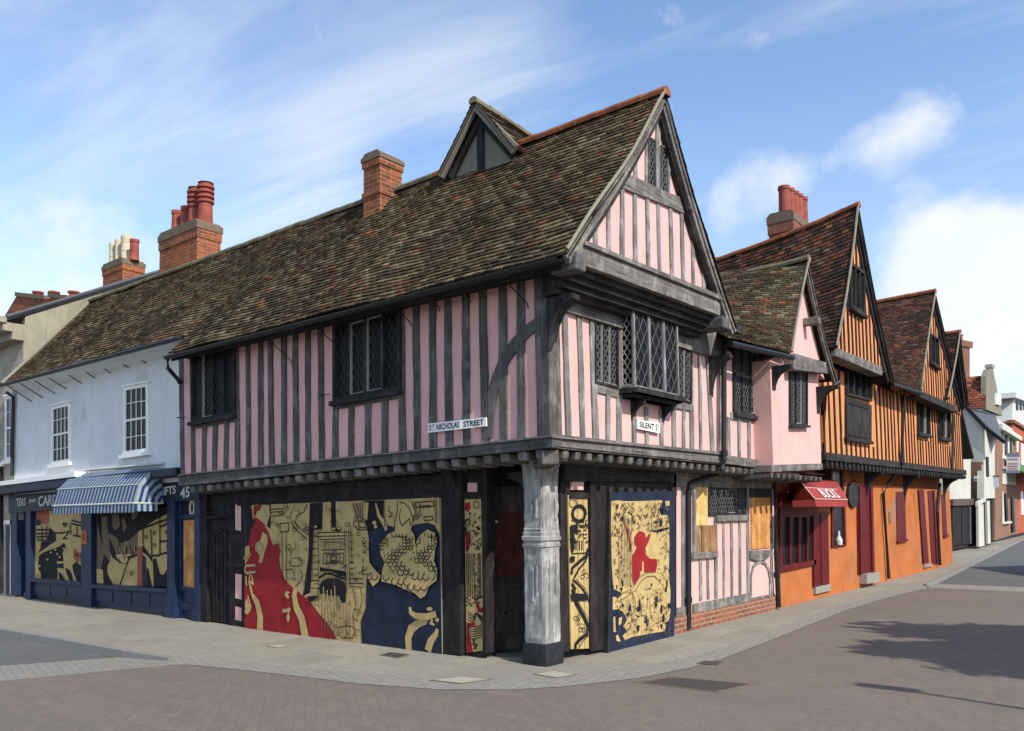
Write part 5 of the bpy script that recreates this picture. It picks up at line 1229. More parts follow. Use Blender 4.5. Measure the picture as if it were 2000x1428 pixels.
b = MB(); b.tube([FWh.P(FWh.px(24,768), .12), FWh.P(FWh.px(31,776), .06), FWh.P(FWh.px(29,930), .06)], .04, 8); b.build('downpipe', M['iron'], wh)
b = MB()
for x, y in ((44,757),(66,750),(90,742),(112,733),(142,722),(169,712),(199,702),(234,692),(268,683)):
    p = FWh.px(x, y); q = FWh.px(x+20, y+27); b.tube([FWh.P(p, .33), FWh.P(q, .03)], .011, 6)
split(b, 'iron_strap', M['iron'], wh)
def sash(parent, fr, q, cols=4, fm='white', name='sash_window', lab=None):
    W_ = math.hypot(q[1][0]-q[0][0], q[1][1]-q[0][1]); H_ = math.hypot(q[3][0]-q[0][0], q[3][1]-q[0][1])
    Q = lambda s0, s1, t0, t1: [bil(q, s0, t0), bil(q, s1, t0), bil(q, s1, t1), bil(q, s0, t1)]
    fs = .09/W_; ft = .07/H_; f = MB()
    f.prism(fr, Q(0, fs, 0, 1), -.03, .035); f.prism(fr, Q(1-fs, 1, 0, 1), -.03, .035); f.prism(fr, Q(fs, 1-fs, 1-ft, 1), -.03, .035); f.prism(fr, Q(fs, 1-fs, 0, ft), -.03, .033)
    f.prism(fr, Q(-.06, 1.06, -.055, .0), -.03, .09); f.prism(fr, Q(-.04, 1.04, 1, 1.03), -.03, .07)
    f.prism(fr, Q(fs, 1-fs, .485, .515), -.0, .028)
    for i in range(1, cols): s = fs+(1-2*fs)*i/cols; e = .007/W_; f.prism(fr, Q(s-e, s+e, ft, 1-ft), 0, .022)
    for t in (.25, .75): e = .007/H_; f.prism(fr, Q(fs, 1-fs, t-e, t+e), 0, .02)
    o = f.build(name, M[fm], parent, part_label=lab); g = MB(); g.prism(fr, Q(fs*.6, 1-fs*.6, ft*.6, 1-ft*.6), -.02, .006); g.build('pane', M['glass2'], o); return o
sash(wh, FWh, [FWh.px(102,908), FWh.px(140,902), FWh.px(139,786), FWh.px(103,795)])
sash(wh, FWh, [FWh.px(243,889), FWh.px(293,882), FWh.px(292,748), FWh.px(244,757)])
# shopfront (plane y = -.02)
SF = FY(-.02)
def TS(mb, pts, d0, d1, fr=SF): mb.prism(fr, [fr.px(*p) for p in pts], d0, d1)
b = MB(); TS(b, [(22,1002),(395,976),(395,938),(22,968)], -.25, .06); fas = b.build('fascia', M['slateblue'], wh)
b = MB(); TS(b, [(10,968),(378,930),(378,914),(10,952)], -.3, .34, FY(-.0)); b.build('cornice', M['slateblue'], wh, bevel=.015)
b = MB(); TS(b, [(9,952),(180,932),(180,922),(9,944)], -.2, .36, FY(-.0)); b.build('cornice_flashing', M['white'], wh)
s_ = MB()
FT = SF.off(.06)
def TX(w, pts, mi=0, bold=True): text_mesh(w, s_, SF, [SF.off(0).px(*p) for p in pts], mi, .005, .062, bold=bold)
TX('TEAS', [(38,990),(56,987),(56,972),(38,974)]); TX('from', [(63,984),(76,980),(76,971),(63,973)]); TX('CARDS', [(81,990),(126,984),(126,965),(81,969)])
TX('GIFTS', [(316,970),(350,964),(350,948),(316,953)]); TX('45', [(359,974),(377,971),(377,950),(359,953)])
s_.build('lettering', M['grey_w'], fas)
b = MB()
for q in ([(24,1162),(36,1163),(36,1000),(24,1001)], [(54,1168),(63,1170),(63,998),(54,999)], [(162,1186),(182,1189),(182,988),(162,990)], [(330,1209),(345,1210),(345,976),(330,977)], [(383,1216),(394,1218),(394,974),(383,975)]): TS(b, q, -.2, .04)
for q in ([(160,1188),(184,1192),(184,1172),(160,1168)], [(328,1211),(347,1214),(347,1190),(328,1186)], [(381,1218),(396,1220),(396,1196),(381,1194)], [(52,1170),(65,1172),(65,1158),(52,1157)]): TS(b, q, -.2, .065)
split(b, 'pilaster', M['blue'], wh, bevel=.008)
b = MB()
TS(b, [(63,1166),(162,1180),(162,1138),(63,1132)], -.2, -.03); TS(b, [(182,1186),(330,1204),(330,1150),(182,1142)], -.2, -.03)
for x0, x1 in ((66,96),(98,128),(130,160)):
    for (ya, yb) in ((1142,1160),): TS(b, [(x0,yb+(x0-60)*.1),(x1,yb+(x1-60)*.1),(x1,ya+(x1-60)*.06),(x0,ya+(x0-60)*.06)], -.03, -.015)
for x0, x1 in ((186,218),(221,254),(257,290),(293,326)): TS(b, [(x0,1174+(x0-182)*.10),(x1,1174+(x1-182)*.10),(x1,1152+(x1-182)*.06),(x0,1152+(x0-182)*.06)], -.03, -.015)
split(b, 'stall_riser', M['blue'], wh, bevel=.006)
b = MB(); TS(b, [(63,1136),(162,1142),(162,1136),(63,1130)], -.1, .05); TS(b, [(182,1148),(330,1157),(330,1150),(182,1141)], -.1, .05); split(b, 'shop_sill', M['blue'], wh)
b = MB(); TS(b, [(63,1175),(162,1188),(162,1176),(63,1164)], -.2, -.02); TS(b, [(182,1190),(330,1211),(330,1200),(182,1182)], -.2, -.02); split(b, 'plinth', M['black'], wh)
b = MB(); TS(b, [(345,1212),(383,1217),(383,976),(345,979)], -.25, -.06)
for q in ([(345,1212),(351,1213),(351,976),(345,977)], [(378,1216),(383,1217),(383,974),(378,975)], [(351,1152),(378,1156),(378,1149),(351,1145)], [(351,1014),(378,1012),(378,1004),(351,1006)], [(351,1190),(378,1194),(378,1180),(351,1177)]): TS(b, q, -.06, -.03)
dd = b.build('shop_door', M['blue'], wh)
b = MB(); TS(b, [(354,1148),(378,1152),(378,1015),(354,1017)], -.06, -.045); b.build('door_board', M['osb'], dd)
b = MB(); TS(b, [(355,1003),(376,1002),(376,980),(355,982)], -.06, -.05); b.build('fanlight', M['glass2'], dd)
b = MB(); zf, uf = SF.px(371,992)[1], SF.px(371,992)[0]
b.prism(SF, stroke([(uf+.07*math.cos(a), zf+.13*math.sin(a)) for a in [2*math.pi*i/14 for i in range(15)]], .045), -.05, -.035); b.build('door_number', M['buff'], dd, part_label='pale painted figure 0 above the door')
b = MB(); TS(b, [(36,1163),(54,1167),(54,1000),(36,1001)], -.3, -.12); b.build('side_door', M['blue'], wh)
b = MB(); TS(b, [(46,1118),(53,1118),(53,1021),(46,1021)], -.12, -.10); b.build('door_board', M['osb'], wh)
# painted window boards
zb2 = lambda x, y: (30+x/6.45, 990+y/6.45)
MS = [M['ochre'], flat('terracotta_paint', (.30,.085,.045), .75, .2), M['navy'], M['ink'], M['cap']]
P_ = Art(SF, [(205,905),(850,945),(860,-10),(228,10)], zb2, 0, -.06)
P_.d = -.0595; 
P_.poly([(228,0),(392,0),(392,200),(330,222),(290,215),(228,160)], 1); P_.poly([(228,160),(290,180),(285,235),(228,235)], 2)
P_.poly([(400,250),(440,300),(475,330),(480,430),(420,470),(330,530),(260,580),(245,600),(280,530),(290,440),(350,430),(380,370)], 3)
P_.poly([(265,620),(340,570),(420,540),(520,500),(560,470),(580,455),(600,500),(560,580),(570,680),(575,780),(490,770),(500,830),(490,915),(290,905),(285,820),(262,800),(250,720),(262,660)], 3)
P_.poly([(680,740),(730,690),(780,730),(820,790),(848,850),(848,945),(740,935),(700,840)], 3); P_.poly([(590,770),(640,790),(680,850),(690,935),(650,930),(620,860)], 3); P_.poly([(510,820),(550,850),(600,930),(520,920)], 3)
P_.poly([(695,520),(745,560),(790,590),(770,690),(740,700),(700,650)], 1)
for pts in ([(440,330),(560,330),(650,310)], [(650,310),(600,370),(570,400),(620,400)], [(680,170),(860,220)], [(670,210),(860,250)], [(700,360),(860,390)], [(660,230),(670,340)], [(745,240),(745,350)], [(800,240),(805,360)], [(570,210),(620,215),(590,245),(570,215)], [(240,290),(400,290)], [(240,340),(395,335)], [(240,380),(380,375)], [(250,420),(340,420)], [(310,240),(310,420)], [(370,230),(360,400)], [(800,590),(800,700)], [(730,590),(760,620)]): P_.line(pts, .035, 3)
P_.d = -.057
for cx, cy in ((505,595),(535,635),(380,665),(285,745),(480,540),(425,575),(590,530)): P_.blob(cx, cy, 14, 14, 0, 7)
P_.line([(255,615),(340,560),(420,520),(470,480),(540,455)], .03, 0); P_.poly([(490,690),(590,690),(590,710),(490,720)], 0)
P_.done('painted_board', 'painted board of a dark street scene with an orange-red patch, in the left shop window')
P_ = Art(SF, [(985,980),(1940,1020),(1945,0),(990,0)], zb2, 4, -.06)
MS2 = M['ochre']
P_.d = -.0595
P_.poly([(1160,600),(1500,600),(1510,300),(1700,150),(1945,60),(1945,1020),(1290,985),(1180,930)], 0)
P_.poly([(1005,100),(1060,100),(1100,600),(1060,770),(1005,760)], 4)
P_.poly([(1000,0),(1500,0),(1945,0),(1945,50),(1700,180),(1520,310),(1400,420),(1300,460),(1250,400),(1150,330),(1100,400),(1060,500),(1000,200)], 3)
for q in ([(1050,120),(1120,120),(1135,400),(1110,640),(1075,640),(1060,400)], [(1180,90),(1260,90),(1290,240),(1220,300),(1190,250)], [(1300,150),(1340,140),(1370,260),(1330,330)], [(1420,60),(1520,50),(1500,120),(1440,180)]): P_.poly(q, 4)
P_.d = -.0575
P_.poly([(1085,600),(1150,690),(1120,740),(1110,820),(1190,985),(1080,970),(1070,800),(1045,780)], 3)
P_.poly([(990,780),(1075,795),(1080,965),(992,960)], 0); P_.poly([(1170,680),(1240,690),(1290,740),(1380,740),(1390,770),(1280,985),(1200,970),(1140,860),(1130,740)], 0)
P_.poly([(1505,500),(1565,510),(1565,1000),(1505,1000)], 1); P_.poly([(1565,600),(1610,640),(1615,1005),(1565,1000)], 2)
P_.poly([(1570,470),(1620,550),(1690,640),(1690,700),(1640,620),(1570,570)], 3); P_.poly([(1620,770),(1640,780),(1690,1010),(1620,1005)], 3)
P_.poly([(1700,660),(1740,650),(1760,740),(1790,850),(1840,860),(1900,740),(1945,760),(1945,1020),(1710,1010)], 3); P_.poly([(1150,400),(1200,500),(1240,640),(1300,700),(1370,720),(1400,640),(1500,600),(1500,620),(1420,650),(1360,720),(1290,710),(1190,640),(1160,560)], 3)
for pts in ([(1400,650),(1290,975)], [(1790,0),(1790,600)], [(1800,440),(1945,420)], [(1800,600),(1860,580),(1945,590)], [(1500,300),(1945,130)], [(1690,620),(1790,610)], [(1380,640),(1500,610)], [(1800,250),(1945,190)], [(1580,260),(1580,460)], [(1680,300),(1690,600)]): P_.line(pts, .035, 3)
for cx, cy in ((1885,500),(1720,330),(1620,380),(1870,320),(1430,840),(1860,170),(1720,480)): P_.poly([(cx-14,cy-26),(cx+14,cy-26),(cx+14,cy+26),(cx-14,cy+26)], 4)
for i in range(26): x = rnd.uniform(1250,1500); yy = rnd.uniform(420,600); P_.line([(x,yy),(x+rnd.uniform(-8,8),yy+rnd.uniform(30,90))], .02, rnd.choice([3,3,0]))
P_.done('painted_board', 'painted board of a shaded street with red post, in the wider shop window')
b = MB(); TS(b, [(163,1063),(174,1063),(174,1036),(163,1036)], .042, .05); o = b.build('poster', flat('orange_poster', (.45,.11,.03))); tag(o, 'small orange poster on the blue pillar between the two painted boards', 'poster')
b = MB(); TS(b, [(167,1056),(170,1056),(170,1042),(167,1042)], .05, .052); b.build('printed_mark', M['black'], o)
# awning
aw0 = SF.px(163, 950)[0]; aw1 = SF.px(326, 935)[0]; zt_ = SF.px(326,912)[1]
DA = .92
prof = [(0.06, zt_), (.27, zt_-.12), (.46, zt_-.34), (.54, zt_-.66)]
b = MB(); n = 50
xs = [aw0+(aw1-aw0)*i/n for i in range(n+1)]
YO = -.08
for i in range(n):
    mi = i % 2; 
    for (d0, z0), (d1, z1) in zip(prof[:-1], prof[1:]): b.poly([(xs[i],YO-d0,z0),(xs[i],YO-d1,z1),(xs[i+1],YO-d1,z1),(xs[i+1],YO-d0,z0)], mi)
for k in range(3):  # quarter-round ends: concentric stripes
    pass
ctr = (.0, zt_-.66)
for X_ in (aw1, aw0):
    for k in range(9):
        f0 = k/9; f1 = (k+1)/9; mi = (k+1) % 2
        P0 = [(ctr[0]+(d-ctr[0])*f0, ctr[1]+(z-ctr[1])*f0) for d, z in prof]; P1 = [(ctr[0]+(d-ctr[0])*f1, ctr[1]+(z-ctr[1])*f1) for d, z in prof]
        for j in range(3): b.poly([(X_, YO-P0[j][0], P0[j][1]), (X_, YO-P0[j+1][0], P0[j+1][1]), (X_, YO-P1[j+1][0], P1[j+1][1]), (X_, YO-P1[j][0], P1[j][1])], mi)
aw = b.build('awning', [M['cblue'], M['cwhite']], wh, smooth='keep')
b = MB()
for i in range(n): b.poly([(xs[i],YO-.545,zt_-.69),(xs[i+1],YO-.545,zt_-.69),(xs[i+1],YO-.55,zt_-.83),((xs[i]+xs[i+1])/2,YO-.55,zt_-.85),(xs[i],YO-.55,zt_-.83)], i % 2)
m_ = 10
for i in range(m_):
    y0_ = YO-.54+.54*i/m_; y1_ = YO-.54+.54*(i+1)/m_
    if i > 7: break
    b.poly([(aw1+.003,y0_,zt_-.69),(aw1+.003,y1_,zt_-.69),(aw1+.003,y1_,zt_-.82),(aw1+.003,y0_,zt_-.82)], i % 2)
b.build('valance', [M['cblue'], M['cwhite']], aw, smooth='keep')
b = MB(); b.tube([(aw0,YO-.54,zt_-.675),(aw1,YO-.54,zt_-.675)], .018, 8); b.tube([(aw1,YO-.54,zt_-.675),(aw1,YO,zt_-.675)], .014, 8); b.tube([(aw0,YO-.54,zt_-.675),(aw0,YO,zt_-.675)], .014, 8); b.tube([(aw0,YO-.46,zt_-.335),(aw1,YO-.46,zt_-.335)], .012, 6); b.tube([(aw0-.2,YO-.03,zt_+.06),(aw1,YO-.03,zt_+.06)], .025, 8)
split(b, 'awning_rail', M['grey_w'], aw)
# chimney behind the white house roof
chimney(wh, 313, 386, 432, 430, 1.45, 6.2, 'brick', capz=.36, band=1.35, pots=((346,412,.12,'terra','plain'),(364,404,.12,'terra','plain'),(382,366,.15,'terra','louvre'),(402,356,.155,'terra','louvre')))
# ================================================================== CREAM HOUSE AT THE FAR LEFT
ch = thing('gabled_house', 'tall cream and brick house with slate roof at the far left end of the row', 'house', (-18,0,-.05))
GX = FX(xb-.03)
def GY(px_, py_): return GX.px(px_, py_)
p0 = GY(40,616); p1 = GY(330,530)
b = MB(); b.prism(GX, [(-.02,-.3),(p1[0]+2.5,-.3),(p1[0]+2.5,p1[1]-1.0),(p1[0],p1[1]),(-.02,p0[1])], -.3, 0); b.build('gable_wall', M['cream'], ch)
b = MB(); b.prism(FY(-.02), [(xb-.34,-.3),(xb-5,-.3),(xb-5,p0[1]-.1),(xb-.34,p0[1]-.1)][::-1], -.25, 0); b.prism(FY(-.03), [(xb-.33,-.3),(xb-.04,-.3),(xb-.04,p0[1]-.3),(xb-.33,p0[1]-.3)], -.2, .0); split(b, 'front_wall', M['brick_y'], ch)
sl_ = (p1[1]-p0[1])/(p1[0]-p0[0])
b = MB()
v1 = [(xb-6,-.45,p0[1]-.2*sl_),(xb+.02,-.45,p0[1]-.2*sl_),(xb+.02,p1[0],p1[1]+.08),(xb-6,p1[0],p1[1]+.08)]
b.hexa([Vector(q)-Vector((0,0,.09)) for q in v1]+[Vector(q) for q in v1]); v2 = [(xb-6,p1[0]+3.5,p1[1]-1.6),(xb+.02,p1[0]+3.5,p1[1]-1.6),(xb+.02,p1[0],p1[1]+.08),(xb-6,p1[0],p1[1]+.08)]
b.hexa([Vector(q)-Vector((0,0,.09)) for q in v2]+[Vector(q) for q in v2]); split(b, 'roof_slope', M['slate'], ch)
b = MB(); b.box((xb-6,-.5,p0[1]-.42),(xb+.0,-.03,p0[1]-.22)); b.box((xb-6,-.3,p0[1]-.60),(xb+.0,-.03,p0[1]-.42)); b.box((xb-6,-.62,p0[1]-.24),(xb+.04,-.44,p0[1]-.1)); split(b, 'cornice', M['cream'], ch)
b = MB(); b.tube([Vector(v1[1])+Vector((.01,0,.0)), Vector(v1[2])+Vector((.01,0,0))], .05, 6); b.build('verge', M['slate'], ch)
fc = FY(-.03)
sash(ch, fc, [fc.px(12,900), fc.px(27,897), fc.px(27,772), fc.px(12,776)], 2)
b = MB(); q = [fc.px(x, y) for x, y in ((14,1160),(22,1161),(22,1025),(14,1025))]; b.prism(fc, q, 0, .04); b.build('front_door', M['slateblue'], ch)
b = MB(); 
for q in ([(12.5,1160),(14,1160),(14,1020),(12.5,1020)], [(22,1161),(23.5,1161),(23.5,1016),(22,1016)], [(10,1025),(25,1024),(25,1016),(10,1017)]): b.prism(fc, [fc.px(*p) for p in q], 0, .03)
b.build('door_frame', M['white'], ch)
b = MB(); q = [fc.px(x, y) for x, y in ((-25,1157),(6,1158),(6,912),(-25,914))]; b.prism(fc, q, 0, .06); b.build('neighbour_shopfront', M['black_wood'], ch)
b = MB(); q = [fc.px(x, y) for x, y in ((-25,912),(8,911),(8,902),(-25,903))]; b.prism(fc, q, 0, .12); b.build('shopfront_cornice', M['white'], ch)
chimney(ch, 202, 240, 282, 505, 3.0, 6.0, 'brick', capz=.3, band=.7, pots=((222,476,.11,'buff','ring'),(233,470,.11,'buff','ring'),(247,462,.135,'buff','ring'),(263,468,.125,'terra','plain')))
# broad stack of the next house
b = MB(); fy = FY(2.4); q = [fy.px(*p) for p in ((-30,700),(-30,640),(6,622),(36,572),(88,580),(98,588),(98,576),(130,576),(130,640),(130,700))]
b.prism(fy, q, -.9, 0); st_ = b.build('chimney', M['brick'], ch)
b = MB()
for x0, x1, y0_ in ((32,90,571),(96,133,572)): b.prism(fy, [fy.px(x0,y0_+8), fy.px(x1,y0_+14), fy.px(x1,y0_+6), fy.px(x0,y0_)], -.95, .05)
split(b, 'capping', M['cap'], st_)
for x in (44,75,113):
    z0 = fy.px(x,575)[1]; X_ = fy.px(x,575)[0]; b = MB(); b.lathe(X_, 2.85, [(.13,z0),(.12,z0+.10),(.17,z0+.12),(.17,z0+.17),(.1,z0+.18)], 14); b.build('chimney_pot', M['terra'], st_)
# ================================================================== ORANGE ROW
def striped(mb, fr, poly, u0, u1, sp, w, zlo, zhi, rects=(), d=.02, jit=.25):
    u = u0
    while u < u1:
        segs = [(zlo, zhi)]
        for (a, b_, za, zb) in rects:
            if a-.02 < u < b_+.02:
                ns = []
                for s0, s1 in segs:
                    if zb <= s0 or za >= s1: ns.append((s0, s1))
                    else:
                        if za > s0: ns.append((s0, za))
                        if zb < s1: ns.append((zb, s1))
                segs = ns
        for s0, s1 in segs:
            if s1-s0 > .08: timber(mb, fr, (u+random.uniform(-.01,.01), s0), (u+random.uniform(-.02,.02), s1), w*random.uniform(.85,1.15), d, cl=poly, wob=.006)
        u += sp*random.uniform(1-jit*.5, 1+jit*.5)
def rect_of(q): return (min(p[0] for p in q), max(p[0] for p in q), min(p[1] for p in q), max(p[1] for p in q))
og = thing('orange_timber_house', 'orange plastered timber-framed house with the tall sharp gable, large shuttered window and red ground-floor door', 'house', (0,9.5,-.05))
OG2 = thing('orange_timber_house', 'orange timber-framed house with lower second gable, two small upper windows, narrow red doors', 'house', (0,16,-.05))
OJ = .42; RO = FX(OJ); GO = FX(.78); VO = .90
y_s = RO.px(1609,880)[0]; y_m = RO.px(1762,900)[0]; y_e = RO.px(1882,915)[0]
ym_g = R0f.px(1737,1130)[0]
bl_, br2 = RO.px(1612,884), RO.px(1880,918)
zl = lambda u: bl_[1]+(br2[1]-bl_[1])*(u-bl_[0])/(br2[0]-bl_[0])
aO = FX(VO).px(1677,400); rO = FX(VO).px(1747,742)
lO = (aO[0]-(rO[0]-aO[0])*.80, rO[1]+.15)
a2 = FX(VO).px(1827,569); r2_ = FX(VO).px(1884,797); l2 = FX(VO).px(1800,762)
a3 = FX(VO).px(1876,648); r3 = FX(VO).px(1893,790); l3 = (a3[0]-2.3, r2_[1]+.05)
# walls
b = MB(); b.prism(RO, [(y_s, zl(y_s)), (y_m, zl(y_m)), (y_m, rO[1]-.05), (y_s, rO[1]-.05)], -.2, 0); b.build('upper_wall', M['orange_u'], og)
g2 = FX(.84); gA, gB = g2.px(1633,686), g2.px(1724,724); gz = lambda u, a, c: a[1]+(c[1]-a[1])*(u-a[0])/(c[0]-a[0])
gp1 = [(lO[0]+.3, gz(lO[0]+.3, gA, gB)), (rO[0]-.16, gz(rO[0]-.16, gA, gB)), (aO[0], aO[1]-.15)]
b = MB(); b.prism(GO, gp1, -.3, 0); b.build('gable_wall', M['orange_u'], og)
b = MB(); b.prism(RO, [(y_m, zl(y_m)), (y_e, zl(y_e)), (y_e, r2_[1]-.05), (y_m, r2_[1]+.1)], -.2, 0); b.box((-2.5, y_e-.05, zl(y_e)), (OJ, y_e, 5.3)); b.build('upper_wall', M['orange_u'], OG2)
gA2, gB2 = g2.px(1798,769), g2.px(1866,799)
gp2 = [(l2[0]+.1, gz(l2[0]+.1, gA2, gB2)), (r2_[0]-.1, gz(r2_[0]-.1, gA2, gB2)), (a2[0], a2[1]-.15)]
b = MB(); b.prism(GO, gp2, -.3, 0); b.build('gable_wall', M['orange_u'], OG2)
# windows of upper floors
wA = [GO.px(1656,600), GO.px(1684,618), GO.px(1684,532), GO.px(1656,512)]
wB = [RO.px(1649,848), RO.px(1698,858), RO.px(1698,722), RO.px(1649,706)]
wC = [GO.px(1814,708), GO.px(1830,720), GO.px(1830,662), GO.px(1814,652)]
wD = [RO.px(1790,848), RO.px(1812,852), RO.px(1812,788), RO.px(1790,782)]; wE = [RO.px(1832,856), RO.px(1852,860), RO.px(1852,800), RO.px(1832,796)]
leaded(og, GO, wA, 3, .07, .05, 'dark', lat=False); leaded(OG2, GO, wC, 2, .06, .05, 'dark', lat=False)
leaded(OG2, RO, wD, 3, .06, .05, 'dark', lat=False, bright=(1,)); leaded(OG2, RO, wE, 3, .06, .05, 'dark', lat=False, bright=(1,))
wo = leaded(og, RO, [RO.px(1649,772), RO.px(1698,785), RO.px(1698,722), RO.px(1649,706)], 4, .06, .05, 'dark', lat=False, sill=False)
b = MB(); q = [RO.px(1649,855), RO.px(1692,862), RO.px(1692,790), RO.px(1649,776)]; b.prism(RO, q, -.02, .06)
b.prism(RO, [bil(q,.04,.06),bil(q,.96,.06),bil(q,.96,.1),bil(q,.04,.1)], .06, .075); b.prism(RO, [bil(q,.04,.85),bil(q,.96,.85),bil(q,.96,.9),bil(q,.04,.9)], .06, .075)
b.prism(RO, [bil(q,-.03,-.08),bil(q,1.15,-.08),bil(q,1.15,.0),bil(q,-.03,.0)], -.02, .10); b.prism(RO, [bil(q,1.02,0),bil(q,1.16,0),bil(q,1.16,1.0),bil(q,1.02,1.0)], -.02, .05)
b.build('shutter', M['dark'], og)
b = MB()
R_ = [rect_of([RO.px(1649,862), RO.px(1698,870), RO.px(1698,712), RO.px(1649,700)])]
pl1 = [(y_s, zl(y_s)-.02), (y_m, zl(y_m)-.02), (y_m, rO[1]-.0), (y_s, rO[1]-.0)]
striped(b, RO, pl1, y_s+.05, y_m, .33, .09, zl(y_s)-.3, 5.0, R_)
split(b, 'stud', M['black_wood'], og)
b = MB(); striped(b, GO, gp1, lO[0]+.3, rO[0]-.2, .28, .085, gp1[0][1]-.1, aO[1], [rect_of(wA)]); split(b, 'stud', M['black_wood'], og)
b = MB(); pl2 = [(y_m, zl(y_m)-.02), (y_e, zl(y_e)-.02), (y_e, r2_[1]-.0), (y_m, r2_[1]+.1)]
striped(b, RO, pl2, y_m+.15, y_e, .32, .09, zl(y_e)-.3, 5.0, [rect_of([RO.px(1790,856), RO.px(1812,860), RO.px(1812,770), RO.px(1790,765)]), rect_of([RO.px(1832,866), RO.px(1852,870), RO.px(1852,780), RO.px(1832,775)])])
split(b, 'stud', M['black_wood'], OG2)
b = MB(); striped(b, GO, gp2, l2[0]+.2, r2_[0]-.1, .29, .08, gp2[0][1]-.1, a2[1], [rect_of(wC)]); split(b, 'stud', M['black_wood'], OG2)
b = MB(); g2 = FX(.84); q = [g2.px(1633,696), g2.px(1724,734), g2.px(1723,716), g2.px(1633,678)]; b.prism(g2, q, -.3, 0); b.build('gable_beam', M['wood_y'], og, bevel=.015)
b = MB(); q = [g2.px(1798,776), g2.px(1866,806), g2.px(1865,792), g2.px(1798,762)]; b.prism(g2, q, -.3, 0); b.build('gable_beam', M['dark_y'], OG2, bevel=.015)
# bressummer + joists
for (th_, u0_, u1_) in ((og, y_s, y_m), (OG2, y_m, y_e+.15)):
    b = MB(); z0, z1 = zl(u0_), zl(u1_)
    b.prism(RO, [(u0_, z0-.16), (u1_, z1-.16), (u1_, z1), (u0_, z0)], -.15, .06); b.build('jetty_beam', M['dark_y'], th_, bevel=.01)
    b = MB(); n = int((u1_-u0_)/.30)
    for i in range(n+1):
        u = u0_+.1+(u1_-u0_-.15)*i/n; zc = zl(u)-.16; w_ = .06
        b.box((-.1, u-w_, zc-.13), (OJ+.04, u+w_, zc-.012))
    split(b, 'joist', M['dark'], th_, bevel=.02)
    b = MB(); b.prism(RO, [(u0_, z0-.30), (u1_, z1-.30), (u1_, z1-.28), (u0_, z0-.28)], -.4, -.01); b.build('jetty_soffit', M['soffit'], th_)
    b = MB()
    for x in ((1690,) if th_ is og else (1765,1842)):
        u = R0f.px(x, 950)[0]; bracket(b, R0f, u, zl(u)-.3, .75, OJ, .13)
    split(b, 'jetty_bracket', M['dark'], th_)
# roofs
def roof_unit(parent, lo0, lo1, hi1, hi0, rfoot, pal, ridgem='ridge', bell=.08, gauge=.10, tw=.15, bargew=.16, sag=0):
    b = MB(); S_, n_ = tiles(b, [lo0, lo1, hi1, hi0], pal, bell=bell, gauge=gauge, tw=tw, sag=sag)
    tiles(b, [rfoot, (hi0[0], rfoot[1], rfoot[2]), hi0, hi1], pal, bell=bell, gauge=.2, tw=.3, sag=sag)
    r_ = b.build('roof', M['tile'], parent)
    b = MB(); ridge(b, Vector(hi1)+Vector((.02,0,.02)), Vector(hi0)+Vector((0,0,.03)), .085, sagf=lambda t: -sag*4*t*(1-t)); b.build('ridge_tiles', M[ridgem], r_)
    b = MB(); b.tube([S_(1, t/8)+n_*.03 for t in range(9)], .025, 6); b.build('verge_mortar', M['mortar'], r_)
    barge(parent, hi1[0]-.03, belled((rfoot[1]-.02, rfoot[2]-.03), (hi1[1], hi1[2]-.10), bell), bargew, mt='dark_y')
    b = MB(); b.prism(FX(hi1[0]-.08), stroke(belled((rfoot[1]-.2, rfoot[2]-.05), (hi1[1], hi1[2]-.25), bell), .18), -.25, 0); b.build('rake_shadow_board', M['black_wood'], parent)  # black board behind the barge, stands in for its shadow
    return r_
hO = FX(-6).px(1422, 492)
roof_unit(og, (-6, lO[0], lO[1]-.1), (VO, lO[0], lO[1]), (VO, aO[0], aO[1]), (-6, aO[0], hO[1] if abs(hO[1]-aO[1]) < 1.5 else aO[1]-.6), (VO, rO[0], rO[1]), PAL_RED, bell=.12, bargew=.15, sag=.28)
roof_unit(OG2, (VO-.1, rO[0]+.05, rO[1]-.05), (VO, l2[0], l2[1]), (VO, a2[0], a2[1]), (-3.5, a2[0], a2[1]-.15), (VO, r2_[0], r2_[1]), PAL_RED, bell=.08, bargew=.13)
roof_unit(OG2, (-3, l3[0], l3[1]), (VO, l3[0], l3[1]), (VO, a3[0], a3[1]), (-3.5, a3[0], a3[1]-.1), (VO, r3[0], r3[1]), PAL_RED, bell=.08, bargew=.16)
# chimney stack behind first orange gable
chimney(og, 1500, 1548, 1590, 412, aO[0]+.15, 6.6, 'brick_d', capz=.45, pots=())
st_ = bpy.data.objects.get('chimney.003') 
def side_pots(parent, fx, pts, r, ztop_off=0):
    for (px_, yt, yb) in pts:
        Y_, zt = fx.px(px_, yt); zb = fx.px(px_, yb)[1]; b = MB(); b.lathe(fx.o.x, Y_, [(r*1.05, zb-.2), (r*.95, zt-.09), (r*1.08, zt-.08), (r*1.08, zt), (r*.7, zt)], 14); b.build('chimney_pot', M['terra'], parent)
cst = [o for o in og.children if o.name.startswith('chimney')][0]
Xc = FY(aO[0]+.15).px(1548,420)[0]-.45
side_pots(cst, FX(Xc), ((1531,365,412),(1540,370,414),(1549,376,418),(1557,381,424),(1566,387,432)), .135)
# gutters and pipes
b = MB(); b.tube([(VO-.05, rO[0]+.02, rO[1]-.1), (VO, l2[0], l2[1]-.08)], .05, 8); Pq = FX(OJ+.1)
b.tube([pz(Pq,1764,772), pz(Pq,1763,790), pz(Pq,1762,905), pz(FX(.15),1735,945), pz(FX(.07),1725,965), pz(FX(.07),1736,1130)], .045, 8)
b.tube([pz(Pq,1862,812), pz(Pq,1860,915)], .04, 8); b.tube([pz(FX(.07),1836,945), pz(FX(.07),1831,1000), pz(FX(.07),1836,1104)], .05, 8)
split(b, 'downpipe', M['iron'], OG2)
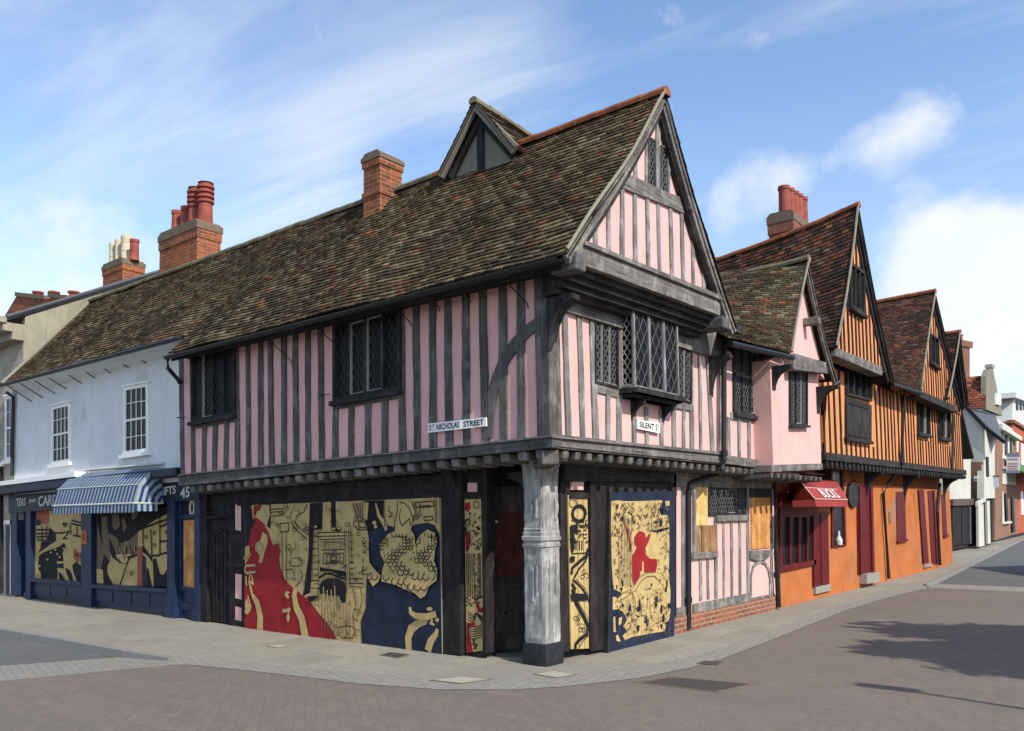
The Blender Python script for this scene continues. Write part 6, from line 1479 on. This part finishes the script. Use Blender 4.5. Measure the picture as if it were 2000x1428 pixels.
# ground floor
yO0 = R0f.px(1519,1180)[0]; yO1 = R0f.px(1861,1095)[0]
b = MB(); b.prism(R0f, [(yO0, -.3), (ym_g, -.3), (ym_g, 2.4), (yO0, 2.4)], -.3, 0); b.build('ground_wall', M['orange'], og)
b = MB(); b.prism(R0f, [(ym_g, -.3), (yO1, -.3), (yO1, 2.4), (ym_g, 2.4)], -.3, 0); b.build('ground_wall', M['orange'], OG2)
def TR(mb, pts, d0, d1, fr=R0f): mb.prism(fr, [fr.px(*p) for p in pts], d0, d1)
b = MB(); 
for kq, q in enumerate(([(1518,1118),(1592,1102),(1592,1092),(1518,1106)], [(1518,1010),(1592,1008),(1592,960),(1518,962)], [(1518,1106),(1523,1105),(1523,1000),(1518,1000)], [(1584,1094),(1590,1093),(1590,1000),(1584,1000)], [(1537,1102),(1540,1101),(1540,1010),(1537,1010)], [(1554,1099),(1557,1098),(1557,1010),(1554,1010)], [(1570,1096),(1572,1095),(1572,1010),(1570,1010)])): TR(b, q, -.02-.002*kq, .05+.003*kq)
sw = b.build('shop_window', M['maroon'], og)
b = MB(); TR(b, [(1520,1106),(1588,1093),(1588,1005),(1520,1008)], -.02, .012); b.build('pane', M['glass2'], sw)
b = MB(); TR(b, [(1586,1146),(1618,1140),(1616,1000),(1584,1000)], -.02, .02)
TR(b, [(1586,1146),(1590,1145),(1588,1000),(1584,1000)], .02, .05); TR(b, [(1602,1142),(1604,1141),(1602,1005),(1600,1005)], .02, .035); TR(b, [(1590,1060),(1602,1059),(1602,1056),(1590,1057)], .02, .035)
b.build('shop_door', M['maroon'], og)
def winf(parent, q, name, fm, fw=4, glassm='glass2', fr=R0f, cross=False, d=.04):
    b = MB(); (x0, y0_), (x1, y1_), (x2, y2_), (x3, y3_) = q
    TR(b, [(x0,y0_),(x1,y1_),(x1,y1_-fw),(x0,y0_-fw)], -.02, d, fr); TR(b, [(x3,y3_+fw),(x2,y2_+fw),(x2,y2_),(x3,y3_)], -.02, d, fr); TR(b, [(x0,y0_-fw),(x0+fw*.8,y0_-fw),(x3+fw*.8,y3_+fw),(x3,y3_+fw)], -.02, d, fr); TR(b, [(x1-fw*.8,y1_-fw),(x1,y1_-fw),(x2,y2_+fw),(x2-fw*.8,y2_+fw)], -.02, d, fr)
    o = b.build(name, M[fm], parent); g = MB(); TR(g, q, -.02, .008, fr); g.build('pane', M[glassm], o); return o
winf(og, [(1622,1070),(1650,1066),(1648,986),(1622,988)], 'shop_window', 'maroon'); winf(og, [(1619,960),(1646,960),(1644,915),(1619,914)], 'fanlight', 'dark')
b = MB(); TR(b, [(1674,1122),(1703,1117),(1699,948),(1672,948)], -.02, .03); TR(b, [(1676,1121),(1680,1120),(1677,950),(1673,950)], .03, .07); TR(b, [(1699,1118),(1703,1117),(1699,948),(1695,948)], .03, .07); TR(b, [(1680,1040),(1699,1037),(1699,1034),(1680,1037)], .03, .045); b.build('front_door', M['maroon'], og)
b = MB(); TR(b, [(1678,1140),(1704,1135),(1704,1117),(1678,1122)], -.1, .18); b.build('door_step', M['stone'], og); b = MB(); TR(b, [(1588,1160),(1618,1153),(1618,1141),(1588,1147)], -.1, .06); b.build('door_step', M['stone'], og)
b = MB(); cu, cz = R0f.px(1662,967); ru = abs(R0f.px(1672,967)[0]-cu); rz = cz-R0f.px(1662,992)[1]
b.prism(R0f, [(cu+ru*math.cos(a), cz+rz*math.sin(a)) for a in [2*math.pi*i/28 for i in range(28)]], .02, .06); o = b.build('oval_sign', M['black']); tag(o, 'blank black oval sign on the orange wall beside the red awning', 'sign')
b = MB(); b.prism(R0f, stroke([(cu+ru*.93*math.cos(a), cz+rz*.93*math.sin(a)) for a in [2*math.pi*i/28 for i in range(29)]], .02), .06, .066); b.build('rim', M['iron'], o)
b = MB(); b.tube([R0f.P(R0f.px(1662,940), .0), R0f.P(R0f.px(1662,940), .12)], .012, 6); b.build('bracket', M['iron'], o)
# bottles in the small window
b = MB(); p = R0f.px(1633,1055); b.lathe(R0f.P(p,.06).x, p[0], [(.07,p[1]-.1),(.08,p[1]),(.03,p[1]+.1),(.025,p[1]+.2)], 10); o = b.build('jug', M['grey_w']); tag(o, 'small pale jug standing on the sill of the little red-framed shop window', 'jug')
# red awning
AX = [R0f.px(1556,935)[0], R0f.px(1612,935)[0]]
zt2 = R0f.px(1600,937)[1]+.0
fa = FX(.78); ya0, ya1 = fa.px(1579,953)[0], fa.px(1641,957)[0]; za = fa.px(1580,953)[1]; zb_2 = fa.px(1600,976)[1]
fz = FX(.95); yb0, yb1 = fz.px(1592,978)[0], fz.px(1650,980)[0]
b = MB(); Tt = [(.02, AX[0], zt2), (.02, AX[1]+.65, zt2)]; Mm = [(.72, ya0, za), (.72, ya1, za)]; Bb = [(.90, ya0-.03, zb_2), (.90, ya1+.03, zb_2)]
def thick(mb, pts, mi=0):
    mb.poly(pts, mi)
thick(b, [Tt[0], Tt[1], Mm[1], Mm[0]]); thick(b, [Mm[0], Mm[1], Bb[1], Bb[0]])
wq_ = R0f.px(1540,984); wl0 = (.02, wq_[0], wq_[1]); wl1 = (.02, AX[1]+.75, zb_2-.1)
thick(b, [Tt[0], Mm[0], wl0]); thick(b, [Mm[0], Bb[0], wl0]); thick(b, [Tt[1], wl1, Bb[1], Mm[1]])
aw2 = b.build('shop_awning', M['canvas_red'], og, smooth='keep')
aw2.modifiers.new('s', 'SOLIDIFY').thickness = .012
b = MB(); b.poly([Bb[0], Bb[1], (.91, ya1+.03, zb_2-.13), (.91, ya0-.03, zb_2-.13)]); b.poly([Bb[0], (.91, ya0-.03, zb_2-.13), (.5, ya0-.05, zb_2-.14), (.5, ya0-.05, zb_2-.02)]); b.build('valance', M['canvas_red'], aw2, smooth='keep')
b = MB()
for a_, c_ in ((Tt[0], Mm[0]), (Mm[0], Mm[1]), (Mm[0], Bb[0]), (Tt[0], wl0), (Mm[0], wl0), (Bb[0], Bb[1])): b.tube([Vector(a_)+Vector((.005,-.004,.006)), Vector(c_)+Vector((.005,-.004,.006))], .009, 6)
split(b, 'edge_piping', flat('pale_piping', (.5,.4,.36)), aw2)
f3 = F((.72,0,0), (0,1,0), Vector((za-zb_2, 0, .18)).normalized())
s_ = MB(); A3, B3, C3, D3 = Vector(Bb[0]), Vector(Bb[1]), Vector(Mm[1]), Vector(Mm[0]); nn = (B3-A3).cross(D3-A3).normalized()
if nn.x < 0: nn = -nn
cu_ = bpy.data.curves.new('t', 'FONT'); cu_.body = 'BUCKS'; cu_.offset = .0; ob = bpy.data.objects.new('t', cu_); COL.objects.link(ob); dg = bpy.context.evaluated_depsgraph_get(); dg.update(); me = bpy.data.meshes.new_from_object(ob.evaluated_get(dg)); bpy.data.objects.remove(ob)
x0 = min(v.co.x for v in me.vertices); x1 = max(v.co.x for v in me.vertices); y0_ = min(v.co.y for v in me.vertices); y1_ = max(v.co.y for v in me.vertices)
for p in me.polygons:
    pts = []
    for i in p.vertices:
        c = me.vertices[i].co; s = .28+.50*(c.x-x0)/(x1-x0); t = .10+.78*(c.y-y0_)/(y1_-y0_); pts.append(A3.lerp(B3, s).lerp(D3.lerp(C3, s), t)+nn*.03)
    s_.poly(pts)
s_.build('lettering', M['white'], aw2)
# second orange house ground floor
b = MB(); TR(b, [(1751,1058),(1769,1054),(1766,960),(1749,961)], -.02, .02); TR(b, [(1750,1061),(1770,1057),(1770,1053),(1750,1057)], -.02, .06); b.build('shutter', M['maroon'], OG2)
b = MB(); TR(b, [(1803,1101),(1813,1099),(1803,956),(1793,956)], -.02, .02); TR(b, [(1801,1102),(1804,1101),(1794,956),(1791,956)], .02, .05); b.build('front_door', M['maroon'], OG2)
b = MB(); TR(b, [(1819,1104),(1829,1101),(1822,958),(1811,959)], -.02, .02); TR(b, [(1827,1102),(1830,1101),(1823,958),(1820,958)], .02, .05); b.build('front_door', M['maroon'], OG2)
b = MB(); TR(b, [(1841,1046),(1849,1045),(1845,966),(1838,966)], -.02, .02); TR(b, [(1841,1050),(1850,1048),(1850,1044),(1841,1045)], -.02, .06); b.build('shutter', M['maroon'], OG2)
b = MB(); TR(b, [(1803,1109),(1818,1105),(1818,1101),(1803,1104)], -.1, .06); b.build('door_step', M['stone'], OG2)
b = MB(); TR(b, [(1736,1021),(1740,1020),(1739,999),(1735,1000)], .0, .02); o = b.build('notice_plaque', M['cap']); tag(o, 'narrow brown notice plaque on the orange wall right of the drainpipe', 'plaque')
b = MB(); TR(b, [(1736.5,1018),(1739,1017.5),(1738.5,1002),(1736,1002.5)], .02, .023); b.build('plaque_face', M['ply2'], o)
b = MB(); b.box((-4.5, yO0, -.3), (-.35, yO1, 2.3)); b.box((-5, lO[0]+.2, 2.3), (-.3, y_e-.1, 4.4)); split(b, 'core_wall', M['orange'], OG2)
# ================================================================== FAR END OF THE STREET
FXr = -1.75
def far_thing(label, px_, cat='house', name='terraced_house'):
    p = GP(px_, 1060 if px_ < 1950 else 1045); return thing(name, label, cat, (-2.2, p.y, -.05))
def R_box(mb, fr, pts, th=.3): mb.prism(fr, [fr.px(*p) for p in pts], -th, 0)
h1_ = far_thing('white gabled shop house with dark brown shutters just past the orange row', 1878)
fA = FX(-1.8)
b = MB(); R_box(b, fA, [(1855,975),(1896,974),(1896,893),(1882,845),(1868,790),(1855,790)], 1.0); b.build('upper_wall', M['offwhite'], h1_)
b = MB(); R_box(b, fA, [(1855,1075),(1897,1068),(1897,974),(1855,975)], 1.0); b.build('ground_wall', M['black_wood'], h1_)
b = MB(); q = [fA.px(*p) for p in ((1858,1066),(1875,1064),(1875,990),(1858,990))]; b.prism(fA, q, 0, .05); q = [fA.px(*p) for p in ((1877,1064),(1893,1062),(1893,990),(1877,990))]; b.prism(fA, q, 0, .05); split(b, 'shopfront_door', M['black_wood'], h1_)
b = MB(); b.prism(fA, [fA.px(*p) for p in ((1856,988),(1897,987),(1897,974),(1856,975))], 0, .12); b.build('fascia', flat('brown_fascia', (.09,.06,.05)), h1_)
b = MB(); b.prism(fA, [fA.px(*p) for p in ((1892,1062),(1894,1062),(1893,990),(1891,990))], .05, .1); b.build('corner_strip', M['white'], h1_)
b = MB(); b.prism(FX(-1.3), stroke([FX(-1.3).px(*p) for p in ((1902,894),(1890,850),(1879,800),(1872,760))], .16), -.6, 0); b.build('barge_board', M['black_wood'], h1_)
b = MB(); fC_ = FX(-4); q = [fC_.px(*p) for p in ((1876,745),(1894,743),(1894,668),(1876,668))]; b.prism(fC_, q, -.7, 0); q2 = [fC_.px(*p) for p in ((1874,676),(1897,680),(1897,668),(1874,664))]; b.prism(fC_, q2, -.8, .1); c1_ = b.build('chimney', M['brick_d'], h1_)
b = MB(); Y_, z_ = fC_.px(1884,653); b.lathe(-4.3, Y_, [(.2,z_-.5),(.18,z_-.1),(.22,z_-.08),(.22,z_),(.1,z_)], 12); b.build('chimney_pot', M['terra'], c1_)
h2_ = far_thing('whitewashed house with a sloping gable end, slate roof and a brown brick strip', 1925)
fG = FY(38); fF = FX(fG.px(1921,900)[0])
b = MB(); R_box(b, fG, [(1881,902),(1921,903),(1921,836),(1903,815),(1883,790)], .3); b.prism(fF, [fF.px(*p) for p in ((1922,974),(1943,973),(1943,850),(1922,838))], -.3, 0); b.build('upper_wall', M['offwhite'], h2_)
b = MB(); R_box(b, fG, [(1896,1068),(1917,1064),(1917,903),(1896,903)], .3); b.prism(fF, [fF.px(*p) for p in ((1943,1054),(1958,1050),(1958,862),(1943,850))], -.3, 0); split(b, 'brick_wall', M['brick_n'], h2_)
b = MB(); b.prism(fF, [fF.px(*p) for p in ((1917,1066),(1945,1056),(1945,973),(1917,974))], -.5, -.1); b.build('shopfront', M['black_wood'], h2_)
b = MB()
for q in ([(1911,1068),(1922,1066),(1920,985),(1910,990)], [(1929,1062),(1934,1061),(1932,978),(1927,979)], [(1909,990),(1925,978),(1925,972),(1909,980)]): b.prism(fF, [fF.px(*p) for p in q], -.08, .02)
split(b, 'white_post', M['offwhite'], h2_)
b = MB(); b.prism(fG.off(.15), stroke([fG.px(*p) for p in ((1876,784),(1903,812),(1925,836),(1962,864))], .16), -.5, 0); b.build('verge_board', M['black_wood'], h2_)
b = MB(); pa, pb, pc, pd_ = fG.P(fG.px(1903,805)), FY(40).P(FY(40).px(1960,862)), FY(47).P(FY(47).px(1945,812)), FY(46).P(FY(46).px(1903,800)); b.hexa([p-Vector((0,0,.1)) for p in (pa, pb, pc, pd_)]+[pa, pb, pc, pd_]); b.build('roof', M['slate'], h2_)
b = MB(); b.prism(fF, [fF.px(*p) for p in ((1926,930),(1930,931),(1929,893),(1925,892))], 0, .05); b.build('window', M['glass'], h2_)
b = MB(); b.prism(fG, [fG.px(*p) for p in ((1903,940),(1911,940),(1911,930),(1903,930))], .02, .12); o = b.build('alarm_box', M['white']); tag(o, 'small white alarm box on the brown brick strip', 'alarm box')
b = MB(); b.prism(fG, [fG.px(*p) for p in ((1905,938),(1909,938),(1909,935),(1905,935))], .12, .13); b.build('lamp_strip', M['red'], o)
b = MB(); fS = FY(40.5); b.prism(fS, [fS.px(*p) for p in ((1930,951),(1951,952),(1950,931),(1928,930))], 0, .06); o = b.build('hanging_sign', flat('pale_grey_sign', (.5,.54,.62))); tag(o, 'plain pale grey hanging sign projecting from the whitewashed house', 'sign')
b = MB(); b.prism(fS, [fS.px(*p) for p in ((1928,930),(1952,931),(1952,929),(1928,928))], -.0, .08); b.build('hanger', M['iron'], o)
h3_ = far_thing('house with red tiled roof and stone-coped street gable, beyond the whitewashed house', 1950)
fT = FX(-1.9)
q3 = [fT.px(*p) for p in ((1926,800),(1958,812),(1950,775),(1946,752),(1939,718),(1930,722),(1926,735))]
b = MB(); b.prism(fT, q3, -.25, 0); b.build('gable_wall', M['dormer'], h3_)
b = MB(); lo_a = fT.P(fT.px(1923,797)); hi_a = fT.P(fT.px(1930,733)); lo_b = lo_a+Vector((-7,0,0)); hi_b = hi_a+Vector((-7,0,.1)); tiles(b, [lo_b, lo_a, hi_a, hi_b], PAL_FAR, gauge=.2, tw=.3); b.build('roof', M['tile'], h3_)
b = MB(); b.prism(fT, [fT.px(*p) for p in ((1935,718),(1941,720),(1941,714),(1935,711))], -.3, .05); b.build('gable_finial', M['stone'], h3_)
b = MB()
for q in ([(1943,790),(1951,792),(1951,772),(1943,768)],): b.prism(fT, [fT.px(*p) for p in q], -.1, .12)
b.build('dormer_window', M['white'], h3_)
h4_ = far_thing('cream terraced house with dark sash windows and moulded cornice', 1968)
f4 = FX(-2.0)
b = MB(); b.prism(f4, [f4.px(*p) for p in ((1944,892),(1978,900),(1978,838),(1960,826),(1944,815))], -.4, 0); b.prism(f4, [f4.px(*p) for p in ((1955,945),(1984,948),(1984,915),(1955,910))], -.4, 0); split(b, 'cream_wall', M['offwhite'], h4_)
b = MB(); b.prism(f4, [f4.px(*p) for p in ((1944,1056),(1988,1042),(1988,860),(1944,830))], -.6, -.05); b.build('brick_wall', M['brick_n'], h4_)
b = MB()
for q in ([(1952,885),(1957,887),(1957,835),(1952,832)], [(1962,888),(1967,890),(1967,842),(1962,838)], [(1972,892),(1976,893),(1976,850),(1972,846)], [(1964,1018),(1968,1017),(1966,965),(1962,964)], [(1976,1040),(1981,1038),(1979,972),(1975,972)]): b.prism(f4, [f4.px(*p) for p in q], -.02, .04)
split(b, 'window', M['glass'], h4_)
b = MB(); b.prism(f4, [f4.px(*p) for p in ((1944,838),(1984,862),(1984,854),(1944,829))], -.1, .35); b.prism(f4, [f4.px(*p) for p in ((1954,1024),(1972,1022),(1972,1018),(1954,1020))], -.1, .12); b.prism(f4, [f4.px(*p) for p in ((1954,1020),(1960,1019),(1958,960),(1953,960))], -.02, .05); b.prism(f4, [f4.px(*p) for p in ((1955,916),(1984,920),(1984,915),(1955,911))], -.1, .3); split(b, 'white_trim', M['offwhite'], h4_)
h5_ = far_thing('long red brick house with white window frames at the right edge of the photo', 1990)
f5 = FX(-2.1)
b = MB(); b.prism(f5, [f5.px(*p) for p in ((1978,1045),(2060,1024),(2060,870),(2000,838),(1978,822))], -.6, 0); b.build('brick_wall', M['brick_r'], h5_)
b = MB()
for q in ([(1984,882),(1987,883),(1987,862),(1984,861)], [(1994,910),(1998,911),(1998,868),(1994,866)], [(1994,1006),(1999,1005),(1996,960),(1992,960)]): b.prism(f5, [f5.px(*p) for p in q], -.05, .06)
split(b, 'window', M['white'], h5_)
b = MB(); b.prism(f5, [f5.px(*p) for p in ((1976,826),(2060,876),(2060,871),(1976,820))], -.3, .15); b.prism(f5, [f5.px(*p) for p in ((1976,853),(2060,893),(2060,890),(1976,849))], -.05, .08); split(b, 'string_course', M['brick_d'], h5_)
h6_ = thing('modern_building', 'modern white flat-roofed building rising behind the red brick house', 'building', (-8,80,-.05))
f6 = FX(-4.5); f6y = FY(78)
b = MB(); b.prism(f6, [f6.px(*p) for p in ((1975,900),(2080,900),(2080,812),(1978,770))], -12, 0); b.build('wall', M['grey_w'], h6_)
b = MB(); b.prism(f6, [f6.px(*p) for p in ((1973,777),(2080,817),(2080,809),(1973,767))], -12.3, .4); b.build('roof', M['grey_w'], h6_)
b = MB(); 
for x in (1984,1991,1998): b.prism(f6, [f6.px(*p) for p in ((x,800),(x+4,802),(x+4,786+(x-1984)*.35),(x,784+(x-1984)*.35))], 0, .05)
split(b, 'window', M['glass'], h6_)
# agent board and green awning
b = MB(); fB_ = FY(46); b.prism(fB_, [fB_.px(*p) for p in ((1966,924),(1992,924),(1992,885),(1966,885))], 0, .06); o = b.build('agent_board', M['white']); tag(o, 'white and red estate agent board projecting over the pavement', 'sign')
b = MB(); b.prism(fB_, [fB_.px(*p) for p in ((1966,892),(1992,892),(1992,885),(1966,885))], .06, .07); b.prism(fB_, [fB_.px(*p) for p in ((1968,924),(1992,924),(1992,919),(1968,919))], .06, .07); split(b, 'grey_band', flat('grey_band', (.25,.27,.3)), o)
b = MB()
for y_ in (896,905,910,915): b.prism(fB_, [fB_.px(*p) for p in ((1969,y_+2),(1988,y_+2),(1988,y_),(1969,y_))], .06, .07)
split(b, 'red_band', flat('faded_red', (.5,.15,.14)), o)
b = MB(); ga = FX(-1.0); q = [(-2.1, ga.px(2003,930)[0], ga.px(2003,905)[1]+.3), (-2.1, ga.px(2040,930)[0], ga.px(2003,905)[1]+.3), (-.7, ga.px(2040,930)[0], ga.px(2003,932)[1]), (-.7, ga.px(2003,930)[0], ga.px(2003,932)[1])]; b.hexa([Vector(p)-Vector((0,0,.08)) for p in q]+[Vector(p) for p in q]); o = b.build('green_awning', flat('green_canvas', (.05,.15,.015))); tag(o, 'bright green shop awning on the red brick house at the right edge', 'awning')
# ================================================================== STREET OPPOSITE (outside the picture, casts the shadows on the road)
tr_ = thing('street_tree', 'leafy street tree across the side street, outside the picture, shading the road', 'tree', (11.8,3.2,-.05))
b = MB(); b.tube([(11.8,3.2,-.2),(11.75,3.25,2.0),(11.8,3.1,3.6),(11.7,3.3,5.6)], [.22,.17,.13,.05], 10)
for k in range(9):
    a_ = k*2.4; b.tube([(11.8,3.15,2.9+.25*k),(11.8+1.1*math.cos(a_),3.15+1.1*math.sin(a_),3.9+.25*k),(11.8+1.9*math.cos(a_+.2),3.15+1.9*math.sin(a_+.2),4.5+.28*k)], [.07,.045,.015], 6)
b.build('trunk', M['ply2'], tr_)
b = MB(); rt = random.Random(11); cl_ = []
for k in range(95):
    v = Vector((rt.gauss(0,1), rt.gauss(0,1), rt.gauss(0,.8))).normalized()*rt.random()**.45; cl_.append((Vector((11.9+v.x*2.0, 3.3+v.y*2.3, 5.9+v.z*1.5)), rt.uniform(.35,.75)))
for c, r in cl_:
    for k in range(75):
        v = Vector((rt.gauss(0,1), rt.gauss(0,1), rt.gauss(0,1))).normalized()*r*rt.random()**.4; p = c+v; a1 = Vector((rt.gauss(0,1), rt.gauss(0,1), rt.gauss(0,1))).normalized(); a2_ = a1.cross(Vector((rt.gauss(0,1), rt.gauss(0,1), .3))).normalized(); L_ = rt.uniform(.14,.22)
        b.poly([p-a1*L_, p+a2_*L_*.5, p+a1*L_, p-a2_*L_*.5])
b.build('crown', flat('leaf_green', (.06,.11,.03)), tr_, smooth='keep')
op2 = thing('opposite_house', 'two-storey house further along the far side of the side street, outside the picture', 'house', (12,22,-.05))
b = MB(); fO = F((9.2,0,0),(0,1,0),(-1,0,0)); b.prism(fO, [(17,-.2),(26,-.2),(26,4.8),(21.5,7.4),(17,4.8)], -7, 0); b.build('wall', M['brick_r'], op2)
lp = thing('street_lamp', 'tall dark street lamp at the kerb outside the picture, throwing a thin shadow', 'street lamp', (8.6,.1,-.05))
b = MB(); b.tube([(8.6,.1,-.15),(8.6,.1,4.2)], [.06,.035], 10); b.build('pole', M['iron'], lp); b = MB(); b.box((8.35,.0,4.2),(8.85,.2,4.32)); b.build('lamp_head', M['iron'], lp)
GR = {'utility_cover': 'small covers in the pavement', 'access_slab': 'pale stone access slabs in the pavement', 'street_sign': 'white street name signs on the corner house', 'painted_strip': 'slim painted boards beside the corner post', 'painted_board': 'painted boards in the blue shop windows', 'notice_plaque': 'notice plaques on the walls', 'orange_timber_house': 'orange timber-framed houses'}
for o in bpy.data.objects:
    k = o.name.split('.')[0]
    if o.parent is None and k in GR: o['group'] = GR[k]
